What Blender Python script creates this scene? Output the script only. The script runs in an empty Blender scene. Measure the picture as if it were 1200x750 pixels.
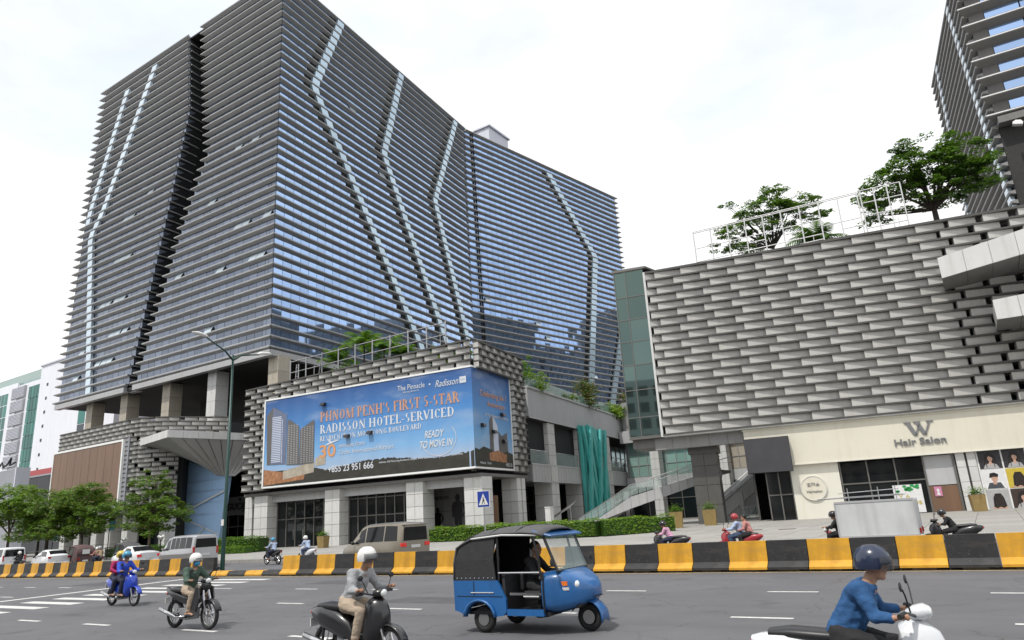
import bpy, bmesh, math, random
from mathutils import Vector, Matrix, noise as mnoise
random.seed(11)
R = math.radians
C = bpy.context.scene.collection
SC = bpy.context.scene

# ------------------------------------------------------------------ camera, world, sun, exposure
cam_d = bpy.data.cameras.new('camera'); cam = bpy.data.objects.new('camera', cam_d); C.objects.link(cam)
cam_d.sensor_width = 36.0; cam_d.lens = 820.0 / 1200.0 * 36.0
cam_d.clip_start = 0.1; cam_d.clip_end = 4000
PITCH, ROLL, YAW = R(15.67), R(3.45), R(32.8)
fw = Vector((-math.sin(YAW) * math.cos(PITCH), math.cos(YAW) * math.cos(PITCH), math.sin(PITCH)))
rt = Vector((math.cos(YAW), math.sin(YAW), 0)); up = rt.cross(fw)
r2 = rt * math.cos(ROLL) - up * math.sin(ROLL); u2 = up * math.cos(ROLL) + rt * math.sin(ROLL)
m = Matrix((r2, u2, -fw)).transposed().to_4x4(); m.translation = Vector((0, 0, 1.9))
cam.matrix_world = m
SC.camera = cam

SUN_EL, SUN_AZ = 60.0, 188.0            # azimuth clockwise from +Y (188 = behind the camera, a little left)
W = bpy.data.worlds.new('World'); SC.world = W; W.use_nodes = True
nt = W.node_tree; nt.nodes.clear()
def N(t, **k):
    n = nt.nodes.new(t)
    for a, b in k.items(): setattr(n, a, b)
    return n
wo = N('ShaderNodeOutputWorld'); bg1 = N('ShaderNodeBackground'); bg2 = N('ShaderNodeBackground'); mx = N('ShaderNodeMixShader')
sky = N('ShaderNodeTexSky', sky_type='NISHITA'); sky.sun_disc = False
sky.sun_elevation = R(SUN_EL); sky.sun_rotation = R(SUN_AZ); sky.air_density = 1.0; sky.dust_density = 1.5
tc = N('ShaderNodeTexCoord'); mp = N('ShaderNodeMapping'); mp.inputs['Scale'].default_value = (1.2, 1.2, 2.6)
nz = N('ShaderNodeTexNoise'); nz.inputs['Scale'].default_value = 2.2; nz.inputs['Detail'].default_value = 7; nz.inputs['Roughness'].default_value = .55
cr = N('ShaderNodeValToRGB'); cr.color_ramp.elements[0].position = .33; cr.color_ramp.elements[1].position = .52
cr.color_ramp.elements[0].color = (.86, .86, .86, 1); cr.color_ramp.elements[1].color = (1, 1, 1, 1)
nz2 = N('ShaderNodeTexNoise'); nz2.inputs['Scale'].default_value = 1.6; nz2.inputs['Detail'].default_value = 6
cr2 = N('ShaderNodeValToRGB'); cr2.color_ramp.elements[0].position = .34; cr2.color_ramp.elements[1].position = .55
cr2.color_ramp.elements[0].color = (.77, .83, .92, 1); cr2.color_ramp.elements[1].color = (1.0, 1.0, 1.0, 1)
L = nt.links.new
L(tc.outputs['Generated'], mp.inputs['Vector']); L(mp.outputs['Vector'], nz.inputs['Vector']); L(mp.outputs['Vector'], nz2.inputs['Vector'])
L(nz.outputs['Fac'], cr.inputs['Fac']); L(nz2.outputs['Fac'], cr2.inputs['Fac']); L(cr2.outputs['Color'], bg2.inputs['Color'])
L(sky.outputs['Color'], bg1.inputs['Color']); L(cr.outputs['Color'], mx.inputs['Fac'])
L(bg1.outputs[0], mx.inputs[1]); L(bg2.outputs[0], mx.inputs[2]); L(mx.outputs[0], wo.inputs['Surface'])
bg1.inputs['Strength'].default_value = .13; bg2.inputs['Strength'].default_value = 1.19

sd = bpy.data.lights.new('sun', 'SUN'); sd.energy = 2.9; sd.angle = R(0.6); sd.color = (1, .96, .9)
sun = bpy.data.objects.new('sun', sd); C.objects.link(sun)
a_, e_ = R(SUN_AZ), R(SUN_EL)
sv = Vector((math.sin(a_) * math.cos(e_), math.cos(a_) * math.cos(e_), math.sin(e_)))
sun.rotation_euler = sv.to_track_quat('Z', 'Y').to_euler(); sun.location = (0, -20, 60)
SC.view_settings.view_transform = 'Standard'; SC.view_settings.look = 'None'
SC.view_settings.exposure = 0.0; SC.view_settings.gamma = 1.0
SC.cycles.max_bounces = 6; SC.cycles.transparent_max_bounces = 6
SC.cycles.diffuse_bounces = 3; SC.cycles.glossy_bounces = 4; SC.cycles.transmission_bounces = 4
SC.cycles.caustics_reflective = False; SC.cycles.caustics_refractive = False

# ------------------------------------------------------------------ materials
MATS = {}
def mat(name, col, rough=.6, metal=0.0, var=0.0, vscale=3.0, bump=0.0, bscale=20.0, spec=.5, island=0.0, grime=0.0, coat=0.0, trans=0.0, emit=None, alpha=1.0, stretch=(1, 1, 1)):
    """procedural principled material: base colour with cloudy variation, per-piece variation, fine bump"""
    mt = bpy.data.materials.new(name); mt.use_nodes = True; t = mt.node_tree; b = t.nodes['Principled BSDF']
    b.inputs['Roughness'].default_value = rough; b.inputs['Metallic'].default_value = metal
    b.inputs['Specular IOR Level'].default_value = spec
    if coat: b.inputs['Coat Weight'].default_value = coat; b.inputs['Coat Roughness'].default_value = .05
    if trans: b.inputs['Transmission Weight'].default_value = trans
    if alpha < 1: b.inputs['Alpha'].default_value = alpha
    if emit: b.inputs['Emission Color'].default_value = (*emit[0], 1); b.inputs['Emission Strength'].default_value = emit[1]
    b.inputs['Base Color'].default_value = (*col, 1)
    tcn = t.nodes.new('ShaderNodeTexCoord'); mpn = t.nodes.new('ShaderNodeMapping'); mpn.inputs['Scale'].default_value = stretch
    t.links.new(tcn.outputs['Object'], mpn.inputs['Vector'])
    out = None
    if var > 0:
        n = t.nodes.new('ShaderNodeTexNoise'); n.inputs['Scale'].default_value = vscale; n.inputs['Detail'].default_value = 6; n.inputs['Roughness'].default_value = .62
        t.links.new(mpn.outputs['Vector'], n.inputs['Vector'])
        r = t.nodes.new('ShaderNodeValToRGB'); r.color_ramp.elements[0].position = .28; r.color_ramp.elements[1].position = .72
        lo = [max(0, c * (1 - var)) for c in col]; hi = [min(1, c * (1 + var)) for c in col]
        r.color_ramp.elements[0].color = (*lo, 1); r.color_ramp.elements[1].color = (*hi, 1)
        t.links.new(n.outputs['Fac'], r.inputs['Fac']); out = r.outputs['Color']
    if island > 0:
        g = t.nodes.new('ShaderNodeNewGeometry'); oi = t.nodes.new('ShaderNodeObjectInfo')
        ad = t.nodes.new('ShaderNodeMath'); ad.operation = 'ADD'; fr = t.nodes.new('ShaderNodeMath'); fr.operation = 'FRACT'
        t.links.new(g.outputs['Random Per Island'], ad.inputs[0]); t.links.new(oi.outputs['Random'], ad.inputs[1]); t.links.new(ad.outputs[0], fr.inputs[0])
        mr = t.nodes.new('ShaderNodeMapRange'); mr.inputs['To Min'].default_value = 1 - island; mr.inputs['To Max'].default_value = 1 + island
        t.links.new(fr.outputs[0], mr.inputs['Value'])
        mm = t.nodes.new('ShaderNodeMix'); mm.data_type = 'RGBA'; mm.blend_type = 'MULTIPLY'; mm.inputs[0].default_value = 1
        if out: t.links.new(out, mm.inputs[6])
        else: mm.inputs[6].default_value = (*col, 1)
        t.links.new(mr.outputs[0], mm.inputs[7]); out = mm.outputs[2]
    if grime > 0:   # vertical weather streaks and dust patches with shapes of their own
        w = t.nodes.new('ShaderNodeTexNoise'); w.inputs['Scale'].default_value = 1.0; w.inputs['Detail'].default_value = 5
        mp2 = t.nodes.new('ShaderNodeMapping'); mp2.inputs['Scale'].default_value = (2.2, 2.2, .22)
        t.links.new(tcn.outputs['Object'], mp2.inputs['Vector']); t.links.new(mp2.outputs['Vector'], w.inputs['Vector'])
        r2_ = t.nodes.new('ShaderNodeValToRGB'); r2_.color_ramp.elements[0].position = .48; r2_.color_ramp.elements[1].position = .75
        r2_.color_ramp.elements[0].color = (1, 1, 1, 1); k = 1 - grime; r2_.color_ramp.elements[1].color = (k, k * .98, k * .95, 1)
        t.links.new(w.outputs['Fac'], r2_.inputs['Fac'])
        mm = t.nodes.new('ShaderNodeMix'); mm.data_type = 'RGBA'; mm.blend_type = 'MULTIPLY'; mm.inputs[0].default_value = 1
        if out: t.links.new(out, mm.inputs[6])
        else: mm.inputs[6].default_value = (*col, 1)
        t.links.new(r2_.outputs['Color'], mm.inputs[7]); out = mm.outputs[2]
    if out: t.links.new(out, b.inputs['Base Color'])
    if bump > 0:
        n = t.nodes.new('ShaderNodeTexNoise'); n.inputs['Scale'].default_value = bscale; n.inputs['Detail'].default_value = 4
        t.links.new(mpn.outputs['Vector'], n.inputs['Vector'])
        bp = t.nodes.new('ShaderNodeBump'); bp.inputs['Strength'].default_value = bump; bp.inputs['Distance'].default_value = .02
        t.links.new(n.outputs['Fac'], bp.inputs['Height']); t.links.new(bp.outputs['Normal'], b.inputs['Normal'])
    MATS[name] = mt
    return mt
M = MATS
mat('asphalt', (.122, .123, .132), .85, var=.14, vscale=.35, bump=.35, bscale=60, grime=0)
mat('ground_soil', (.16, .15, .13), .95, var=.2, vscale=.3)
mat('paint_white', (.62, .62, .60), .6, var=.25, vscale=9)
mat('paint_edge', (.60, .48, .28), .7, var=.3, vscale=6)
mat('pave', (.33, .32, .30), .8, var=.12, vscale=1.2, island=.07, bump=.15, bscale=40)
mat('pave_joint', (.17, .16, .15), .9, var=.2)
mat('kerb', (.34, .33, .31), .8, var=.15, vscale=3)
mat('barrier_yellow', (.66, .34, .022), .55, var=.12, vscale=5, grime=.28)
mat('barrier_black', (.022, .022, .024), .55, var=.3, vscale=5, grime=.2)
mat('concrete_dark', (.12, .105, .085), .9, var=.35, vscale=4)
mat('fin_metal', (.40, .405, .41), .45, .1, var=.06, vscale=.6, grime=.1)
mat('fin_metal_warm', (.26, .255, .25), .45, .1, var=.06, vscale=.6, grime=.1)
mat('glass_blue', (.38, .53, .80), .03, .92, island=.12)
mat('glass_dull_sky', (.19, .22, .28), .05, .85, island=.18)  # facade glass again, with the reflection of a duller sky put into its tint
mat('recess_glass', (.15, .18, .23), .15, .0, island=.35)
mat('glass_dark', (.035, .05, .06), .04, .35, island=.3)
mat('glass_teal', (.10, .20, .185), .04, .75, island=.2)
mat('glass_teal_bright', (.34, .52, .47), .12, .35, island=.15)
mat('glass_green', (.115, .165, .15), .03, .85, island=.15)
mat('glass_shop', (.012, .014, .015), .05, .0, island=.25, spec=.35)
mat('strip_panel', (.52, .66, .76), .14, .45, island=.06)
mat('strip_panel_pale', (.60, .70, .78), .15, .4, island=.06)
mat('void_dark', (.012, .013, .015), .8)
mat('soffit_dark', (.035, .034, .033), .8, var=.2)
mat('soffit_grey', (.17, .165, .16), .6, var=.08, vscale=.5, grime=.12)
mat('stone_white', (.62, .62, .605), .55, var=.06, vscale=2, island=.06, grime=.12)
mat('stone_beige', (.42, .38, .31), .6, var=.08, vscale=2, island=.07, grime=.15)
mat('stone_grey', (.27, .27, .27), .5, var=.07, vscale=2, island=.07, grime=.12)
mat('stone_dark', (.095, .092, .086), .35, var=.12, vscale=2, island=.12)
mat('joint_dark', (.05, .05, .05), .8)
mat('clad_panel', (.50, .49, .465), .5, var=.05, vscale=.8, island=.06, grime=.1)
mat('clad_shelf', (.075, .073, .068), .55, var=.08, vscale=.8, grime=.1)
mat('clad_white', (.62, .62, .61), .5, var=.04, vscale=.8, island=.05, grime=.12)
mat('wall_grey', (.45, .455, .465), .6, var=.05, vscale=.3, grime=.1)
mat('wall_panel', (.49, .495, .50), .5, var=.05, vscale=.5, island=.05, grime=.1)
mat('cream', (.70, .67, .56), .6, var=.03, vscale=.7, grime=.06)
mat('cream_light', (.74, .72, .63), .6, var=.03, vscale=.7, grime=.05)
mat('screen_grey', (.055, .055, .06), .4, var=.15, vscale=1)
mat('screen_brown', (.185, .108, .066), .45, var=.12, vscale=.5, bump=.1, bscale=30, stretch=(2.2, 1, .3))
mat('frame_white', (.82, .82, .81), .4, var=.04)
mat('mullion', (.16, .155, .145), .4, .3)
mat('mullion_light', (.40, .40, .39), .4, .4)
mat('pier_blue', (.34, .53, .80), .5, var=.04, vscale=.6, grime=.08)
mat('line_pale', (.55, .58, .6), .5)
mat('soffit_panel', (.34, .335, .33), .5, var=.05, vscale=.6, island=.07)
mat('teal_paint', (.085, .47, .44), .4, var=.12, vscale=2, grime=.15)
mat('rail_steel', (.55, .55, .55), .25, .8)
mat('glass_rail', (.55, .66, .64), .04, 0, alpha=.28)
mat('glass_rail_green', (.20, .34, .29), .05, 0, alpha=.55)
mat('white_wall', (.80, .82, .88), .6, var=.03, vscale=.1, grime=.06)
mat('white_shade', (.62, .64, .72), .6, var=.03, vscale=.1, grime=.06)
mat('green_glass', (.02, .15, .12), .06, .5, island=.35)
mat('vent_grey', (.42, .42, .43), .7)
mat('dark_grey', (.05, .052, .058), .6, var=.1, vscale=.6, island=.1)
mat('mid_grey', (.30, .31, .34), .6, var=.05, vscale=.5)
mat('red_roof', (.42, .09, .09), .6)
mat('lamp_green', (.012, .05, .042), .4, .2, var=.15, vscale=4)
mat('steel', (.42, .42, .43), .35, .7)
mat('trellis_white', (.66, .66, .66), .4, .2, var=.1, vscale=4)
mat('bark', (.075, .055, .04), .9, var=.35, vscale=6, bump=.4, bscale=14)
mat('bark_dark', (.04, .03, .024), .9, var=.35, vscale=6, bump=.4, bscale=14)
def leafmat(n, col, isl=.45):
    mt = mat(n, col, .5, var=.25, vscale=.5, island=isl, spec=.35)
    b = mt.node_tree.nodes['Principled BSDF']; t = mt.node_tree
    ou = t.nodes['Material Output']; tr = t.nodes.new('ShaderNodeBsdfTranslucent'); mxs = t.nodes.new('ShaderNodeMixShader')
    tr.inputs['Color'].default_value = (col[0] * 1.6, col[1] * 1.5, col[2] * .8, 1); mxs.inputs[0].default_value = .36
    t.links.new(b.outputs[0], mxs.inputs[1]); t.links.new(tr.outputs[0], mxs.inputs[2]); t.links.new(mxs.outputs[0], ou.inputs['Surface'])
leafmat('leaf_green', (.11, .215, .025))
leafmat('leaf_dark', (.05, .115, .018))
leafmat('leaf_lime', (.20, .30, .03))
leafmat('leaf_hedge', (.13, .25, .022))
leafmat('leaf_olive', (.14, .17, .035))
leafmat('leaf_rust', (.14, .075, .035))
mat('planter_gold', (.30, .215, .085), .45, .2, var=.1, vscale=3, grime=.15)
mat('car_white', (.72, .73, .74), .25, coat=.6, var=.02)
mat('car_silver', (.46, .47, .48), .3, .5, coat=.5)
mat('car_silver_dark', (.26, .255, .245), .35, .5, coat=.4)
mat('car_gold', (.27, .24, .19), .3, .45, coat=.5)
mat('car_pale', (.50, .47, .42), .35, .3, coat=.4)
mat('car_glass', (.006, .007, .008), .06, 0, spec=.3)
mat('tail_red', (.65, .015, .012), .25, coat=.5, emit=((1, .02, .01), .12))
mat('tail_dim', (.45, .02, .015), .25, coat=.5)
mat('rubber', (.018, .018, .018), .8, var=.2, vscale=8)
mat('rim', (.38, .38, .38), .3, .8)
mat('chrome', (.65, .65, .66), .15, .95)
mat('black_plastic', (.018, .018, .02), .4, var=.1)
mat('black_canvas', (.03, .03, .032), .75, var=.2, vscale=5, bump=.3, bscale=30)
mat('grey_canvas', (.085, .085, .088), .7, var=.15, vscale=4)
mat('maroon_canvas', (.105, .062, .06), .75, var=.15, vscale=4)
mat('tuk_blue', (.018, .12, .34), .34, coat=.5, var=.14, vscale=2.2, grime=.35, bump=.06, bscale=5)
mat('scooter_blue', (.012, .05, .42), .28, coat=.6)
mat('scooter_black', (.016, .016, .018), .3, coat=.5)
mat('scooter_white', (.70, .72, .74), .28, coat=.6)
mat('scooter_grey', (.22, .23, .24), .3, coat=.5)
mat('scooter_red', (.34, .02, .03), .3, coat=.5)
mat('headlight', (.8, .82, .8), .1, coat=.8)
mat('orange_lens', (.85, .20, .02), .25, coat=.6)
mat('plate_white', (.68, .68, .66), .5)
mat('box_white', (.60, .62, .62), .45, var=.06, vscale=2, grime=.25)
mat('skin', (.40, .22, .14), .55, var=.06)
mat('hair', (.012, .010, .009), .5)
mat('eye', (.02, .015, .012), .2)
for n_, c_ in dict(cloth_white=(.62, .63, .66), cloth_paleblue=(.36, .44, .60), cloth_blue=(.02, .085, .22), cloth_navy=(.02, .025, .05), cloth_green=(.06, .10, .075),
                   cloth_black=(.015, .015, .017), cloth_magenta=(.36, .02, .10), cloth_beige=(.40, .32, .24), cloth_pink=(.50, .22, .20), cloth_royal=(.03, .08, .50),
                   cloth_tan=(.36, .26, .17), cloth_denim=(.05, .075, .14), cloth_rose=(.55, .30, .42), cloth_red=(.38, .03, .035), cloth_grey=(.34, .35, .36)).items():
    mat(n_, c_, .85, var=.16, vscale=7, bump=.85, bscale=9, stretch=(1, 1, 1.8))
for n_, c_ in dict(helmet_white=(.72, .72, .70), helmet_blue=(.03, .24, .42), helmet_navy=(.015, .025, .06), helmet_black=(.015, .015, .017), helmet_red=(.35, .03, .04), helmet_grey=(.35, .36, .37), helmet_yellow=(.60, .42, .05)).items():
    mat(n_, c_, .25, coat=.6)
mat('mask_blue', (.06, .30, .52), .8)
mat('visor', (.03, .035, .04), .08, spec=.7); mat('face_shield', (.03, .04, .05), .05, spec=.7, alpha=.5)

def wear(mname, chips=None, streak=None, cracks=0.0):
    """extra procedural wear on a material: paint chips, long tyre streaks, hairline cracks"""
    mt = MATS[mname]; t = mt.node_tree; b = t.nodes['Principled BSDF']; src = b.inputs['Base Color'].links[0].from_socket
    tcn = t.nodes.new('ShaderNodeTexCoord')
    def blend(fac, colr, mode='MIX'):
        nonlocal src
        mm = t.nodes.new('ShaderNodeMix'); mm.data_type = 'RGBA'; mm.blend_type = mode; t.links.new(fac, mm.inputs[0]); t.links.new(src, mm.inputs[6]); mm.inputs[7].default_value = (*colr, 1); src = mm.outputs[2]
    def ramp(sock, p0, p1, v=1.0):
        r = t.nodes.new('ShaderNodeValToRGB'); r.color_ramp.elements[0].position = p0; r.color_ramp.elements[1].position = p1; r.color_ramp.elements[1].color = (v, v, v, 1); t.links.new(sock, r.inputs['Fac']); return r.outputs['Color']
    def noise(scale, st=(1, 1, 1), det=6):
        mp_ = t.nodes.new('ShaderNodeMapping'); mp_.inputs['Scale'].default_value = st; t.links.new(tcn.outputs['Object'], mp_.inputs[0]); n = t.nodes.new('ShaderNodeTexNoise'); n.inputs['Scale'].default_value = scale; n.inputs['Detail'].default_value = det; t.links.new(mp_.outputs[0], n.inputs['Vector']); return n.outputs['Fac']
    if chips: blend(ramp(noise(11, (1, 1, 1.8), 10), .665, .68, .55), chips); blend(ramp(noise(1.7, (.6, 1, 2.5), 8), .55, .8, .35), (.16, .14, .11))
    if streak:
        blend(ramp(noise(1.0, (.035, 1.3, 1), 5), .45, .75, .55), streak); blend(ramp(noise(.9, (1, 1, 1), 8), .60, .72, .45), (.045, .045, .048)); blend(ramp(noise(.22, (1, 1, 1), 5), .5, .75, .4), (.15, .148, .145))
    if cracks:
        v = t.nodes.new('ShaderNodeTexVoronoi'); v.feature = 'DISTANCE_TO_EDGE'; v.inputs['Scale'].default_value = .33; mp_ = t.nodes.new('ShaderNodeMapping'); ad = t.nodes.new('ShaderNodeVectorMath'); n = t.nodes.new('ShaderNodeTexNoise'); n.inputs['Scale'].default_value = 1.3; n.inputs['Detail'].default_value = 5
        t.links.new(tcn.outputs['Object'], n.inputs['Vector']); t.links.new(tcn.outputs['Object'], ad.inputs[0]); t.links.new(n.outputs['Color'], ad.inputs[1]); t.links.new(ad.outputs[0], v.inputs['Vector'])
        r = t.nodes.new('ShaderNodeValToRGB'); r.color_ramp.elements[0].position = .0; r.color_ramp.elements[0].color = (cracks,) * 3 + (1,); r.color_ramp.elements[1].position = .006; r.color_ramp.elements[1].color = (0, 0, 0, 1); t.links.new(v.outputs['Distance'], r.inputs['Fac']); blend(r.outputs['Color'], (.03, .03, .03))
    t.links.new(src, b.inputs['Base Color'])
wear('asphalt', streak=(.092, .092, .099), cracks=.5)
wear('barrier_yellow', chips=(.30, .27, .22)); wear('barrier_black', chips=(.13, .12, .11)); wear('paint_white', chips=(.14, .14, .145))
mat('asphalt_patch', (.085, .086, .092), .9, var=.2, vscale=2, bump=.4, bscale=50)

# ------------------------------------------------------------------ object helpers
def link(o, parent=None):
    C.objects.link(o)
    if parent is not None: o.parent = parent
    return o
def thing(name, label, cat, loc=(0, 0, 0), rz=0.0, group=None):
    o = bpy.data.objects.new(name, None); o.empty_display_size = .3; link(o)
    o.location = loc; o.rotation_euler = (0, 0, rz); o['label'] = label; o['category'] = cat
    if group: o['group'] = group
    return o
def tag(o, label, cat, group=None):
    o['label'] = label; o['category'] = cat
    if group: o['group'] = group
    return o
def mesh_obj(name, me, parent=None, loc=(0, 0, 0), rot=(0, 0, 0), m=None):
    o = bpy.data.objects.new(name, me); link(o, parent); o.location = loc; o.rotation_euler = rot
    if m is not None:
        o.material_slots[0].link = 'OBJECT'; o.material_slots[0].material = m
    return o
def dup(o, parent=None, swaps=None):
    c = o.copy(); link(c, parent if parent is not None else None)
    if parent is None: c.parent = None
    if swaps and c.type == 'MESH':
        for s in c.material_slots:
            if s.material and s.material.name in swaps:
                nm = M[swaps[s.material.name]]; s.link = 'OBJECT'; s.material = nm
    for ch in list(o.children): dup(ch, c, swaps)
    return c

class MB:
    def __init__(s): s.v = []; s.f = []; s.mi = []; s.cur = 0
    def m(s, i): s.cur = i; return s
    def add(s, vs, fs):
        b = len(s.v); s.v += [tuple(p) for p in vs]
        for f in fs: s.f.append(tuple(b + i for i in f)); s.mi.append(s.cur)
        return s
    def box(s, x0, x1, y0, y1, z0, z1):
        return s.add([(x0, y0, z0), (x1, y0, z0), (x1, y1, z0), (x0, y1, z0), (x0, y0, z1), (x1, y0, z1), (x1, y1, z1), (x0, y1, z1)],
                     [(0, 3, 2, 1), (4, 5, 6, 7), (0, 1, 5, 4), (1, 2, 6, 5), (2, 3, 7, 6), (3, 0, 4, 7)])
    def quad(s, a, b, c, d): return s.add([a, b, c, d], [(0, 1, 2, 3)])
    def hexa(s, bot, top):
        n = len(bot)
        return s.add(list(bot) + list(top), [tuple(range(n - 1, -1, -1)), tuple(range(n, 2 * n))] + [(i, (i + 1) % n, n + (i + 1) % n, n + i) for i in range(n)])
    def prism_y(s, poly, y0, y1):      # poly in (x,z)
        return s.hexa([(x, y1, z) for x, z in poly], [(x, y0, z) for x, z in poly])
    def prism_z(s, poly, z0, z1):      # poly in (x,y) ccw
        return s.hexa([(x, y, z0) for x, y in poly], [(x, y, z1) for x, y in poly])
    def prism_x(s, poly, x0, x1):      # poly in (y,z)
        return s.hexa([(x0, y, z) for y, z in poly], [(x1, y, z) for y, z in poly])
    def tube(s, p0, p1, r0, r1=None, n=8, caps=True):
        r1 = r0 if r1 is None else r1
        return s.path([p0, p1], [r0, r1], n, caps)
    def path(s, pts, rads, n=8, caps=True):
        pts = [Vector(p) for p in pts]; k = len(pts)
        if not isinstance(rads, (list, tuple)): rads = [rads] * k
        vs = []; prev = None
        for i, p in enumerate(pts):
            d = (pts[min(i + 1, k - 1)] - pts[max(i - 1, 0)])
            if d.length < 1e-9: d = Vector((0, 0, 1))
            d.normalize()
            if prev is None:
                u = d.cross(Vector((0, 0, 1)))
                if u.length < .05: u = d.cross(Vector((1, 0, 0)))
            else:
                u = prev - d * prev.dot(d)
                if u.length < 1e-6: u = d.cross(Vector((0, 0, 1)))
            u.normalize(); prev = u; w = d.cross(u)
            for j in range(n):
                a = 2 * math.pi * j / n
                vs.append(p + (u * math.cos(a) + w * math.sin(a)) * rads[i])
        fs = [(i * n + j, i * n + (j + 1) % n, (i + 1) * n + (j + 1) % n, (i + 1) * n + j) for i in range(k - 1) for j in range(n)]
        if caps: fs += [tuple(range(n - 1, -1, -1)), tuple((k - 1) * n + j for j in range(n))]
        return s.add(vs, fs)
    def loft(s, rings, caps=True):
        n = len(rings[0]); k = len(rings); vs = [p for r in rings for p in r]
        fs = [(i * n + j, i * n + (j + 1) % n, (i + 1) * n + (j + 1) % n, (i + 1) * n + j) for i in range(k - 1) for j in range(n)]
        if caps: fs += [tuple(range(n - 1, -1, -1)), tuple((k - 1) * n + j for j in range(n))]
        return s.add(vs, fs)
    def sphere(s, c, r, nu=10, nv=6):
        rx, ry, rz = r if isinstance(r, (tuple, list)) else (r, r, r); c = Vector(c)
        vs = [c + Vector((0, 0, -rz))]
        for i in range(1, nv):
            t = -math.pi / 2 + math.pi * i / nv
            for j in range(nu):
                a = 2 * math.pi * j / nu; vs.append(c + Vector((rx * math.cos(t) * math.cos(a), ry * math.cos(t) * math.sin(a), rz * math.sin(t))))
        vs.append(c + Vector((0, 0, rz))); e = len(vs) - 1
        fs = [(0, 1 + (j + 1) % nu, 1 + j) for j in range(nu)]
        for i in range(nv - 2):
            o = 1 + i * nu
            fs += [(o + j, o + (j + 1) % nu, o + nu + (j + 1) % nu, o + nu + j) for j in range(nu)]
        o = 1 + (nv - 2) * nu
        fs += [(o + j, o + (j + 1) % nu, e) for j in range(nu)]
        return s.add(vs, fs)
    def torus(s, c, R0, r, axis='y', nu=24, nv=8):
        vs = []
        for i in range(nu):
            a = 2 * math.pi * i / nu
            for j in range(nv):
                b = 2 * math.pi * j / nv; q = R0 + r * math.cos(b); h = r * math.sin(b)
                x, z = q * math.cos(a), q * math.sin(a)
                vs.append((c[0] + x, c[1] + h, c[2] + z) if axis == 'y' else (c[0] + x, c[1] + z, c[2] + h))
        return s.add(vs, [(i * nv + j, i * nv + (j + 1) % nv, ((i + 1) % nu) * nv + (j + 1) % nv, ((i + 1) % nu) * nv + j) for i in range(nu) for j in range(nv)])
    def xform(s, mt):
        s.v = [tuple(mt @ Vector(p)) for p in s.v]; return s
    def merge(s, o, mt=None):
        b = len(s.v); s.v += [tuple(mt @ Vector(p)) for p in o.v] if mt else o.v
        s.f += [tuple(b + i for i in f) for f in o.f]; s.mi += o.mi; return s
    def mesh(s, name, mats, smooth=False, angle=None):
        me = bpy.data.meshes.new(name); me.from_pydata(s.v, [], s.f)
        mats = mats if isinstance(mats, (list, tuple)) else [mats]
        for q in mats: me.materials.append(M[q] if isinstance(q, str) else q)
        if len(mats) > 1: me.polygons.foreach_set('material_index', s.mi)
        if smooth or angle: me.polygons.foreach_set('use_smooth', [True] * len(me.polygons))
        me.update()
        if angle: me.set_sharp_from_angle(angle=R(angle))
        return me
    def build(s, name, mats, parent=None, smooth=False, loc=(0, 0, 0), rot=(0, 0, 0), angle=None, bevel=0, kind=None):
        o = bpy.data.objects.new(name, s.mesh(name, mats, smooth, angle)); link(o, parent); o.location = loc; o.rotation_euler = rot
        if bevel:
            b = o.modifiers.new('bevel', 'BEVEL'); b.width = bevel; b.segments = 2; b.limit_method = 'ANGLE'
        if kind: o['kind'] = kind
        return o

def lerp(a, b, t): return a + (b - a) * t
def interp(pts, z):
    """piecewise-linear s(z) through (z, s) points"""
    pts = sorted(pts)
    if z <= pts[0][0]: (z0, s0), (z1, s1) = pts[0], pts[1]
    elif z >= pts[-1][0]: (z0, s0), (z1, s1) = pts[-2], pts[-1]
    else:
        for (z0, s0), (z1, s1) in zip(pts, pts[1:]):
            if z0 <= z <= z1: break
    return s0 + (s1 - s0) * (z - z0) / (z1 - z0)

# ---- lettering: sans from the built-in font, serif drawn from strokes
def text_mesh(body, h, m, depth=.0, spacing=1.0, bold=0.0, shear=0.0, align='LEFT'):
    cu = bpy.data.curves.new('lettering', 'FONT'); cu.body = body; cu.size = h / .73; cu.extrude = depth; cu.space_character = spacing; cu.offset = bold; cu.shear = shear
    cu.align_x = align; cu.resolution_u = 3; cu.materials.append(M[m] if isinstance(m, str) else m)
    o = bpy.data.objects.new('lettering', cu); me = bpy.data.meshes.new_from_object(o)
    bpy.data.objects.remove(o); bpy.data.curves.remove(cu)
    me.materials.clear(); me.materials.append(M[m] if isinstance(m, str) else m)
    w = max((v.co.x for v in me.vertices), default=0)
    return me, w
def text_part(name, body, h, m, parent, x, y, z, width=None, depth=.01, align='LEFT', rot=(R(90), 0, 0), **k):
    me, w = text_mesh(body, h, m, depth, align=align, **k)
    o = mesh_obj(name, me, parent, (x, y, z), rot)
    if width and w > 0 and align == 'LEFT': o.scale = (width / w, 1, 1)
    return o
TK, TN = .19, .08
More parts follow.
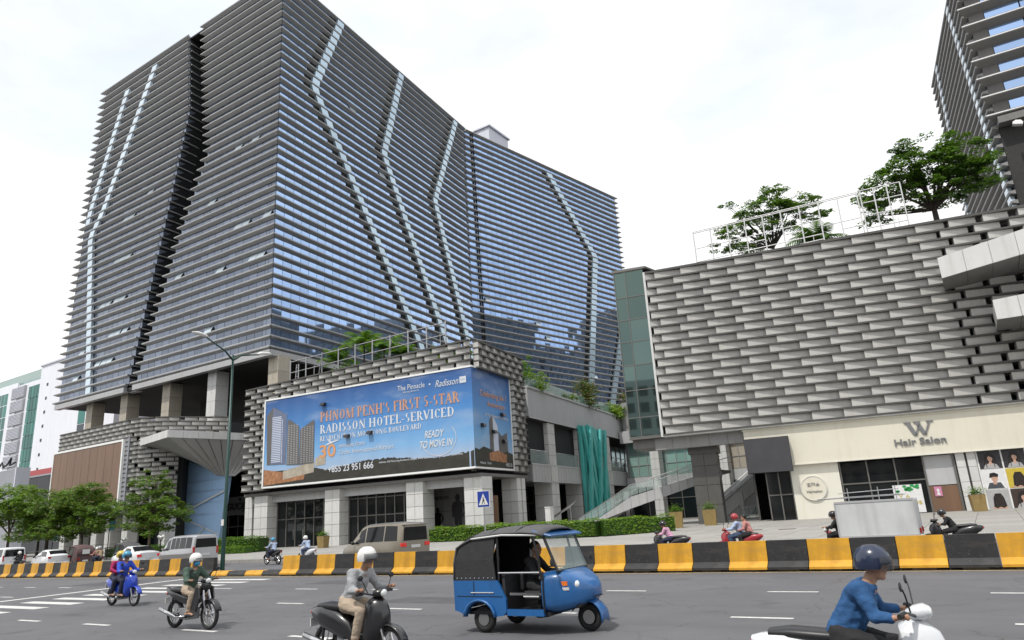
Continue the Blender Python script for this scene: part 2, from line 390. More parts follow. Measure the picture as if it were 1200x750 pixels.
GL = {  # stroke glyphs on a unit cap height: (advance, strokes); v stem, t thin stem, d diagonal thick, e diagonal thin, h bar, a arc thick
 'P': (.66, [('v', .16, 0, 1), ('h', .16, .4, .97), ('h', .16, .4, .47), ('a', .36, .72, .22, .25, -90, 90)]),
 'H': (.84, [('v', .16, 0, 1), ('v', .66, 0, 1), ('h', .16, .66, .5)]),
 'N': (.84, [('t', .15, 0, 1), ('d', .15, 1, .68, 0), ('t', .68, 0, 1)]),
 'O': (.82, [('a', .41, .5, .31, .48, 0, 360)]),
 'M': (1.0, [('t', .14, 0, 1), ('d', .16, 1, .48, 0), ('e', .48, 0, .80, 1), ('v', .84, 0, 1)]),
 'E': (.66, [('v', .16, 0, 1), ('h', .16, .54, .97), ('h', .16, .44, .5), ('h', .16, .56, .03), ('t0', .54, .8, 1), ('t0', .56, 0, .2)]),
 "'": (.24, [('t0', .12, .72, 1)]),
 'S': (.60, [('a', .29, .74, .2, .24, 60, 270), ('a', .29, .26, .22, .25, -120, 90)]),
 'F': (.62, [('v', .16, 0, 1), ('h', .16, .54, .97), ('h', .16, .44, .5), ('t0', .54, .8, 1)]),
 'I': (.36, [('v', .18, 0, 1)]),
 'R': (.72, [('v', .16, 0, 1), ('h', .16, .38, .97), ('h', .16, .38, .48), ('a', .34, .72, .21, .24, -90, 90), ('d', .36, .48, .64, 0)]),
 'T': (.68, [('v', .34, 0, 1), ('h', .06, .62, .97), ('t0', .06, .78, 1), ('t0', .62, .78, 1)]),
 '5': (.58, [('h', .14, .46, .97), ('t0', .14, .55, .97), ('a', .27, .32, .21, .30, -140, 120)]),
 '-': (.40, [('h', .06, .34, .36)]),
 'A': (.76, [('e', .1, 0, .36, 1), ('d', .36, 1, .64, 0), ('h', .2, .52, .34)]),
 'D': (.80, [('v', .16, 0, 1), ('h', .16, .4, .97), ('h', .16, .4, .03), ('a', .38, .5, .32, .47, -90, 90)]),
 'L': (.62, [('v', .16, 0, 1), ('h', .16, .54, .03), ('t0', .55, 0, .22)]),
 'V': (.74, [('d', .1, 1, .37, 0), ('e', .37, 0, .64, 1)]),
 'C': (.70, [('a', .39, .5, .29, .48, 45, 315), ('t0', .6, .68, .95)]),
 'B': (.68, [('v', .16, 0, 1), ('h', .16, .38, .97), ('h', .16, .38, .52), ('h', .16, .38, .03), ('a', .34, .75, .19, .22, -90, 90), ('a', .35, .27, .23, .25, -90, 90)]),
 'U': (.80, [('v', .16, .3, 1), ('t', .64, .3, 1), ('a', .40, .3, .24, .29, 180, 360)]),
 'G': (.80, [('a', .40, .5, .30, .48, 45, 330), ('v', .62, .05, .45), ('t0', .62, .7, .95)]),
 'Y': (.74, [('v', .37, 0, .5), ('d', .1, 1, .37, .48), ('e', .37, .48, .64, 1)]),
 ' ': (.34, []),
}
def serif_mesh(txt, h, m, width=None):
    b = MB(); x = 0.0
    def stroke(x0, z0, x1, z1, w):
        b.quad((x0 - w / 2, 0, z0), (x0 + w / 2, 0, z0), (x1 + w / 2, 0, z1), (x1 - w / 2, 0, z1))
    def sf(cx, z, w):
        z0 = z if z < .5 else z - .05
        b.quad((cx - w, -.002, z0), (cx + w, -.002, z0), (cx + w, -.002, z0 + .05), (cx - w, -.002, z0 + .05))
    for ch in txt:
        adv, st = GL[ch]
        for s in st:
            k = s[0]
            if k in ('v', 't', 't0'):
                w = TK if k == 'v' else TN; stroke(x + s[1], s[2], x + s[1], s[3], w)
                if k != 't0': 
                    if s[2] < .02: sf(x + s[1], 0, .15)
                    if s[3] > .98: sf(x + s[1], 1, .15)
            elif k in ('d', 'e'):
                stroke(x + s[1], s[2], x + s[3], s[4], TK if k == 'd' else TN)
                for px, pz in ((s[1], s[2]), (s[3], s[4])):
                    if pz < .02 and k == 'd' and ch in 'AR': sf(x + px, 0, .13)
                    if pz < .02 and k == 'e' and ch == 'A': sf(x + px, 0, .13)
                    if pz > .98 and ch in 'VYN': sf(x + px, 1, .13)
            elif k == 'h':
                b.quad((x + s[1], -.001, s[3] - TN / 2), (x + s[2], -.001, s[3] - TN / 2), (x + s[2], -.001, s[3] + TN / 2), (x + s[1], -.001, s[3] + TN / 2))
            elif k == 'a':
                _, cx, cz, rx, rz, a0, a1 = s; nseg = max(6, int(abs(a1 - a0) / 22))
                pr = None
                for i in range(nseg + 1):
                    a = R(a0 + (a1 - a0) * i / nseg); t = TN + (TK - TN) * abs(math.cos(a)) ** 1.3
                    po = (x + cx + rx * math.cos(a), 0, cz + rz * math.sin(a)); pi_ = (x + cx + (rx - t) * math.cos(a), 0, cz + (rz - t * .6) * math.sin(a))
                    if pr: b.quad(pr[0], po, pi_, pr[1])
                    pr = (po, pi_)
        x += adv * 1.04
    sx = (width / x) if width else h
    b.v = [(p[0] * sx, p[1], p[2] * h) for p in b.v]
    me = b.mesh('lettering', m); return me

# ---- ground height of the forecourt (metres)
def zg(y): return 0.0 if y < 31.6 else min(.51, .15 + (y - 31.6) * .0135)
# ================================================================== SETTING
def structure(o): o['kind'] = 'structure'; return o
g = MB(); g.quad((-1500, -900, -.03), (1500, -900, -.03), (1500, 1800, -.03), (-1500, 1800, -.03))
structure(g.build('ground', 'ground_soil'))
g = MB(); g.quad((-400, -14, 0), (200, -14, 0), (200, 31.45, 0), (-400, 31.45, 0))
road = structure(g.build('road', 'asphalt'))
# forecourt pavement: kerb, sloping bed, slabs laid with open joints
pav = MB(); ys = [31.62, 36, 41, 46, 51, 56, 58.3, 75, 140]
for a, b in zip(ys, ys[1:]): pav.quad((-400, a, zg(a) - .014), (200, a, zg(a) - .014), (200, b, zg(b) - .014), (-400, b, zg(b) - .014))
pavement = structure(pav.build('pavement', 'pave_joint'))
kb = MB()
sl = MB(); sl.box(-.985, .985, -.985, .985, -.06, 0); slab_me = sl.mesh('paving_slab', 'pave')
tilt = math.atan(.0135)
for i in range(15):
    for j in range(11):
        x, y = -24 + i * 2.0, 34.2 + j * 2.0
        mesh_obj('paving_slab', slab_me, pavement, (x, y, zg(y) + random.uniform(-.002, .003)), (tilt if y < 57 else 0, 0, 0))
sl = MB()
for i in range(-90, 60):
    for j in range(0, 60):
        x, y = -24 + i * 2.0, 34.2 + j * 2.0
        if (0 <= i < 15 and 0 <= j < 11) or y > 75 or x > 40 or x < -140: continue
        za, zb = zg(y - .985), zg(y + .985)
        sl.hexa([(x - .985, y - .985, za - .05), (x + .985, y - .985, za - .05), (x + .985, y + .985, zb - .05), (x - .985, y + .985, zb - .05)],
                [(x - .985, y - .985, za), (x + .985, y - .985, za), (x + .985, y + .985, zb), (x - .985, y + .985, zb)])
sl.build('paving_slabs', 'pave', pavement, kind='stuff')
ks = MB(); ks.box(-.485, .485, 0, .3, -.1, .15); ks_me = ks.mesh('kerb_stone', 'kerb')
for i in range(110): mesh_obj('kerb_stone', ks_me, pavement, (-100 + i, 31.46, 0))
strip = MB(); strip.quad((-400, 31.77, zg(31.8)), (200, 31.77, zg(31.8)), (200, 33.2, zg(33.2)), (-400, 33.2, zg(33.2))); strip.build('pavement_edge', 'pave', pavement)
for x, y in ((-10.1, 43.2), (-12.1, 43.7)):
    d = MB(); d.box(-.45, .45, -.3, .3, 0, .012); structure(d.build('drain_grate', 'concrete_dark', loc=(x, y, zg(y) + .004), rot=(tilt, 0, .1)))
# road paint (sheets 4 mm above the asphalt)
def dash(x0, x1, y, w=.13, name='lane_dash', m='paint_white', z=.005):
    b = MB(); b.quad((x0, y - w / 2, z), (x1, y - w / 2, z), (x1, y + w / 2, z), (x0, y + w / 2, z)); return b.build(name, m, road)
for x in (-46.0, -42.6, -39.2, -35.9, -24.4, -19.9, -16.4, -12.4, -8.4, -4.5, -.4, 3.6): dash(x, x + 1.05, 16.6)
for x in (-41, -37, -33.6, -20.6, -16.8, -12.3, -8.3, -4.2, -.1): dash(x, x + 1.05, 12.95 if x > -13 else 13.4)
for x in (-26, -22.3, -18.9, -14.8, -11.4, -7.6, -3.6, .4): dash(x, x + 1.15, 9.4)
for k in range(10):
    y = 10.2 + k * 1.06; o = (19.9 - y) * .06
    dash(-29.3 + o, -25.4 + o * .2, y, .46, 'crossing_stripe')
b = MB(); b.quad((-30.6, 9.6, .006), (-30.2, 9.6, .006), (-31.55, 20.2, .006), (-31.95, 20.2, .006)); b.build('stop_line', 'paint_white', road)
dash(-200, 60, 21.02, .11, 'edge_line', 'paint_edge'); dash(-200, 60, 31.0, .12, 'edge_line', 'paint_edge')
for x0, x1, y0, y1 in ((-13.6, -10.2, 13.9, 15.1), (1.0, 3.8, 10.3, 12.2), (-36.5, -33.0, 17.3, 19.6), (-21.2, -18.4, 18.0, 19.3)):
    b = MB(); b.quad((x0, y0, .003), (x1, y0 + .06, .003), (x1 - .05, y1, .003), (x0 + .07, y1 - .05, .003)); b.build('asphalt_patch', 'asphalt_patch', road)

# loose grit and tar specks near the camera
sp = MB()
for i in range(420):
    x, y = random.uniform(-34, 6), random.uniform(6, 20.8); r = random.uniform(.012, .04); a = random.random() * 6
    sp.add([(x + r * math.cos(a + t) * random.uniform(.6, 1), y + r * math.sin(a + t) * random.uniform(.6, 1), .007) for t in (0, 1.6, 3.1, 4.7)], [(0, 1, 2, 3)])
o = sp.build('road_grit', 'concrete_dark'); o['kind'] = 'stuff'

# ================================================================== MAIN TOWER
class Face:
    def __init__(s, p, az): s.p = Vector((p[0], p[1])); a = R(az); s.u = Vector((math.cos(a), math.sin(a))); s.n = Vector((math.sin(a), -math.cos(a))); s.az = a
    def __call__(s, q, d, z): v = s.p + s.u * q + s.n * d; return (v.x, v.y, z)
def fbox(b, F, s0, s1, d0, d1, z0, z1):
    bot = [F(s0, d0, z0), F(s1, d0, z0), F(s1, d1, z0), F(s0, d1, z0)]; top = [F(s0, d0, z1), F(s1, d0, z1), F(s1, d1, z1), F(s0, d1, z1)]
    return b.hexa(bot, top)
tower = thing('office_tower', 'large grey tower ringed by horizontal fins with pale zigzag strips, behind the billboard', 'tower', (-71.74, 55, 0))
TX, TY = -71.74, 55.0
def finmesh(b, F, s0, s1, z, d=.56, e0=0.0, e1=0.0):
    """horizontal sunshade fin with a sloped underside; e0/e1 lengthen its outer edge for mitred or pointed ends"""
    pr = [(0.0, -.30), (d, -.09), (d + .02, .05), (d - .06, .13), (0.0, .13)]
    b.hexa([F(s0 - (e0 if q[0] > 0 else 0), q[0], z + q[1]) for q in pr], [F(s1 + (e1 if q[0] > 0 else 0), q[0], z + q[1]) for q in pr])
PANES = []        # every regular pane of the tower: (distance, face, s0, z0, w, h, material)
def curtain(F, s_lo, s_hi, zs, mt, pw=1.6, org=(0, 0)):
    rest = MB()
    for z0, z1 in zip(zs, zs[1:]):
        a0, a1, b0, b1 = s_lo(z0), s_lo(z1), s_hi(z0), s_hi(z1)
        lo, hi = max(a0, a1), min(b0, b1); k0, k1 = math.ceil(lo / pw), math.floor(hi / pw)
        for k in range(k0, k1):
            PANES.append((F, k * pw, z0 + .12, pw, z1 - z0 - .36, mt, org))
        for sa, sb in ((min(a0, a1), k0 * pw), (k1 * pw, max(b0, b1))):
            if sb - sa > .08: rest.quad(F(sa + .03, .02, z0 + .12), F(sb - .03, .02, z0 + .12), F(sb - .03, .02, z1 - .24), F(sa + .03, .02, z1 - .24))
    return rest
ZB, ZT, NF = 24.1, 80.7, 41
PIT = (ZT - ZB) / NF
ZS = [ZB + PIT * k for k in range(NF + 1)]
FL = Face((0, 0), .6); FR_ = Face((0, 0), 96.3); fold = FR_(51.3, 0, 0); FW = Face(fold[:2], 79.0)
front_l = lambda z: interp([(23.7, -30.0), (45.8, -20.9), (57.1, -15.4), (79.9, -18.5)], z)
blk_r = lambda z: interp([(23.4, -32.5), (52.2, -24.9), (66.8, -21.5), (79.6, -22.9)], z)
blk_l = lambda z: interp([(23.2, -52.8), (66, -50.2), (77.5, -48.9)], z)
zero = lambda z: 0.0
# structural body behind the glass (dark core)
core = MB()
for k in range(NF):
    z0, z1 = ZS[k], ZS[k + 1]
    core.m(0)
    core.quad(FL(front_l(z0), -.06, z0), FL(0, -.06, z0), FL(0, -.06, z1), FL(front_l(z1), -.06, z1))
    core.quad(FL(blk_l(z0), -.06, z0), FL(blk_r(z0), -.06, z0), FL(blk_r(z1), -.06, z1), FL(blk_l(z1), -.06, z1))
    core.quad(FL(front_l(z0), -.06, z0), FL(front_l(z1), -.06, z1), FL(front_l(z1), -12, z1), FL(front_l(z0), -12, z0))
    core.quad(FL(blk_r(z0), -.06, z0), FL(blk_r(z0), -12, z0), FL(blk_r(z1), -12, z1), FL(blk_r(z1), -.06, z1))
    core.quad(FL(blk_l(z0), -.06, z0), FL(blk_l(z1), -.06, z1), FL(blk_l(z1), -24, z1), FL(blk_l(z0), -24, z0))
core.quad(FL(-34, -11, ZB), FL(-10, -11, ZB), FL(-10, -11, ZT), FL(-34, -11, ZT))
core.quad(FR_(0, -.06, ZB), FR_(51.3, -.06, ZB), FR_(51.3, -.06, ZT), FR_(0, -.06, ZT))
core.quad(FW(0, -.06, ZB), FW(52.6, -.06, ZB), FW(52.6, -.06, ZT), FW(0, -.06, ZT))
core.quad(FW(52.6, 0, ZB), FW(52.6, -22, ZB), FW(52.6, -22, ZT), FW(52.6, 0, ZT))
core.quad(FL(-52, -24, ZB), FL(-20, -60, ZB), FL(-20, -60, ZT), FL(-50, -24, ZT))
roof_poly = [FL(blk_l(ZT), -.06, 0)[:2], FL(0, -.06, 0)[:2], fold[:2], FW(52.6, 0, 0)[:2], FW(52.6, -22, 0)[:2], FL(-20, -60, 0)[:2], FL(blk_l(ZT), -24, 0)[:2]]
core.prism_z(roof_poly, ZT - .3, ZT)
core.build('core_wall', 'void_dark', tower)
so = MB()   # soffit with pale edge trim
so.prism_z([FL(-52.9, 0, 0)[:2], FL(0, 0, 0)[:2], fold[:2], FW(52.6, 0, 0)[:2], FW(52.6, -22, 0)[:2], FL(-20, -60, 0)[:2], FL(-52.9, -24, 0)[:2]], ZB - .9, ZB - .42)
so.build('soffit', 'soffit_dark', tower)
tr = MB()
fbox(tr, FL, -52.9, -32.4, -.3, .55, ZB - 1.15, ZB - .38); fbox(tr, FL, -30.1, .5, -.3, .55, ZB - 1.15, ZB - .38); fbox(tr, FL, -32.4, -30.1, -1.2, -.35, ZB - 1.15, ZB - .38)
fbox(tr, FR_, -.3, 51.3, -.3, .55, ZB - 1.1, ZB - .36); fbox(tr, FW, 0, 52.9, -.3, .55, ZB - 1.13, ZB - .37)
tr.build('edge_trim', 'fin_metal', tower)
# fins, one per storey band and face
for k in range(NF + 1):
    z = ZS[k] + .02
    fb = MB(); finmesh(fb, FL, front_l(z) - .5, -.03, z, e1=.51, e0=.5); fb.build('horizontal_fin', 'fin_metal', tower)
    fb = MB(); finmesh(fb, FL, blk_l(z) - .5, blk_r(z), z, e0=.55, e1=.3); fb.build('horizontal_fin', 'fin_metal', tower)
    fb = MB(); finmesh(fb, FR_, .03, 51.0, z, e0=.51, e1=-.1); fb.build('horizontal_fin', 'fin_metal', tower)
    fb = MB(); finmesh(fb, FW, -.05, 52.7, z, e0=-.1, e1=.55); fb.build('horizontal_fin', 'fin_metal', tower)
    p0 = FL(blk_r(z), -.1, z); FS = Face(p0[:2], 97)
    fb = MB(); fbox(fb, FS, .0, 10.5, 0, .30, z - .06, z + .08); fb.build('recess_fin', 'fin_metal', tower)
rest = curtain(FL, front_l, zero, ZS, 'glass_dull_sky'); rest.build('corner_glass', 'glass_dull_sky', tower, kind='stuff')
rest = curtain(FL, blk_l, blk_r, ZS, 'glass_dull_sky'); rest.build('corner_glass', 'glass_dull_sky', tower, kind='stuff')
rest = curtain(FR_, zero, lambda z: 51.2, ZS, 'glass_blue'); rest.build('corner_glass', 'glass_blue', tower, kind='stuff')
rest = curtain(FW, zero, lambda z: 52.5, ZS, 'glass_blue'); rest.build('corner_glass', 'glass_blue', tower, kind='stuff')
# recess glazing between the two front blocks
rg = MB()
for k in range(NF):
    z0, z1 = ZS[k], ZS[k + 1]
    for j in range(6):
        A, B_ = Face(FL(blk_r(z0), -.02, 0)[:2], 97), Face(FL(blk_r(z1), -.02, 0)[:2], 97)
        q0, q1 = j * 1.75 + .04, (j + 1) * 1.75 - .04
        rg.quad(A(q0, .03, z0 + .15), A(q1, .03, z0 + .15), B_(q1, .03, z1 - .42), B_(q0, .03, z1 - .42))
rg.build('recess_glass', 'recess_glass', tower, kind='stuff')
# pick the 300 panes that show largest; the rest are one joined part
def pane_key(p):
    F, s0, z0, w, h, mt, org = p; c = Vector(F(s0 + w / 2, 0, z0 + h / 2)) + Vector((TX, TY, -1.9))
    n = Vector((F.n.x, F.n.y, 0)); return -abs(n.dot(c)) / c.length ** 3
PANES.sort(key=pane_key)
restp = {'glass_blue': MB(), 'glass_dull_sky': MB()}; pm = {}
rr = random.Random(5)
for i, (F, s0, z0, w, h, mt, org) in enumerate(PANES):
    ta, tb = rr.gauss(0, .004), rr.gauss(0, .006)
    if i < 290:
        if (mt, round(h, 3)) not in pm:
            q = MB(); q.quad((-w / 2 + .03, 0, 0), (w / 2 - .03, 0, 0), (w / 2 - .03, 0, h), (-w / 2 + .03, 0, h)); pm[(mt, round(h, 3))] = q.mesh('window_pane', mt)
        mesh_obj('window_pane', pm[(mt, round(h, 3))], tower, F(s0 + w / 2, .02, z0), (ta, 0, F.az + tb))
    else:
        e = tb * w / 2; f = ta * h
        restp[mt].quad(F(s0 + .03, .02 - e, z0), F(s0 + w - .03, .02 + e, z0), F(s0 + w - .03, .02 + e + f, z0 + h), F(s0 + .03, .02 - e + f, z0 + h))
for k, b in restp.items(): b.build('window_panes', k, tower, kind='stuff')
# pale zigzag strips: one panel per storey band, with flat dark quads painting the shade of a niche beside each
niche_shade = MB()
def strip_run(F, pts, w, mt='strip_panel', dark=.9, z_from=ZB):
    for k in range(NF):
        z0, z1 = ZS[k], ZS[k + 1]; zm = (z0 + z1) / 2
        if zm > max(p[0] for p in pts) or zm < z_from: continue
        sa, sb = interp(pts, z0), interp(pts, z1); sm = interp(pts, zm)
        b = MB(); b.hexa([F(sa * .4 + sm * .6, .10, z0 + .12), F(sa * .4 + sm * .6 + w, .10, z0 + .12), F(sa * .4 + sm * .6 + w, .56, z0 + .12), F(sa * .4 + sm * .6, .56, z0 + .12)],
                         [F(sb * .4 + sm * .6, .10, z1 - .22), F(sb * .4 + sm * .6 + w, .10, z1 - .22), F(sb * .4 + sm * .6 + w, .50, z1 - .22), F(sb * .4 + sm * .6, .50, z1 - .22)])
        b.build('strip_panel', mt, tower)
        niche_shade.quad(F(sm - dark, .035, z0 + .1), F(sm, .035, z0 + .1), F(sm, .035, z1 - .22), F(sm - dark, .035, z1 - .22))
strip_run(FR_, [(80.6, 11.4), (65.2, 5.5), (33, 30.0), (24.3, 36.8)], 1.45, dark=1.3)
strip_run(FR_, [(80.6, 27.7), (61.8, 22.3), (34, 39.2), (24.3, 45.5)], 1.45, dark=1.3)
strip_run(FR_, [(80.6, 46.4), (59.3, 37.7), (35, 47.5), (24.3, 51.0)], 1.4, dark=1.2)
strip_run(FW, [(79.9, 24.3), (61.6, 40.2), (29.5, 34.2), (24, 33.2)], 1.9, 'strip_panel', dark=1.3)
strip_run(FW, [(54.5, 52.3), (26.2, 41.8), (24, 41)], 1.8, 'strip_panel', dark=.6)
strip_run(FW, [(80.6, 1.9), (34, 2.7), (24, 2.9)], .05, 'void_dark', dark=.55)
strip_run(FL, [(78.9, -32.8), (55.7, -45.0), (52, -48.2), (24, -43.4)], 1.4, 'strip_panel_pale', dark=.5)
strip_run(FL, [(78.0, -40.8), (56.9, -49.2), (54, -49.8)], 1.3, 'strip_panel_pale', dark=.5, z_from=54)
for s_ in (1.2,): niche_shade.quad(FL(-1, .03, ZB), FL(-.95, .03, ZB), FL(-.95, .03, ZT), FL(-1, .03, ZT))
niche_shade.build('strip_niche_shade', 'void_dark', tower, kind='stuff')
# awning windows standing open
for F, lst in ((FL, [(-3.0, 9), (-4.6, 9), (-11.6, 9), (-21.5, 10), (-13.5, 3), (-2.0, 13), (-6.5, 13), (-8.1, 13), (-14.5, 17), (-5.2, 22), (-9, 22), (-37.5, 15), (-39.1, 15), (-35.9, 15), (-38, 10), (-36.4, 10), (-40.5, 10), (-42.1, 10),
                     (-36.8, 6), (-38.4, 6), (-34.8, 6), (-40, 3), (-38.4, 3), (-41.8, 3), (-36, 20), (-37.6, 20), (-31, 22), (-47, 5), (-48.2, 2), (-46.5, 9)]),
               (FR_, [(38.0, 10), (14.5, 30), (22, 24)]), (FW, [(3.4, 14), (18, 12), (21, 10), (5.2, 4), (7, 4), (36.2, 5)])):
    for s0, k in lst:
        z1 = ZS[k + 1] - .42; b = MB(); b.hexa([F(s0, .52, z1 - .95), F(s0 + 1.5, .52, z1 - .95), F(s0 + 1.5, .06, z1), F(s0, .06, z1)], [F(s0, .56, z1 - .93), F(s0 + 1.5, .56, z1 - .93), F(s0 + 1.5, .10, z1 + .02), F(s0, .10, z1 + .02)])
        b.build('open_window', 'strip_panel_pale', tower)
# stone-clad columns under the overhang: core with cladding blocks
def column(parent, x, y, z0, z1, w, mt, h=1.35, name='column', d=None):
    d = d or w
    c = MB(); c.box(-w / 2 + .05, w / 2 - .05, -d / 2 + .05, d / 2 - .05, z0, z1); co = c.build(name, 'joint_dark', parent, loc=(x, y, 0))
    n = max(1, round((z1 - z0) / h)); hh = (z1 - z0) / n
    b = MB(); b.box(-w / 2, -.014, -d / 2, d / 2, .015, hh - .015); b.box(.014, w / 2, -d / 2, d / 2, .015, hh - .015); me = b.mesh('stone_block', mt)
    for i in range(n): mesh_obj('stone_block', me, co, (0, 0, z0 + i * hh))
    return co
for x, mt in ((-116.8, 'stone_beige'), (-106.6, 'stone_beige'), (-95.4, 'stone_beige'), (-84.6, 'stone_white'), (-71.9, 'stone_beige')):
    column(tower, x - TX, 56.6 - TY, 11.0, ZB - .95, 1.9, mt, 1.9)
for y in (70, 86, 102): column(tower, -74.5 - TX, y - TY, 11, ZB - .95, 1.8, 'stone_grey', 2.2)
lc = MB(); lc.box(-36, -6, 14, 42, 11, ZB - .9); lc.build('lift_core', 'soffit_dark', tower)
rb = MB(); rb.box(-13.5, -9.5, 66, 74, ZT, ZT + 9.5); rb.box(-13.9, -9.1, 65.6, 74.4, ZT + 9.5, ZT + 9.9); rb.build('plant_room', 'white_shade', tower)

# ================================================================== CLADDING (offset tray panels between ledges)
def cladding(parent, pts, z0, z1, rows, L, gap=.42, d=.55, mp='clad_panel', ms='clad_shelf', phase=(0.0, .34), skip=None, z1b=None, wmat=None, lean=.30, name='cladding'):
    """pts: local plan polyline, facade outward on its right-hand side; ledges every row, oblique panels between"""
    segs = []; tot = 0
    for a, b in zip(pts, pts[1:]):
        l = math.hypot(b[0] - a[0], b[1] - a[1]); segs.append((tot, l, a, b)); tot += l
    def at(s, d_, z):
        for t0, l, a, b in segs:
            if s <= t0 + l + 1e-6 or (t0, l, a, b) == segs[-1]:
                t = (s - t0) / l; ux, uy = (b[0] - a[0]) / l, (b[1] - a[1]) / l
                return (a[0] + ux * (s - t0) + uy * d_, a[1] + uy * (s - t0) - ux * d_, z)
    ztop = lambda s: z1 if z1b is None else lerp(z1, z1b, s / tot)
    zrow = lambda r, s: z0 + (ztop(s) - z0) * r / rows
    for r in range(rows + 1):
        b = MB(); cuts = [0] + [t0 for t0, l, a, c in segs[1:]] + [tot]
        for c0, c1 in zip(cuts, cuts[1:]):
            if c1 - c0 < .02: continue
            ck = [c0, c1]
            if skip:
                rng = skip(r)
                if rng and rng[0] < c1 and rng[1] > c0:
                    for q0, q1 in ((c0, max(c0, rng[0])), (min(c1, rng[1]), c1)):
                        if q1 - q0 > .05: b.hexa([at(q0, 0, zrow(r, q0) - .075), at(q1, 0, zrow(r, q1) - .075), at(q1 - 1e-4, d + .05, zrow(r, q1) - .075), at(q0 + 1e-4, d + .05, zrow(r, q0) - .075)], [at(q0, 0, zrow(r, q0) + .055), at(q1, 0, zrow(r, q1) + .055), at(q1 - 1e-4, d + .05, zrow(r, q1) + .055), at(q0 + 1e-4, d + .05, zrow(r, q0) + .055)])
                    continue
            q0, q1 = c0 + 1e-4, c1 - 1e-4
            b.hexa([at(q0, 0, zrow(r, q0) - .075), at(q1, 0, zrow(r, q1) - .075), at(q1, d + .05, zrow(r, q1) - .075), at(q0, d + .05, zrow(r, q0) - .075)], [at(q0, 0, zrow(r, q0) + .055), at(q1, 0, zrow(r, q1) + .055), at(q1, d + .05, zrow(r, q1) + .055), at(q0, d + .05, zrow(r, q0) + .055)])
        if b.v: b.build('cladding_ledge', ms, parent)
    for r in range(rows):
        s = -L + L * phase[r % len(phase)]
        while s < tot:
            gp = gap(s, r) if callable(gap) else gap
            a, e = max(0.02, s), min(tot - .02, s + L - gp); s += L
            if e - a < .25: continue
            rng = skip(r) if skip else None
            if rng:
                if a >= rng[0] - .2 and e <= rng[1] + .2: continue
                if a < rng[0] < e: e = rng[0]
                elif a < rng[1] < e: a = rng[1]
                if e - a < .25: continue
            za, zb_ = zrow(r, a) + .06, zrow(r, e) + .06; ha, hb = zrow(r + 1, a) - .08, zrow(r + 1, e) - .08
            do, di = d - .02, d - lean
            b = MB(); b.hexa([at(a, do - .05, za), at(e, di - .05, zb_), at(e, di, zb_), at(a, do, za)], [at(a, do - .05, ha), at(e, di - .05, hb), at(e, di, hb), at(a, do, ha)])
            b.hexa([at(a, .02, za), at(a + .04, .02, za), at(a + .04, do - .051, za), at(a, do - .051, za)], [at(a, .02, ha), at(a + .04, .02, ha), at(a + .04, do - .051, ha), at(a, do - .051, ha)])
            b.build('cladding_panel', mp, parent)
    return at

# ================================================================== BILLBOARD BLOCK (podium)
BX, BY, BA = -57.98, 44.8, R(6.1)
pod = thing('podium_building', 'low podium with stone columns, dark shopfront and louvred cladding around the blue billboard', 'building', (BX, BY, 0), BA)
FZ = .30
body = MB()   # local x along the front, y into the building
body.prism_z([(-3.0, .6), (22.85, .6), (22.55, 9.3), (22, 26), (-3.0, 26)], 5.5, 15.3)
body.prism_z([(-3.2, 26.01), (21.8, 26.01), (21, 40), (-3.2, 40)], 0.3, 13.5)
body.build('upper_wall', 'void_dark', pod)
sf = MB(); sf.prism_z([(-3.1, -.1), (23.75, -.1), (23.5, 9.2), (22.2, 9.25), (22.2, 12), (-3.1, 12)], 5.25, 5.5); sf.build('soffit', 'soffit_grey', pod)
hd = MB(); hd.box(-2.6, 23.4, .62, .9, 4.55, 5.25); hd.build('header_panel', 'wall_panel', pod)
bw = MB(); bw.box(-2.4, 23.5, 7.5, 7.7, .2, 5.25); bw.build('shop_back_wall', 'void_dark', pod)
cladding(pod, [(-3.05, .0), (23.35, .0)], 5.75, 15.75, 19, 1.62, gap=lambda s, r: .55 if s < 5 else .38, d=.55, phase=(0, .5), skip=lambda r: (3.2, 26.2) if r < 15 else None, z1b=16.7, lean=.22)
KA = R(98 - 6.1)
kx, ky = 23.42, 0.0
kend = (kx + 9.3 * math.cos(KA), ky + 9.3 * math.sin(KA))
cladding(pod, [(kx, ky + .02), kend], 5.75, 16.6, 19, 1.5, gap=.3, d=.55, phase=(0, .5), skip=lambda r: (-.1, 6.75) if r < 15 else None, lean=.22)
# corner slots with lit bands above the billboard corner
for i in range(4):
    b = MB(); b.box(21.9, 23.3, -.3, -.1, 14.0 + i * .56, 14.34 + i * .56); b.build('corner_window', 'glass_dark', pod)
for s0, y in ((-.95, .9), (7.95, .9), (17.05, .9), (22.85, .95)): column(pod, s0, y, FZ - .2, 5.25, 1.72, 'stone_white', 1.0)
column(pod, 22.7, 7.6, FZ - .2, 5.25, 1.6, 'stone_white', 1.0)
column(pod, -3.4, 1.3, FZ - .2, 5.25, 1.0, 'stone_white', 1.0)
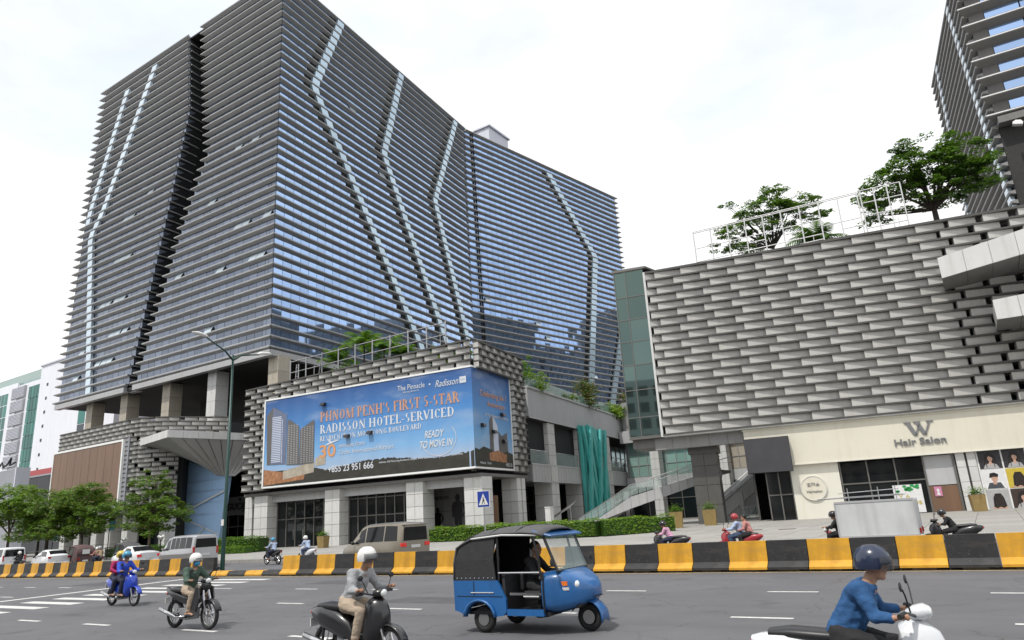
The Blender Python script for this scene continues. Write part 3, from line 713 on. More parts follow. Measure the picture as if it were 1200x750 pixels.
# shopfront glazing: mullions and panes per bay
pane_cache = {}
def glazed_bay(parent, x0, x1, y, z0, z1, nx, rows, mp='glass_shop', mm='mullion', mw=.09):
    fr = MB(); w = (x1 - x0) / nx
    for i in range(nx + 1): fr.box(x0 + i * w - mw / 2, x0 + i * w + mw / 2, y - .09, y + .05, z0, z1)
    for zz in rows: fr.box(x0 + mw / 2, x1 - mw / 2, y - .07, y + .04, zz - mw / 2, zz + mw / 2)
    fr.build('mullion_frame', mm, parent)
    lv = sorted(set([z0] + list(rows) + [z1]))
    for i in range(nx):
        for a, b in zip(lv, lv[1:]):
            if b - a < .15: continue
            key = (round(w, 3), round(b - a, 3), mp)
            if key not in pane_cache:
                q = MB(); q.box(-w / 2 + mw / 2, w / 2 - mw / 2, 0, .02, .05, b - a - .05); pane_cache[key] = q.mesh('window_pane', mp)
            mesh_obj('window_pane', pane_cache[key], parent, (x0 + (i + .5) * w, y, a))
glazed_bay(pod, .0, 7.0, 1.35, FZ, 4.55, 6, (2.9,)); glazed_bay(pod, 8.9, 16.1, 1.35, FZ, 4.55, 7, (2.75, 4.3))
for x in (2.2, 3.4, 11.2, 12.6):
    b = MB(); b.tube((x, 1.2, 1.0), (x, 1.2, 1.9), .03); b.build('door_handle', 'rail_steel', pod)
# fashion shop recess between the right columns
rw = MB(); rw.box(14.2, 22.0, 4.6, 4.75, .3, 5.2); rw.box(22.05, 22.2, 1.8, 4.5, .3, 5.2); rw.build('shop_wall', 'stone_dark', pod)
for i in range(11):
    b = MB(); b.box(14.25 + i * .7, 14.92 + i * .7, 4.5, 4.6, .35, 2.7); b.build('wall_panel', 'stone_grey', pod)
    b = MB(); b.box(14.25 + i * .7, 14.92 + i * .7, 4.5, 4.6, 2.75, 5.1); b.build('wall_panel', 'stone_grey', pod)
st = thing('shop_sign', 'dark FASHION lettering on the grey wall beneath the billboard', 'sign', (BX, BY, 0), BA)
text_part('lettering', 'FASHION', .34, 'black_plastic', st, 15.85, 4.47, 3.75, 1.75)
def figure_print(name, label, x, z, h, m, y=4.45):
    o = MB(); s = h / 1.75
    o.prism_y([(x - .12 * s, z), (x - .02 * s, z), (x + .0 * s, z + .8 * s), (x - .2 * s, z + .85 * s)], y, y + .012)
    o.prism_y([(x + .06 * s, z), (x + .17 * s, z), (x + .2 * s, z + .85 * s), (x + .0 * s, z + .8 * s)], y - .002, y + .012)
    o.prism_y([(x - .2 * s, z + .8 * s), (x + .2 * s, z + .8 * s), (x + .24 * s, z + 1.42 * s), (x + .07 * s, z + 1.48 * s), (x - .07 * s, z + 1.48 * s), (x - .24 * s, z + 1.42 * s)], y - .004, y + .012)
    o.prism_y([(x + .22 * s, z + 1.4 * s), (x + .3 * s, z + 1.36 * s), (x + .44 * s, z + 1.05 * s), (x + .22 * s, z + .78 * s), (x + .2 * s, z + .86 * s), (x + .34 * s, z + 1.06 * s)], y - .004, y + .012)
    o.prism_y([(x - .22 * s, z + 1.4 * s), (x - .3 * s, z + 1.3 * s), (x - .3 * s, z + .8 * s), (x - .22 * s, z + .8 * s)], y - .003, y + .012)
    o.prism_y([(x + .12 * s * math.cos(a), z + 1.62 * s + .15 * s * math.sin(a)) for a in [i * math.pi / 5 for i in range(10)]], y - .006, y + .012)
    q = o.build(name, m, None, loc=(BX, BY, 0), rot=(0, 0, BA)); tag(q, label, 'poster'); return q
figure_print('figure_poster', 'dark figure cut-out with hand on hip under the FASHION letters', 16.45, .55, 2.5, 'black_plastic')
figure_print('figure_poster', 'larger dark figure print with flowing hair, right of the FASHION letters', 18.6, .5, 3.6, 'screen_grey')
op = MB(); op.box(0, 1.9, -.03, .03, 0, 3.0); o = op.build('shop_poster', 'screen_brown', None, loc=(-33.2, 50.3, .9), rot=(0, 0, R(98)), ); tag(o, 'tall brown shop poster between the columns right of the crossing sign', 'poster')
o.rotation_euler = (0, 0, R(20)); o.location = (-36.4, 49.2, .7)

# ---- the billboard: frame, printed sheets, small dark floodlights
bb = thing('billboard', 'big blue wraparound billboard with gold and white hotel lettering', 'billboard', (BX, BY, 0), BA)
def skyprint(name):
    mt = bpy.data.materials.new(name); mt.use_nodes = True; t = mt.node_tree; b = t.nodes['Principled BSDF']; b.inputs['Roughness'].default_value = .4
    tcn = t.nodes.new('ShaderNodeTexCoord'); sx = t.nodes.new('ShaderNodeSeparateXYZ'); t.links.new(tcn.outputs['Object'], sx.inputs[0])
    mr = t.nodes.new('ShaderNodeMapRange'); mr.inputs['From Min'].default_value = 6; mr.inputs['From Max'].default_value = 14.2; t.links.new(sx.outputs['Z'], mr.inputs['Value'])
    r = t.nodes.new('ShaderNodeValToRGB'); e = r.color_ramp.elements
    e[0].position = .12; e[0].color = (.36, .47, .64, 1); e[1].position = 1; e[1].color = (.025, .09, .28, 1)
    x = e.new(.3); x.color = (.20, .42, .70, 1); x = e.new(.62); x.color = (.07, .24, .56, 1)
    t.links.new(mr.outputs[0], r.inputs['Fac'])
    n = t.nodes.new('ShaderNodeTexNoise'); n.inputs['Scale'].default_value = .35; n.inputs['Detail'].default_value = 6
    mp_ = t.nodes.new('ShaderNodeMapping'); mp_.inputs['Scale'].default_value = (.7, 1, 2.4); t.links.new(tcn.outputs['Object'], mp_.inputs[0]); t.links.new(mp_.outputs[0], n.inputs['Vector'])
    r2_ = t.nodes.new('ShaderNodeValToRGB'); r2_.color_ramp.elements[0].position = .5; r2_.color_ramp.elements[1].position = .75; r2_.color_ramp.elements[0].color = (0, 0, 0, 1); r2_.color_ramp.elements[1].color = (.45, .45, .45, 1)
    t.links.new(n.outputs['Fac'], r2_.inputs['Fac'])
    mm = t.nodes.new('ShaderNodeMix'); mm.data_type = 'RGBA'; t.links.new(r2_.outputs['Color'], mm.inputs[0]); t.links.new(r.outputs['Color'], mm.inputs[6]); mm.inputs[7].default_value = (.40, .48, .60, 1)
    w = t.nodes.new('ShaderNodeTexWave'); w.inputs['Scale'].default_value = .16; w.inputs['Distortion'].default_value = 1.5; w.inputs['Detail'].default_value = 1
    t.links.new(tcn.outputs['Object'], w.inputs['Vector'])
    bp = t.nodes.new('ShaderNodeBump'); bp.inputs['Strength'].default_value = .25; bp.inputs['Distance'].default_value = .25; t.links.new(w.outputs['Fac'], bp.inputs['Height']); t.links.new(bp.outputs['Normal'], b.inputs['Normal'])
    t.links.new(mm.outputs[2], b.inputs['Base Color']); MATS[name] = mt
skyprint('print_sky')
mat('print_dark', (.035, .033, .025), .45, var=.35, vscale=1.5); mat('print_gold', (.56, .30, .19), .45, var=.2, vscale=2); mat('print_white', (.62, .65, .69), .45)
mat('print_tower_a', (.14, .17, .26), .45, var=.15, vscale=1); mat('print_tower_b', (.12, .115, .115), .45, var=.1); mat('print_pale', (.55, .60, .72), .45); mat('print_building', (.40, .35, .28), .45, var=.25, vscale=2); mat('print_warm', (.36, .17, .08), .45, var=.5, vscale=3)
mat('print_orange', (.66, .31, .13), .45)
YF = -.72
fr = MB(); fr.box(.02, 23.62, YF - .06, -.02, 5.85, 6.0); fr.box(.02, 23.62, YF - .06, -.02, 14.25, 14.4); fr.box(-.1, .06, YF - .06, -.02, 5.86, 14.39)
fr.build('frame', 'frame_white', bb)
sh = MB(); sh.box(.06, 23.6, YF, -.03, 6.0, 14.25); sh.build('front_sheet', 'print_sky', bb)
c9, s9 = math.cos(KA), math.sin(KA)
def SD(q, d, z): return (23.62 + c9 * q + s9 * d, YF + s9 * q - c9 * d, z)     # side wall frame (q along, d outward)
b = MB(); b.hexa([SD(0, 0, 6), SD(7.2, 0, 6), SD(7.2, -.5, 6), SD(0, -.5, 6)], [SD(0, 0, 14.25), SD(7.2, 0, 14.25), SD(7.2, -.5, 14.25), SD(0, -.5, 14.25)]); b.build('side_sheet', 'print_sky', bb)
b = MB()
for z0, z1 in ((5.85, 6.0), (14.25, 14.4)): b.hexa([SD(.0, .06, z0), SD(7.35, .06, z0), SD(7.35, -.5, z0), SD(.0, -.5, z0)], [SD(.0, .06, z1), SD(7.35, .06, z1), SD(7.35, -.5, z1), SD(.0, -.5, z1)])
b.hexa([SD(7.2, .06, 6), SD(7.35, .06, 6), SD(7.35, -.5, 6), SD(7.2, -.5, 6)], [SD(7.2, .06, 14.25), SD(7.35, .06, 14.25), SD(7.35, -.5, 14.25), SD(7.2, -.5, 14.25)])
b.build('side_frame', 'frame_white', bb)
def pr(name, poly, m, d=.012, side=False):
    b = MB()
    if side: b.add([SD(x, d, z) for x, z in poly], [tuple(range(len(poly)))])
    else: b.add([(x, YF - d, z) for x, z in poly], [tuple(range(len(poly)))])
    return b.build(name, m, bb)
# printed skyline, trees and towers (flat print)
rp = random.Random(3)
tl = [(.08, 6.02), (23.58, 6.02), (23.58, 7.35)]; x = 23.3
while x > 7: tl.append((x, 7.15 + .16 * rp.random() + .22 * math.sin(x * .55) + (.12 if 9 < x < 13 else 0))); x -= rp.uniform(.1, .22)
tl += [(6.6, 7.3), (.08, 7.4)]
pr('printed_trees', tl, 'print_dark')
pr('printed_house', [(.1, 6.1), (5.2, 6.35), (5.4, 7.3), (3.2, 7.1), (.1, 7.6)], 'print_warm', .016)
pr('printed_house', [(2.6, 6.5), (6.4, 6.9), (6.5, 7.9), (4.6, 7.6), (2.6, 7.3)], 'print_building', .018)
pr('printed_house', [(6.6, 7.4), (7.8, 7.5), (7.8, 8.3), (7.1, 8.4), (7.0, 8.2), (6.6, 8.2)], 'print_building', .018)
pr('printed_tower', [(.45, 8.0), (.25, 12.8), (1.15, 13.55), (2.9, 12.6), (2.9, 7.9)], 'print_tower_b', .02)
pr('printed_tower', [(.95, 8.0), (1.1, 13.5), (2.9, 12.6), (2.9, 7.9)], 'print_tower_a', .024)
pr('printed_tower', [(3.0, 7.8), (3.0, 12.0), (3.3, 12.1), (4.5, 11.3), (4.6, 7.7)], 'print_tower_b', .021)
pr('printed_tower', [(4.62, 7.7), (4.62, 11.0), (6.3, 11.75), (6.4, 11.6), (6.4, 7.7)], 'print_tower_b', .021)
b = MB()
for i in range(26):
    z = 8.2 + i * .17
    b.quad((1.0, YF - .03, z), (2.2, YF - .03, z - .01), (2.2, YF - .03, z + .09), (1.0, YF - .03, z + .09))
for i in range(6): b.quad((2.3, YF - .03, 8.1 + i * .7), (2.38, YF - .03, 8.1 + i * .7), (2.38, YF - .03, 8.75 + i * .7), (2.3, YF - .03, 8.75 + i * .7))
b.build('printed_windows', 'print_pale', bb, kind='stuff')
b = MB()
for i in range(22):
    z = 7.9 + i * .17
    for x0 in (3.1, 3.45, 3.8, 4.15): b.quad((x0, YF - .027, z), (x0 + .2, YF - .027, z), (x0 + .2, YF - .027, z + .06), (x0, YF - .027, z + .06))
    if i < 20:
        for x0 in (4.75, 5.1, 5.45, 5.8, 6.1): b.quad((x0, YF - .027, z), (x0 + .18, YF - .027, z), (x0 + .18, YF - .027, z + .05), (x0, YF - .027, z + .05))
b.build('printed_windows', 'vent_grey', bb, kind='stuff')
def btxt(s, h, mt, x, z, width, serif=True, d=.03, **k):
    if serif: return mesh_obj('lettering', serif_mesh(s, h, mt, width), bb, (x, YF - d, z))
    return text_part('lettering', s, h, mt, bb, x, YF - d, z, width, depth=.004, **k)
btxt("PHNOM PENH'S FIRST 5-STAR", .92, 'print_gold', 7.1, 11.42, 15.3)
btxt('RADISSON HOTEL-SERVICED', .80, 'print_white', 7.1, 10.32, 14.8)
btxt('RESIDENCE ON MONIVONG BOULEVARD', .46, 'print_white', 7.1, 9.62, 11.4)
btxt('30', 1.15, 'print_orange', 7.0, 8.15, 2.0, False, bold=.03)
pr('printed_plane', [(7.7, 9.15), (9.3, 9.5), (9.35, 9.6), (8.5, 9.5), (8.1, 9.75), (8.05, 9.7), (8.25, 9.42), (7.7, 9.22)], 'print_white', .034)
btxt('minutes from', .40, 'print_white', 9.35, 8.85, 3.0, False); btxt('Techo International Airport', .40, 'print_white', 9.35, 8.22, 6.2, False)
btxt('The Pinnacle', .5, 'print_white', 16.0, 13.15, 2.9, False); btxt('RESIDENCE', .13, 'print_white', 16.6, 12.9, 1.7, False)
pr('printed_dot', [(19.35, 13.25), (19.5, 13.25), (19.5, 13.4), (19.35, 13.4)], 'print_white', .03)
btxt('Radisson', .62, 'print_white', 19.95, 12.98, 2.4, False, shear=.35)
pr('printed_badge', [(22.45, 13.0), (23.1, 13.0), (23.1, 13.55), (22.45, 13.55)], 'print_white', .03); btxt('RED', .18, 'print_sky', 22.55, 13.2, .45, False, d=.036)
btxt('READY', .62, 'print_white', 18.75, 8.75, 2.0, False, shear=.2, bold=.015); btxt('TO MOVE IN', .62, 'print_white', 18.2, 7.92, 3.4, False, shear=.2, bold=.015)
b = MB()
for i in range(26):
    a0, a1 = R(-170 + i * 8), R(-170 + (i + 1) * 8); w = .05
    f = lambda a, q: (20.2 + (1.7 + q) * math.cos(a), YF - .03, 8.55 + (1.35 + q) * math.sin(a))
    b.quad(f(a0, 0), f(a1, 0), f(a1, w), f(a0, w))
b.build('printed_swoosh', 'print_white', bb)
btxt('+855 23 951 666', .60, 'print_white', 8.1, 6.72, 5.2, False, bold=.01); btxt('Tel', .16, 'print_white', 7.6, 6.95, .4, False)
btxt('Address: 430 Monivong Boulevard, Sangkat Tonle Bassac, Khan Chamkarmon, Phnom Penh', .17, 'print_white', 13.9, 7.05, 8.6, False)
def stxt(s, h, mt, q, z, width):
    me, w = text_mesh(s, h, mt, .004); o = mesh_obj('lettering', me, bb, SD(q, .03, z), (R(90), 0, KA)); o.scale = (width / w, 1, 1); return o
stxt('Celebrating the 1', .55, 'print_orange', 1.3, 12.0, 5.0); stxt('Anniversary', .5, 'print_orange', 2.6, 11.2, 3.4); stxt('of The Pinnacle Residence', .3, 'print_white', 2.0, 10.3, 4.6)
pr('printed_tower', [(2.8, 7.2), (2.8, 10.0), (3.5, 10.6), (4.4, 9.6), (4.4, 7.2)], 'print_tower_b', .015, True); pr('printed_tower', [(3.5, 7.2), (3.5, 10.5), (4.4, 9.6), (4.4, 7.2)], 'print_pale', .02, True)
pr('printed_tower', [(4.5, 7.2), (4.5, 9.2), (5.1, 8.8), (6.2, 9.2), (6.3, 7.2)], 'print_tower_b', .015, True)
pr('printed_trees', [(.05, 6.02), (7.18, 6.02), (7.18, 7.3), (6, 7.5), (4.5, 7.1), (3, 7.5), (1.6, 7.7), (.8, 7.4), (.05, 7.5)], 'print_dark', .022, True)
pr('printed_house', [(2.6, 6.6), (5.9, 6.5), (5.9, 7.2), (4.2, 7.5), (2.6, 7.2)], 'print_warm', .028, True); stxt('+855 23', .3, 'print_white', 5.6, 6.2, 1.3); stxt('Visit Tel', .2, 'print_white', .8, 6.25, 2.0)
for q, z, side in ((7.3, 12.9, 0), (12.75, 9.7, 0), (10.15, 9.65, 0), (1.2, 9.3, 1), (3.2, 8.9, 1), (5.0, 10.55, 1), (5.1, 8.2, 1)):
    b = MB()
    if side: b.hexa([SD(q, .05, z), SD(q + .5, .05, z), SD(q + .5, .4, z), SD(q, .4, z)], [SD(q, .05, z + .32), SD(q + .5, .05, z + .32), SD(q + .5, .3, z + .27), SD(q, .3, z + .27)])
    else: b.hexa([(q, YF - .05, z), (q + .5, YF - .05, z), (q + .5, YF - .4, z), (q, YF - .4, z)], [(q, YF - .05, z + .3), (q + .5, YF - .05, z + .3), (q + .5, YF - .3, z + .25), (q, YF - .3, z + .25)])
    b.build('floodlight', 'black_plastic', bb)
# ================================================================== LEFT PODIUM (rounded corner, brown screen), ENTRANCE CANOPY
LX, LY = -82.0, 44.0
lp = thing('podium_building', 'podium with rounded louvred corner above the brown screen, under the left end of the tower', 'building', (LX, LY, 0))
pth = [(-16.0, .0), (.2, .0)] + [(.2 + 5.2 * math.sin(R(a)), 5.2 - 5.2 * math.cos(R(a))) for a in (18, 36, 54)] + [(6.6, 5.2)]
pth2 = pth[:-1] + [(7.6, 7.6)]
inner = [(x - .0, y + .62) for x, y in pth2]
b = MB(); b.prism_z([(-15.9, .62), (.1, .62), (1.6, .95), (3.0, 1.75), (4.0, 2.95), (4.6, 3.9), (-1.6, 9.5), (-15.9, 24)], 5.6, 13.2); b.prism_z([(-15.9, .62), (.1, .62), (1.6, .95), (3.0, 1.75), (4.0, 2.95), (7.0, 8.3), (7.0, 12.9), (-15.9, 24)], 13.32, 14.9); b.build('upper_wall', 'void_dark', lp)
lpg = lambda s, r: .04 if s < 15 else (.12 if (r * 7 + int(s)) % 3 else .62)
cladding(lp, pth2, 13.28, 15.3, 4, 1.5, gap=lpg, d=.55, phase=(.5, 0), lean=.22)
cladding(lp, [(x, y + .004) for x, y in pth2[:-1]] + [(4.95, 3.05)], 5.7, 13.262, 15, 1.5, gap=lpg, d=.55, phase=(0, .5), lean=.22, skip=lambda r: (-.5, 15.6) if r < 14 else None)
for i, (s, r) in enumerate(((17.6, 17), (19.2, 16), (20.4, 15), (18.2, 12), (19.8, 10), (21.2, 8), (20.4, 6))):
    z = 5.7 + r * .505 + .06; t = (s - 16.2) / 12; x, y = .9 + t * 5.4, .9 + t * t * 5.6
    b = MB(); b.box(-.35, .35, -.02, .02, 0, .36); b.build('lit_window', 'cloth_tan' if i % 2 else 'glass_dark', lp, loc=(x + .02, y - .12, z), rot=(0, 0, R(35 + 25 * t)))
for x in (-15, -11.5, -7.5, -4.4, -.8, 3.4): column(lp, x, 1.2 if x < 2 else 3.2, .2, 5.6, 1.2, 'stone_white', 1.3)
b = MB(); b.box(-15.9, 3.0, 3.6, 3.8, .2, 5.6); b.build('shop_back_wall', 'glass_dark', lp)
b = MB(); b.box(-16, 1.0, .1, .5, 4.9, 5.65); b.build('header_panel', 'wall_panel', lp)
glazed_bay(lp, -14.2, -1.4, 2.6, .3, 4.9, 9, (2.6,), 'glass_shop', 'mullion_light')
ls = thing('video_screen', 'big switched-off brown video screen on the podium left of the blue pier', 'screen', (LX, LY, 0))
b = MB(); b.box(-16.3, -.3, -.8, -.1, 5.75, 12.85); b.build('screen_panel', 'screen_brown', ls)
b = MB(); b.box(-16.5, -.02, -.86, -.06, 12.86, 13.1); b.box(-.28, .0, -.86, .1, 5.6, 12.85); b.box(-16.5, -.29, -.86, -.06, 5.5, 5.74); b.box(-16.5, -16.31, -.86, -.06, 5.75, 12.85); b.build('frame', 'frame_white', ls)
for i in range(1, 9):
    b = MB(); x = -16.3 + i * 16 / 9; b.box(x - .012, x + .012, -.812, -.79, 5.76, 12.84); b.build('panel_seam', 'screen_grey', ls)
b = MB(); b.box(.05, .75, -.55, .0, 5.6, 13.25); b.build('side_post', 'mid_grey', ls)
# canopy: inverted pyramid on a blue pier
cn = thing('entrance_canopy', 'white folded entrance canopy spreading out above the blue pier', 'canopy', (-75.0, 49.0, 0))
A_, B_, C_, D_ = (-5.2, -5.0), (3.4, -6.7), (5.6, 6.0), (-4.8, 6.0)
b = MB(); b.prism_z([A_, B_, C_, D_], 12.15, 12.9); b.build('roof_slab', 'clad_white', cn)
for P0, P1, n in ((A_, B_, 6), (B_, C_, 8)):
    for i in range(n):
        q0 = [lerp(P0[k], P1[k], i / n) for k in (0, 1)]; q1 = [lerp(P0[k], P1[k], (i + 1) / n) for k in (0, 1)]
        F = Face(q0, math.degrees(math.atan2(q1[1] - q0[1], q1[0] - q0[0]))); l = math.hypot(q1[0] - q0[0], q1[1] - q0[1])
        b = MB(); fbox(b, F, .015, l - .015, .0, .06, 12.12, 12.92); b.build('fascia_panel', 'clad_white', cn)
pt = [(-4.3, 1.0, 10.86), (1.5, .6, 8.4), (4.4, 1.0, 8.1), (4.4, 3.5, 8.1), (-4.3, 3.5, 10.86)]
def soff(e0, e1, t0, t1, n):
    for i in range(n):
        u0, u1 = i / n, (i + 1) / n
        L3 = lambda p, q, t: tuple(lerp(p[k], q[k], t) for k in range(3))
        a, b_, c, d = L3(e0, e1, u0 + .004), L3(e0, e1, u1 - .004), L3(t0, t1, u1 - .004), L3(t0, t1, u0 + .004)
        m_ = MB(); m_.hexa([a, b_, c, d], [(p[0], p[1], p[2] + .05) for p in (a, b_, c, d)]); m_.build('soffit_panel', 'soffit_panel', cn)
z_ = 12.12
soff((*A_, z_), (*B_, z_), pt[0], pt[1], 8); soff((*B_, z_), (*C_, z_), pt[1], pt[2], 9); soff((*C_, z_), (*D_, z_), pt[3], pt[4], 4); soff((*D_, z_), (*A_, z_), pt[4], pt[0], 4)
PD = -.75
b = MB(); b.hexa([(-3.6, .9, .2), (3.0, .7, .2), (3.0, 1.2, .2), (-3.6, 1.3, .2)], [(-4.6, 1.02, 10.7), (3.9, .95, 8.2), (3.9, 1.45, 8.2), (-4.6, 1.5, 10.7)]); b.build('pier', 'pier_blue', cn, loc=(PD, 0, 0))
for z in (1.6, 2.9, 4.2, 5.5, 6.8, 8.0):
    w0 = lerp(-3.6, -4.6, z / 10.6); w1 = lerp(3.0, 3.9, z / 8.2); yy = lerp(.9, 1.02, z / 10.5) - .035
    b = MB(); b.box(w0 + .02, w1 - .02, yy - .01 - .05, yy + .02, z, z + .012); b.build('pier_joint', 'mid_grey', cn, loc=(PD, 0, 0))
def pline(x0, z0, x1, z1, w=.13, y=.72):
    b = MB(); dx, dz = x1 - x0, z1 - z0; l = math.hypot(dx, dz); nx, nz_ = -dz / l * w / 2, dx / l * w / 2
    b.prism_y([(x0 - nx, z0 - nz_), (x1 - nx, z1 - nz_), (x1 + nx, z1 + nz_), (x0 + nx, z0 + nz_)], y, y + .05); b.build('pale_strip', 'line_pale', cn, loc=(PD, 0, 0))
pline(-3.95, 4.6, 3.6, 6.6, .22); pline(-3.9, 3.9, 3.1, 1.9); pline(-3.5, .5, .4, 2.75)
# entrance recess wall and its lettering
er = thing('entrance_wall', 'dark entrance recess behind the blue pier with a pale sign band', 'wall', (-80.0, 57.0, 0))
b = MB(); b.box(-8, 22, .3, .5, .2, 15.0); b.build('back_wall', 'void_dark', er)
b = MB(); b.box(-7, 8, .0, .29, 4.1, 6.4); b.build('sign_band', 'wall_grey', er)
glazed_bay(er, -7, 8, .1, .3, 4.1, 8, (2.7,), 'glass_shop', 'mullion')
for z in (12.6, 13.2, 13.8, 14.4): 
    b = MB(); b.box(-2, 18, -1.6, -1.5, z, z + .12); b.build('rail', 'clad_shelf', er)
for i in range(12):
    b = MB(); b.box(-1.9 + i * 1.6, -.4 + i * 1.6, -1.3, -1.27, 12.4, 14.9); b.build('window_pane', 'glass_teal', er)
jl = thing('shop_sign', 'black raised letters ending GUOJI on the pale band behind the pier', 'sign', (-80.0, 57.0, 0))
text_part('lettering', 'JIANG GUOJI', .85, 'black_plastic', jl, -6.3, -.06, 4.75, 8.4, depth=.04, bold=.02)
b = MB(); b.prism_y([(.25 * math.cos(i * math.pi / 4) * (1 if i % 2 else .5), 5.95 + .25 * math.sin(i * math.pi / 4) * (1 if i % 2 else .5)) for i in range(8)], -.06, -.01); b.build('emblem', 'black_plastic', jl, loc=(.8, 0, 0))

# ================================================================== GALLERY (two-storey arcade running back from the street)
gal = thing('gallery_building', 'pale two-storey shopping arcade with open balconies right of the billboard', 'building', (-35.34, 51.76, -.266), R(98)); gal.scale = (1.14,) * 3
def gbox(name, mt, *a, **k):
    b = MB(); b.box(*a); return b.build(name, mt, gal, **k)
gbox('parapet_wall', 'wall_grey', 5.7, 66, .0, .5, 10.12, 12.62); gbox('coping', 'wall_panel', 5.7, 66, -.12, .6, 12.62, 12.78)
gbox('roof', 'soffit_dark', 5.7, 66, .5, 26, 12.0, 12.2); gbox('ceiling', 'soffit_dark', 5.7, 66, .05, 6.2, 9.95, 10.12); gbox('floor_slab', 'stone_grey', 5.7, 66, .06, 6.2, 4.72, 6.05)
gbox('back_wall', 'stone_dark', 5.7, 66, 6.2, 6.4, .3, 12)
for s in (2.0,): gbox('edge_strip', 'wall_panel', 5.7, 66, -.06, .02, 6.05, 6.17); gbox('edge_strip', 'wall_panel', 5.7, 66, -.06, .02, 4.6, 4.72); gbox('edge_strip', 'wall_panel', 5.7, 66, -.08, .0, 10.0, 10.12)
bays = [(5.8, 9.7), (11.6, 17.4), (19.1, 26.2), (27.8, 60.2), (62, 66)]
pm_ = MB(); pm_.box(.01, .59, -.03, .03, 4.73, 6.04); pm_me = pm_.mesh('wall_panel', 'wall_panel')
for s0, s1 in bays:
    n = int((s1 - s0) / .6)
    for i in range(n): mesh_obj('wall_panel', pm_me, gal, (s0 + i * (s1 - s0) / n, -.0, 0))
for s in (10.65, 18.25, 27.0, 61.1):
    column(gal, s, .85, .3, 4.7, 1.7, 'stone_white', 1.1); column(gal, s, .85, 6.06, 9.95, 1.6, 'stone_white', 1.0); gbox('column_band', 'stone_white', s - .8, s + .8, -.05, .1, 4.72, 6.04)
# dark shops upstairs and down, with lighter openings
glazed_bay(gal, 5.8, 26, 5.9, 6.1, 9.9, 14, (7.6,), 'glass_dark', 'mullion'); glazed_bay(gal, 5.8, 26, 5.9, .5, 4.6, 14, (3.1,), 'glass_shop', 'mullion')
glazed_bay(gal, 28, 60, 3.2, 6.1, 9.9, 16, (8.4,), 'glass_teal_bright', 'mullion_light'); glazed_bay(gal, 28, 66, 5.6, .5, 4.6, 14, (3.1,), 'glass_shop', 'mullion')
for s0, s1 in bays:     # glass balustrades
    n = max(1, round((s1 - s0) / 2.4)); w = (s1 - s0) / n
    q = MB(); q.box(.03, w - .03, -.015, .015, 6.2, 7.25); me = q.mesh('balustrade_pane', 'glass_rail')
    for i in range(n): mesh_obj('balustrade_pane', me, gal, (s0 + i * w, .12, 0))
    b = MB(); b.tube((s0, .12, 7.3), (s1, .12, 7.3), .035); b.build('handrail', 'rail_steel', gal)
for s, y in ((14, 2), (33, 1.2)):
    b = MB(); b.box(-1.6, 1.6, -.5, .5, 6.06, 6.85); b.build('counter', 'stone_beige', gal, loc=(s, y, 0))
q = MB(); q.box(.03, 1.97, -.015, .015, 12.8, 13.75); me = q.mesh('balustrade_pane', 'glass_rail_green')
for i in range(32): mesh_obj('balustrade_pane', me, gal, (5.8 + i * 1.9, .3, 0))
pb = MB(); pb.box(5.9, 66, .6, 3.2, 12.2, 12.95); pb.build('roof_planter', 'stone_grey', gal)
for s, z, w, h, lbl, sv in ((7.5, .8, 1.6, 2.6, 'dark shop poster with a pale emblem inside the arcade doorway left of the bollard', 3),):
    o = MB(); o.box(-w / 2, w / 2, -.04, .04, 0, h); q = o.build('shop_poster', 'screen_grey', None, loc=(-39.4, 60.2, .5), rot=(0, 0, R(30))); tag(q, lbl, 'poster')
# three shop mannequins on the upper floor
def mannequin(x, y, h, lbl):
    b = MB(); s = h / 1.75
    b.loft([[(x + rx * s * math.cos(a), y + ry * s * math.sin(a), 6.7 + z * s) for a in [i * math.pi / 4 for i in range(8)]] for z, rx, ry in ((0, .28, .22), (.45, .2, .16), (.95, .15, .12), (1.1, .19, .13), (1.38, .21, .12), (1.46, .07, .07), (1.52, .06, .06), (1.6, .10, .10), (1.74, .06, .06))])
    for sd in (-1, 1): b.path([(x + sd * .2 * s, y, 6.7 + 1.38 * s), (x + sd * .28 * s, y - .05, 6.7 + 1.05 * s), (x + sd * .2 * s, y - .16 * s, 6.7 + .85 * s)], [.055 * s, .045 * s, .03 * s], 6)
    o = b.build('mannequin', 'black_plastic', None, smooth=True); tag(o, lbl, 'mannequin')
P_ = lambda s, y: (-35.34 + 1.14 * (math.cos(R(98)) * s - math.sin(R(98)) * y), 51.76 + 1.14 * (math.sin(R(98)) * s + math.cos(R(98)) * y))
mannequin(*P_(38.2, 1.6), 1.9, 'small dark mannequin, leftmost on the upper arcade floor beside teal glass')
mannequin(*P_(44.2, 1.8), 2.9, 'tall dark mannequin in the middle of the upper arcade display'); mannequin(*P_(47.2, 1.8), 2.0, 'dark mannequin just right of the tall one on the upper arcade floor')
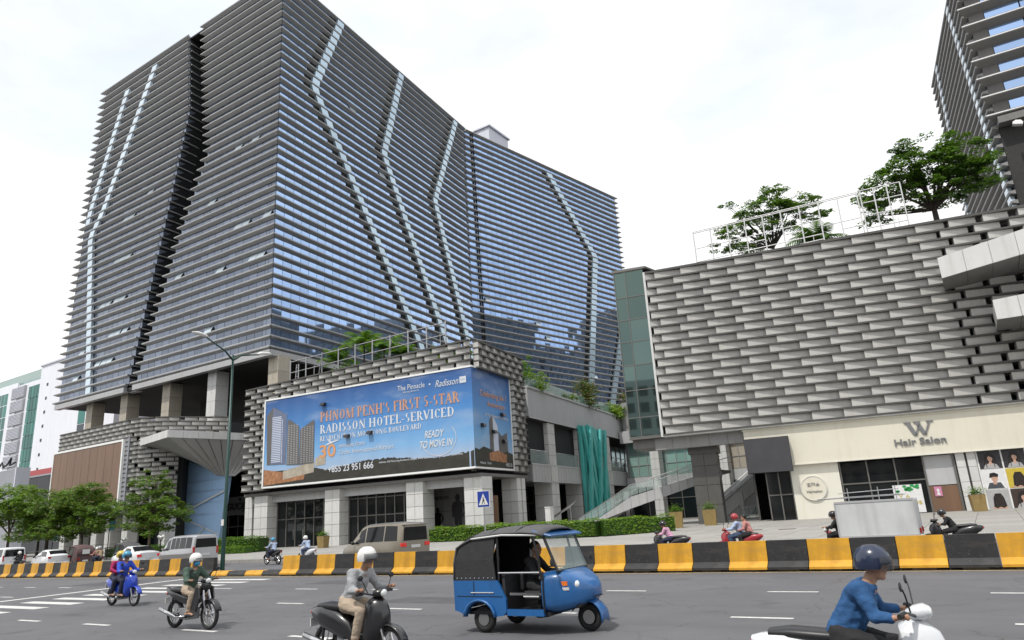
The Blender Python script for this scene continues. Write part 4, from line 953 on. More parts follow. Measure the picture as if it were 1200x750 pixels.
# teal sculpture of slanted planks
ts = thing('wall_sculpture', 'teal screen of slanted crossing planks standing against the arcade', 'sculpture', (-35.34, 51.76, -.266), R(98)); ts.scale = (1.14,) * 3
rs = random.Random(8)
for i in range(7):
    s = 17.5 + i * 1.2 + rs.uniform(-.1, .1); e = rs.uniform(-.35, .35); zt = 10.55 + rs.uniform(-.3, .25) - (0 if i < 6 else .1)
    b = MB(); b.hexa([(s - .28 + e, -.38, .5), (s + .28 + e, -.38, .5), (s + .28 + e, -.16, .5), (s - .28 + e, -.16, .5)], [(s - .28, -.38, zt), (s + .28, -.38, zt), (s + .28, -.16, zt), (s - .28, -.16, zt)]); b.build('plank', 'teal_paint', ts)
for i, (s, e) in enumerate(((17.8, 3.0), (19.5, -2.2), (20.4, 2.8), (22.6, -2.6), (21.1, 3.0), (24.0, -2.0), (19.2, 2.2))):
    y0 = -.64 - .24 * (i % 2); b = MB(); b.hexa([(s - .3 + e, y0, .5), (s + .3 + e, y0, .5), (s + .3 + e, y0 + .22, .5), (s - .3 + e, y0 + .22, .5)], [(s - .3, y0, 10.3), (s + .3, y0, 10.3), (s + .3, y0 + .22, 10.3), (s - .3, y0 + .22, 10.3)]); b.build('plank', 'teal_paint', ts)
# ramp with glass balustrade
rmp = thing('pedestrian_ramp', 'long grey ramp with glass sides climbing to the upper arcade floor', 'ramp', (-27.0, 60.0, 0))
pts = [(-5.6, .35, .95), (-3.5, 1.3, 1.2), (-.1, 3.0, 2.0), (6.9, 4.52, 3.78), (8.4, 4.8, 4.05)]   # x, panel top, underside
for (x0, t0, u0), (x1, t1, u1) in zip(pts, pts[1:]):
    n = max(1, round((x1 - x0) / .8))
    for i in range(n):
        a, c = i / n, (i + 1) / n; xa, xb = lerp(x0, x1, a) + .01, lerp(x0, x1, c) - .01
        za, zb, ua, ub = lerp(t0, t1, a), lerp(t0, t1, c), lerp(min(u0, t0 - .3), min(u1, t1 - .3), a), lerp(min(u0, t0 - .3), min(u1, t1 - .3), c)
        b = MB(); b.prism_y([(xa, ua), (xb, ub), (xb, zb), (xa, za)], -.06, .06); b.build('side_panel', 'wall_panel', rmp)
        q = MB(); q.prism_y([(xa + .02, za + .08), (xb - .02, zb + .08), (xb - .02, zb + .95), (xa + .02, za + .95)], -.015, .015); q.build('balustrade_pane', 'glass_rail', rmp)
b = MB()
for (x0, t0, u0), (x1, t1, u1) in zip(pts, pts[1:]):
    b.prism_y([(x0, t0 - .32), (x1, t1 - .32), (x1, t1 - .12), (x0, t0 - .12)], .061, 2.6)
b.build('deck', 'stone_grey', rmp)
for y in (0, 2.6):
    b = MB(); b.path([(x, y, t + 1.02) for x, t, u in pts], .045, 6); b.build('handrail', 'rail_steel', rmp)
for x, t, u in ((-3.5, 1.3, 0), (-1.8, 2.15, 0), (-.1, 3.0, 0), (2.2, 3.5, 0), (4.5, 4.0, 0), (6.9, 4.52, 0)):
    b = MB(); b.tube((x, .05, t - .1), (x, .05, t + 1.02), .03, n=6); b.build('post', 'rail_steel', rmp)
b = MB(); b.hexa([(-5.4, -.4, .45), (-3.0, -.4, .45), (-3.0, -.3, .45), (-5.4, -.3, .45)], [(-5.4, -.4, .5), (-3.0, -.4, 1.2), (-3.0, -.3, 1.2), (-5.4, -.3, .5)]); b.build('stair_cheek', 'stone_white', rmp)
st2 = thing('stair_rail', 'low steel stair railing at the foot of the teal sculpture', 'railing', (-31.5, 57.5, .5))
for i in range(4):
    b = MB(); b.path([(-3.4, i * .3, .5 + .22 * i * 0), (-.4, i * .3, 2.0)], .03, 6); b.build('rail', 'rail_steel', st2, loc=(0, 0, .0 + i * .14))
for x in (-3.3, -1.9, -.5):
    b = MB(); b.tube((x, 0, 0), (x, 0, .55 + (x + 3.4) * .5), .03, n=6); b.build('post', 'rail_steel', st2)
# building closing the court behind, with curtain wall
cb = thing('court_building', 'beige and glass building closing the court behind the escalators', 'building', (-40.0, 88.0, 0), R(-4))
b = MB(); b.box(0, 40, .3, 14, .3, 16); b.build('wall', 'stone_grey', cb); b = MB(); b.box(0, 40, .0, .29, 4.6, 5.9); b.build('floor_band', 'wall_panel', cb)
glazed_bay(cb, .5, 14, .1, 5.9, 10.4, 10, (7.4, 8.9), 'glass_teal_bright', 'mullion_light'); glazed_bay(cb, 14.2, 38, .1, 5.9, 10.4, 20, (7.4, 8.9), 'stone_beige', 'mullion_light'); glazed_bay(cb, .5, 38, .1, .4, 4.5, 16, (3.0,), 'glass_shop', 'mullion')
for s in (5, 13.9, 24, 33): column(cb, s, -.9, .3, 10.5, 1.2, 'stone_white', 1.2)
b = MB(); b.box(0, 40, -1.0, .25, 10.4, 12); b.build('fascia', 'wall_grey', cb)
for x, y, h, lbl in ((-28.7, 48.2, 2.1, 'white square bollard pillar in front of the arcade'),):
    o = MB(); o.box(-.24, .24, -.24, .24, 0, h - .08); o.box(-.27, .27, -.27, .27, h - .08, h); o.box(-.27, .27, -.27, .27, 0, .12); q = o.build('stone_bollard', 'stone_white', None, loc=(x, y, zg(y))); tag(q, lbl, 'bollard')
# escalators
es = thing('escalator', 'pair of escalators climbing right behind the stone pillar', 'escalator', (-20.6, 64.5, .5), R(38)); es.scale = (1.32, 1.1, 1.15)
for k in range(3):
    y = k * 1.25; b = MB(); b.prism_y([(-.6, -.1), (.0, .0), (3.9, 3.0), (5.2, 3.05), (5.2, 3.75), (3.4, 3.75), (.0, 1.05), (-.6, 1.0)], y - .06, y + .06); b.build('balustrade', 'frame_white', es)
    b = MB(); b.path([(-.7, y, .6), (-.6, y, 1.08), (0, y, 1.12), (3.4, y, 3.85), (5.2, y, 3.9)], .06, 6); b.build('handrail', 'frame_white' if k else 'rail_steel', es)
for k in range(2):
    for i in range(13):
        b = MB(); b.box(.1 + i * .28, .38 + i * .28, k * 1.25 + .08, k * 1.25 + 1.17, .1 + i * .215, .3 + i * .215); b.build('step', 'mullion', es)
b = MB(); b.prism_y([(-.2, -.4), (1.2, -.4), (4.2, 2.2), (5.2, 2.3), (5.2, 3.0), (3.9, 2.95), (.0, -.05)], -.05, 2.6); b.build('truss_panel', 'clad_white', es)
q = MB(); q.box(-.16, .16, -.16, .16, 0, 2.35); q = q.build('stone_bollard', 'stone_white', None, loc=(-18.7, 65.0, .5)); tag(q, 'white post at the foot of the escalators', 'post')
rl = thing('glass_railing', 'glass railing right of the escalator foot behind the pillar', 'railing', (-18.4, 63.5, .5))
for i in range(5):
    b = MB(); b.box(i * .62, i * .62 + .56, -.01, .01, .08, 1.0); b.build('balustrade_pane', 'glass_rail', rl); b = MB(); b.tube((i * .62 - .03, 0, 0), (i * .62 - .03, 0, 1.06), .025, n=6); b.build('post', 'rail_steel', rl)
b = MB(); b.tube((-.05, 0, 1.08), (3.1, 0, 1.08), .035, n=6); b.build('handrail', 'rail_steel', rl)

# ================================================================== SALON BUILDING
SA = R(11.8)
sal = thing('salon_building', 'building faced with staggered grey panels above a cream hair salon front', 'building', (-12.4, 55.83, 0), SA)
def sbox(name, mt, *a, **k):
    b = MB(); b.box(*a); return b.build(name, mt, sal, **k)
sbox('upper_wall', 'soffit_grey', -8.6, 40, .52, 4.5, 7.4, 20.6); sbox('side_wall', 'stone_grey', -8.4, 40, 4.5, 5.2, 7.06, 20.2); sbox('rear_mass', 'stone_grey', 1.5, 40, 5.21, 30, 7.25, 20.2)
def sgap(s, r):
    x = s - 8.75
    return -.03 if x < 9.5 else min(.56, .12 + (x - 9.5) * .07)
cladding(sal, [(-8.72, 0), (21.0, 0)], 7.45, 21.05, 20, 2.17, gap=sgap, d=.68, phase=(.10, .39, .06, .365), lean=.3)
b = MB()
rg2 = random.Random(4)
for r in range(20):
    for i in range(15):
        x = 1.5 + i * 1.3
        if rg2.random() < .8: b.quad((x, .5, 7.6 + r * .68), (x + 1.1, .5, 7.6 + r * .68), (x + 1.1, .5, 8.0 + r * .68), (x, .5, 8.0 + r * .68))
b.build('slot_windows', 'glass_dark', sal, kind='stuff')
b = MB(); b.box(-8.9, -8.72, -.68, .6, 7.3, 21.15); b.build('edge_trim', 'clad_white', sal); sbox('bottom_trim', 'clad_white', -8.72, 21, -.66, .6, 7.28, 7.40)
sbox('coping', 'clad_shelf', -8.72, 40, -.6, 1.2, 21.09, 21.2)
# green glass corner
F = Face((-8.92, -.3), 0)
q = MB(); q.box(-2.55, 0, .4, 5.4, 7.35, 21.3); q.build('glass_corner_core', 'void_dark', sal, loc=(-8.92, -.3, 0))
zz = [7.5, 9.05, 11.3, 13.4, 15.4, 17.3, 19.3, 21.6]
for za, zb in zip(zz, zz[1:]):
    for xa, xb in ((-2.5, -1.6), (-1.55, -.02)):
        b = MB(); b.hexa([(xa, .0, za + .04), (xb, .0, za + .04), (xb, .03, za + .04), (xa, .03, za + .04)], [(xa, .0, zb - .04), (xb, .0, zb - .04), (xb, .03, zb - .04), (xa, .03, zb - .04)]); b.build('corner_pane', 'glass_green', sal, loc=(-8.92, -.3, 0))
    b = MB(); b.box(-2.6, -2.55, .05, 4, za + .04, zb - .04); b.build('corner_pane', 'glass_green', sal, loc=(-8.92, -.3, 0))
b = MB()
for z in zz: b.box(-2.56, 0, -.05, .1, z - .035, z + .035)
for x in (-2.53, -1.575): b.box(x - .03, x + .03, -.06, .09, 7.45, 21.6)
b.box(-2.6, 0, -.06, .4, 7.3, 7.45); b.build('mullion_frame', 'mullion', sal, loc=(-8.92, -.3, 0))
b = MB(); b.hexa([(-11.55, -.4, 21.62), (-8.7, -.4, 21.62), (-6.6, 3, 21.2), (-11.55, 6, 21.62)], [(-11.55, -.4, 21.85), (-8.7, -.4, 21.8), (-6.6, 3, 21.3), (-11.55, 6, 21.85)]); b.build('corner_roof', 'mullion', sal)
# overhang soffit, beam panels and pillar
sbox('soffit', 'soffit_grey', -11.3, -2.5, .9, 5.2, 6.95, 7.05)
for i in range(5):
    x0 = -9.6 + i * 1.42; b = MB(); b.box(x0 + .01, x0 + 1.41, .1, .8, 6.35, 7.27); b.build('beam_panel', 'stone_grey', sal)
sbox('soffit_beam', 'soffit_grey', -11.4, -9.6, .2, 4, 6.6, 7.3)
column(sal, -6.05, 2.1, .4, 6.4, 2.0, 'stone_dark', 1.35)
sbox('column_capital', 'stone_dark', -7.2, -4.9, 1.0, 3.2, 5.85, 6.94)
sbox('inner_wall', 'void_dark', -2.5, 40, 5, 5.2, .3, 7.2); sbox('inner_wall', 'stone_dark', -2.6, -2.45, 2.0, 6, .4, 6.95)
# cream fascia and ground floor
sbox('fascia', 'cream', -2.7, 40, -.35, .3, 4.46, 7.12); sbox('fascia_top', 'cream', -2.78, 40, -.42, .3, 7.12, 7.27); sbox('fascia_bottom', 'cream_light', -2.72, 40, -.39, .35, 4.36, 4.46)
sbox('cream_wall', 'cream_light', .22, 3.5, .0, .4, .38, 4.36)
sbox('plinth', 'stone_grey', -1.6, 40, -.05, .5, .3, .42)
glazed_bay(sal, -1.55, .18, .15, .45, 4.3, 2, (2.3,), 'glass_shop', 'mullion')
glazed_bay(sal, 3.6, 8.95, .2, .45, 4.3, 3, (2.75,), 'glass_shop', 'mullion'); 
sbox('frosted_panel', 'wall_grey', 9.0, 10.75, .12, .25, 2.3, 4.3); sbox('door_frame', 'mullion', 10.75, 10.9, .05, .3, .42, 4.36); sbox('door_frame', 'mullion', 8.92, 9.02, .05, .3, .42, 4.36)
sbox('door_panel', 'screen_brown', 9.0, 10.75, .12, .25, .45, 2.25)
for i in range(4):
    zz_ = .42 + i * .985
    for x0, x1 in ((10.95, 11.5), (11.62, 12.15)):
        b = MB(); b.box(x0 + .01, x1 - .01, -.1, .3, zz_ + .01, zz_ + .975); b.build('stone_block', 'stone_white', sal)
sbox('column_core', 'joint_dark', 10.94, 12.16, .0, .29, .4, 4.35)
for i in range(9):
    b = MB(); a = i * .7; b.tube((4.6 + .35 * math.cos(a), 1.4 + .35 * math.sin(a), 3.55), (4.6 + .6 * math.cos(a), 1.4 + .6 * math.sin(a), 3.85), .02, n=5)
    if i == 0: ch = thing('chandelier', 'small lit chandelier behind the dark salon window', 'chandelier', (-12.4, 55.83, 0), SA)
    b.build('arm', 'rail_steel', ch); b = MB(); b.sphere((4.6 + .62 * math.cos(a), .9 + .62 * math.sin(a) * .4, 3.5 + .22 * math.sin(a * 2.3)), .055, 6, 4); b.build('bulb', mat('bulb_glow', (.9, .9, .85), .3, emit=((1, .95, .85), 2.2)) if 'bulb_glow' not in MATS else 'bulb_glow', ch)
# salon lettering
sg = thing('shop_sign', 'silver W Hair Salon lettering on the cream fascia', 'sign', (-12.4, 55.83, 0), SA)
def wpoly(x, z, w, h):
    b = MB(); t = .2
    P = lambda u, v: (x + u * w, z + v * h)
    for (u0, v0), (u1, v1), th in (((.05, 1), (.3, 0), .17), ((.3, 0), (.5, .8), .07), ((.42, 1), (.66, 0), .17), ((.66, 0), (.93, 1), .07)):
        b.prism_y([P(u0 - th / 2, v0), P(u1 - th / 2, v1), P(u1 + th / 2, v1), P(u0 + th / 2, v0)], -.43, -.36)
    for u in (.05, .42, .93): b.prism_y([P(u - .14, .94), P(u + .14, .94), P(u + .14, 1), P(u - .14, 1)], -.435, -.36)
    return b
mat('letter_steel', (.30, .30, .31), .3, .7)
wpoly(8.35, 5.75, 1.6, .95).build('letter_W', 'letter_steel', sg)
text_part('lettering', 'Hair Salon', .48, 'letter_steel', sg, 7.35, -.40, 5.12, 3.25, depth=.04, bold=.012)
rsn = thing('shop_sign', 'round cream sign with small lettering on the cream salon wall', 'sign', (-12.4, 55.83, 0), SA)
b = MB(); b.v = []; b.prism_y([(1.62 + .92 * math.cos(a), 2.62 + .92 * math.sin(a)) for a in [i * math.pi / 18 for i in range(36)]], -.1, .0); b.build('disc', 'cream', rsn)
b = MB(); b.torus((1.62, -.1, 2.62), .86, .035, nu=32, nv=6); b.build('rim', 'clad_white', rsn)
for i in range(3):
    x = 1.2 + i * .3; b = MB()
    for (u0, v0, u1, v1) in (((0, .2, .24, .23), (.1, 0, .13, .26), (0, .0, .24, .03), (0, .1, .24, .13)), ((0, 0, .03, .26), (.21, 0, .24, .26), (.03, .23, .21, .26), (.03, .11, .21, .14)), ((0, .13, .24, .16), (.1, 0, .13, .26), (.02, .0, .08, .1), (.16, .0, .22, .1)))[i]:
        b.box(x + u0, x + u1, -.125, -.1, 2.75 + v0, 2.75 + v1)
    b.build('character', 'letter_steel', rsn)
text_part('lettering', 'Hairsalon', .2, 'letter_steel', rsn, 1.1, -.12, 2.3, 1.05, depth=.01)
bs = thing('display_screen', 'dark grey blank screen hung on the left end of the cream fascia', 'screen', (-12.4, 55.83, 0), SA)
b = MB(); b.hexa([(-2.75, -.75, 3.98), (.42, -.95, 3.95), (.42, -.45, 3.95), (-2.75, -.45, 3.98)], [(-2.75, -.75, 6.5), (.42, -.95, 6.47), (.42, -.45, 6.47), (-2.75, -.45, 6.5)]); b.build('screen_panel', 'screen_grey', bs)
b = MB(); b.box(-2.78, .45, -.44, -.36, 3.93, 6.53); b.build('back_frame', 'black_plastic', bs)
# posters
def poster(name, x0, x1, z0, z1, label, mbg):
    t = thing(name, label, 'poster', (-12.4, 55.83, 0), SA)
    b = MB(); b.box(x0, x1, .02, .1, z0, z1); b.build('sheet', mbg, t); return t
for n_, c_ in dict(pr_black=(.03, .028, .032), pr_white=(.72, .72, .72), pr_skin=(.55, .34, .25), pr_hair=(.012, .009, .008), pr_jacket=(.06, .07, .08), pr_yellow=(.55, .42, .05), pr_green=(.03, .30, .08), pr_pink=(.55, .22, .35), pr_brown=(.045, .028, .022), pr_grey=(.40, .40, .40), pr_red=(.55, .03, .05)).items(): mat(n_, c_, .4, var=.1)
def ell(cx, cz, rx, rz, n=14): return [(cx + rx * math.cos(2 * math.pi * i / n), cz + rz * math.sin(2 * math.pi * i / n)) for i in range(n)]
def hairdo(t, cx, cz, s, style, y=.018, z_dark=True):
    def sh_(poly, m, d): b = MB(); b.prism_y(poly, y - d, y + .001); b.build('print', m, t)
    if style == 'short':
        sh_([(cx - .75 * s, cz - 1.0 * s), (cx + .75 * s, cz - 1.0 * s), (cx + .5 * s, cz - .42 * s), (cx - .5 * s, cz - .42 * s)], 'pr_jacket', .003); sh_([(cx - .16 * s, cz - .6 * s), (cx + .16 * s, cz - .6 * s), (cx + .14 * s, cz - .2 * s), (cx - .14 * s, cz - .2 * s)], 'pr_skin', .006)
        sh_(ell(cx + .04 * s, cz + .02 * s, .3 * s, .38 * s), 'pr_skin', .009); sh_([(cx - .42 * s, cz + .05 * s), (cx - .05 * s, cz + .16 * s), (cx + .36 * s, cz + .12 * s), (cx + .42 * s, cz + .4 * s), (cx + .1 * s, cz + .58 * s), (cx - .3 * s, cz + .52 * s)], 'pr_hair', .012); sh_(ell(cx - .04 * s, cz + .02 * s, .04 * s, .02 * s, 6), 'pr_hair', .013); sh_(ell(cx + .14 * s, cz + .02 * s, .04 * s, .02 * s, 6), 'pr_hair', .013)
    elif style == 'back':
        sh_([(cx - .7 * s, cz - 1.0 * s), (cx + .7 * s, cz - 1.0 * s), (cx + .4 * s, cz - .55 * s), (cx - .4 * s, cz - .55 * s)], 'pr_skin', .003)
        sh_([(cx - .55 * s, cz - .8 * s), (cx - .3 * s, cz - .95 * s), (cx, cz - .8 * s), (cx + .3 * s, cz - .95 * s), (cx + .58 * s, cz - .75 * s), (cx + .46 * s, cz + .1 * s), (cx + .25 * s, cz + .5 * s), (cx - .25 * s, cz + .5 * s), (cx - .46 * s, cz + .1 * s)], 'pr_hair', .009)
        for u in (-.36, -.18, .02, .2, .36): sh_([(cx + u * s, cz - .85 * s), (cx + (u + .06) * s, cz - .83 * s), (cx + (u * .7 + .04) * s, cz + .3 * s), (cx + u * .7 * s, cz + .3 * s)], 'pr_brown', .011)
    else:
        hw = [(-.55, -.95), (-.62, -.6), (-.5, -.3), (-.52, .0), (-.38, .38), (-.12, .58), (.16, .57), (.4, .36), (.5, .02), (.47, -.3), (.6, -.62), (.5, -.95)]
        sh_([(cx + u * s, cz + v * s) for u, v in hw], 'pr_hair', .004)
        sh_([(cx - .72 * s, cz - 1.02 * s), (cx + .72 * s, cz - 1.02 * s), (cx + .5 * s, cz - .62 * s), (cx + .16 * s, cz - .5 * s), (cx - .16 * s, cz - .5 * s), (cx - .5 * s, cz - .62 * s)], 'pr_grey' if z_dark else 'pr_pink', .006)
        sh_([(cx - .13 * s, cz - .66 * s), (cx + .13 * s, cz - .66 * s), (cx + .1 * s, cz - .2 * s), (cx - .1 * s, cz - .2 * s)], 'pr_skin', .008); sh_(ell(cx + .02 * s, cz - .02 * s, .22 * s, .3 * s), 'pr_skin', .011)
        sh_([(cx - .3 * s, cz - .1 * s), (cx - .22 * s, cz + .08 * s), (cx - .04 * s, cz + .22 * s), (cx + .2 * s, cz + .08 * s), (cx + .28 * s, cz - .08 * s), (cx + .3 * s, cz + .3 * s), (cx, cz + .44 * s), (cx - .3 * s, cz + .3 * s)], 'pr_hair', .014)
        sh_(ell(cx - .06 * s, cz - .0 * s, .035 * s, .018 * s, 6), 'pr_hair', .015); sh_(ell(cx + .1 * s, cz - .0 * s, .035 * s, .018 * s, 6), 'pr_hair', .015); sh_(ell(cx + .02 * s, cz - .17 * s, .05 * s, .02 * s, 6), 'pr_red', .015)
        for u0, u1 in ((-.42, -.30), (.28, .42)): sh_([(cx + u0 * s, cz - .9 * s), (cx + (u0 + .07) * s, cz - .92 * s), (cx + (u0 + .1) * s, cz - .1 * s), (cx + (u0 + .04) * s, cz - .05 * s)], 'pr_brown', .013)
fb_ = MB(); fb_.box(12.2, 21, .05, .35, .42, 4.4); fb_.build('poster_frame', 'frame_white', sal)
PX = [(12.3, 13.62), (13.72, 15.02), (15.12, 16.5), (16.6, 17.9)]; PZ = [(.5, 1.75), (1.82, 3.08), (3.15, 4.4)]
specs = [[('back', 'pr_grey', 'poster of long wavy black hair seen from behind, bottom left of the salon posters'), ('short', 'pr_white', 'poster of a man with short hair in a grey jacket, left of the salon posters'), ('long', 'pr_black', 'near black poster with a faint seated figure, top left of the salon posters')],
         [('long', 'pr_brown', 'poster of a reclining woman with wavy hair on brown, bottom of the second poster column'), ('back', 'pr_yellow', 'poster of straight dark hair from behind on yellow and green, middle of the second column'), ('long', 'pr_black', 'poster of a woman with long curls on black, top of the second poster column')],
         [('back', 'pr_grey', 'poster of long straight hair on grey, bottom of the third poster column'), ('long', 'pr_grey', 'poster of a woman on grey, middle of the third poster column'), ('long', 'pr_pink', 'pink poster with red marks at the right edge of the salon front')],
         [('back', 'pr_black', 'black hair poster beyond the pink one, bottom row'), ('short', 'pr_grey', 'short hair poster beyond the pink one, middle row'), ('long', 'pr_white', 'white hair poster beyond the pink one, top row')]]
for (x0, x1), col in zip(PX[:3], specs[:3]):
    for (z0, z1), (style, bgm, lbl) in zip(PZ, col):
        t = poster('hair_poster', x0, x1, z0, z1, lbl, bgm); t['group'] = 'hair posters on the salon front'
        hairdo(t, (x0 + x1) / 2, z0 + .68, .66, style)
b = MB(); b.box(6.75, 8.55, -.02, .1, .55, 2.45); t = thing('promotion_poster', 'white poster with green leaves and yellow text in the salon window', 'poster', (-12.4, 55.83, 0), SA); b.build('sheet', 'pr_white', t)
rl_ = random.Random(2)
for i in range(14):
    b = MB(); b.prism_y(ell(6.95 + rl_.random() * 1.4, 2.0 + rl_.random() * .38, .13, .09, 8), -.03, -.019); b.build('printed_leaf', 'pr_green', t)
for i, (w_, z_) in enumerate(((.5, 1.55), (1.2, 1.1))):
    text_part('lettering', ('Y 6', 'M-200$')[i], .26, 'pr_yellow', t, 7.0, -.03, z_, w_ + .2, depth=.004)
b = MB(); b.box(9.3, 9.75, .06, .11, 1.55, 2.2); t = thing('door_sticker', 'small purple sticker with a white figure on the brown salon door', 'sticker', (-12.4, 55.83, 0), SA); b.build('sheet', 'pr_pink', t)
b = MB(); b.prism_y(ell(9.52, 1.95, .09, .12, 8), .05, .058); b.prism_y([(9.4, 1.62), (9.64, 1.62), (9.58, 1.82), (9.46, 1.82)], .05, .058); b.build('print', 'pr_white', t)
# sloping white canopies high on the right
def canopy(label, x0, x1, y0, y1, z0a, z1a, z0b, z1b, n, mt='clad_white'):
    t = thing('wall_canopy', label, 'canopy', (x0, y0, z0a)); w = (x1 - x0) / n
    for i in range(n):
        a, c = i / n, (i + 1) / n; xa, xb = i * w + .015, (i + 1) * w - .015
        za, zb, ta, tb = lerp(z0a, z0b, a) - z0a, lerp(z0a, z0b, c) - z0a, lerp(z1a, z1b, a) - z0a, lerp(z1a, z1b, c) - z0a
        b = MB(); b.prism_y([(xa, za), (xb, zb), (xb, tb), (xa, ta)], 0, .12); b.build('fascia_panel', mt, t)
        b = MB(); b.hexa([(xa, .13, za + .02), (xb, .13, zb + .02), (xb, y1 - y0, zb + .02), (xa, y1 - y0, za + .02)], [(xa, .13, za + .1), (xb, .13, zb + .1), (xb, y1 - y0, zb + .1), (xa, y1 - y0, za + .1)]); b.build('soffit_panel', 'soffit_grey', t)
    b = MB(); b.hexa([(.03, .13, .11), (x1 - x0, .13, z0b - z0a + .11), (x1 - x0, y1 - y0, z0b - z0a + .11), (.03, y1 - y0, .11)], [(.03, .13, z1a - z0a - .02), (x1 - x0, .13, z1b - z0a - .02), (x1 - x0, y1 - y0, z1b - z0a - .02), (.03, y1 - y0, z1a - z0a - .02)]); b.build('canopy_body', mt, t)
canopy('upper white canopy sloping up to the right across the panelled wall', .0, 15, 54.0, 58.2, 15.75, 17.2, 17.5, 19.4, 10)
canopy('lower, smaller white canopy tucked beneath the long one at right', 2.45, 16, 54.0, 58.6, 12.35, 13.65, 12.1, 14.0, 10)

# ================================================================== RIGHT TOWER
rtw = thing('office_tower', 'tower at the upper right edge with big windows in front and fins down its side', 'tower', (6.5, 68, 21))
FA, FB = Face((0, 0), 98), Face((0, 0), 3); FA.n = -FA.n
core = MB(); core.prism_z([FB(0, -.05, 0)[:2], FB(30, -.05, 0)[:2], FB(30, -20, 0)[:2], FA(19.2, -.05, 0)[:2], FA(0, -.05, 0)[:2]], 0, 25.6); core.build('core_wall', 'soffit_dark', rtw)
p_ = 1.72
b = MB(); b.prism_z([FB(0, 1.0, 0)[:2], FB(30, 1.0, 0)[:2], FB(30, -3, 0)[:2], FB(0, -3, 0)[:2]], 10.3, 10.9); b.build('soffit', 'soffit_grey', rtw)
for k in range(31):
    z = .1 + k * .86; b = MB(); pr = [(0, -.22), (.42, -.08), (.44, .08), (0, .14)]
    b.hexa([FA(-.05, q[0], z + q[1]) for q in pr], [FA(19.2 + (.5 if q[0] else 0), q[0], z + q[1]) for q in pr]); b.build('horizontal_fin', 'fin_metal_warm', rtw)
for k in range(16):
    zf = 11.2 + k * 1.78
    if zf < 26:
        b = MB(); pr = [(0, -.4), (.95, -.08), (.95, .12), (0, .12)]
        b.hexa([FB(-.75 if q[0] else -.1, q[0], zf + q[1]) for q in pr], [FB(30, q[0], zf + q[1]) for q in pr]); b.build('horizontal_fin', 'fin_metal_warm', rtw)
        b = MB(); fbox(b, FB, -.7, 30, .955, .99, zf - .02, zf + .06); b.build('fin_edge', 'frame_white', rtw)
        for j in range(10):
            b = MB(); b.hexa([FB(1.2 + j * 2.6, .02, zf + .15), FB(3.7 + j * 2.6, .02, zf + .15), FB(3.7 + j * 2.6, .05, zf + .15), FB(1.2 + j * 2.6, .05, zf + .15)], [FB(1.2 + j * 2.6, .02, zf + 1.36), FB(3.7 + j * 2.6, .02, zf + 1.36), FB(3.7 + j * 2.6, .05, zf + 1.36), FB(1.2 + j * 2.6, .05, zf + 1.36)]); b.build('window_pane', 'glass_blue', rtw)
ss = MB()
for pts, nm in (([(26, 3.9), (9.0, 1.5), (0, -.6)], 0), ([(26, 14.4), (17, 16.4), (0, 19.0)], 1)):
    for k in range(30):
        z0 = .1 + k * .86 + .15; z1 = z0 + .5; s0, s1 = interp(pts, z0), interp(pts, z1)
        if s0 < 0: continue
        b = MB(); b.hexa([FA(s0, .1, z0), FA(s0 + 1.1, .1, z0), FA(s0 + 1.1, .43, z0), FA(s0, .43, z0)], [FA(s1, .1, z1), FA(s1 + 1.1, .1, z1), FA(s1 + 1.1, .40, z1), FA(s1, .40, z1)]); b.build('strip_panel', 'strip_panel_pale', rtw)
for k in range(30):
    for j in range(9):
        z0 = .1 + k * .86 + .15
        b = ss; b.quad(FA(j * 2.1 + .04, .02, z0), FA(j * 2.1 + 2.06, .02, z0), FA(j * 2.1 + 2.06, .02, z0 + .5), FA(j * 2.1 + .04, .02, z0 + .5))
b = MB(); fbox(b, FB, .02, 1.15, .0, .06, 10.9, 25.6); b.build('corner_panel', 'soffit_grey', rtw)
ss.build('side_glass', 'glass_dull_sky', rtw, kind='stuff')
b = MB(); b.box(-.35, .35, -.25, .25, -.12, .12); b.prism_y([(-.3, .12), (.3, .12), (.2, .3), (-.2, .3)], -.1, .1); o = b.build('floodlight', 'frame_white', rtw, loc=(1.2, -1.4, 9.6), rot=(0, R(20), 0))

# ================================================================== FAR LEFT
wb = thing('hospital_building', 'white high-rise with green glass bands at the far left', 'building', (-200, 80, 0))
def wbox(name, mt, *a): 
    b = MB(); b.box(*a); return b.build(name, mt, wb)
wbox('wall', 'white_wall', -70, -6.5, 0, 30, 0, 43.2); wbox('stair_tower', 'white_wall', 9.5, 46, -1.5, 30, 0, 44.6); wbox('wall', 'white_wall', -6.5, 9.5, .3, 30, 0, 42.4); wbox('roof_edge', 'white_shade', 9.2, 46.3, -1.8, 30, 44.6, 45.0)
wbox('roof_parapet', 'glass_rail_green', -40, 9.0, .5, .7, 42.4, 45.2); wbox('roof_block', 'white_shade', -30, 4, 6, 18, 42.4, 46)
for x0, x1 in ((-22, -11.5), (.0, 8.2)):
    for k in range(11):
        for j in range(5):
            w = (x1 - x0) / 5; b = MB(); b.box(x0 + j * w + .08, x0 + (j + 1) * w - .08, -.02, .28, 6 + k * 3.2, 9.05 + k * 3.2); b.build('window_pane', 'green_glass', wb)
for k in range(7):
    z = 17.6 + k * 3.55; b = MB(); b.box(-9.3, -1.9, -.15, .3, z, z + 3.0); b.build('vent_panel', 'vent_grey', wb)
    lv = MB()
    for q in range(8): lv.box(-9.2, -2.0, -.28, -.16, z + .15 + q * .36, z + .3 + q * .36)
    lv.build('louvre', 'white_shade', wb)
for k in range(9):
    b = MB(); b.box(13.2, 14.0, -1.56, -1.4, 12 + k * 3.4, 12.7 + k * 3.4); b.build('small_window', 'dark_grey', wb)
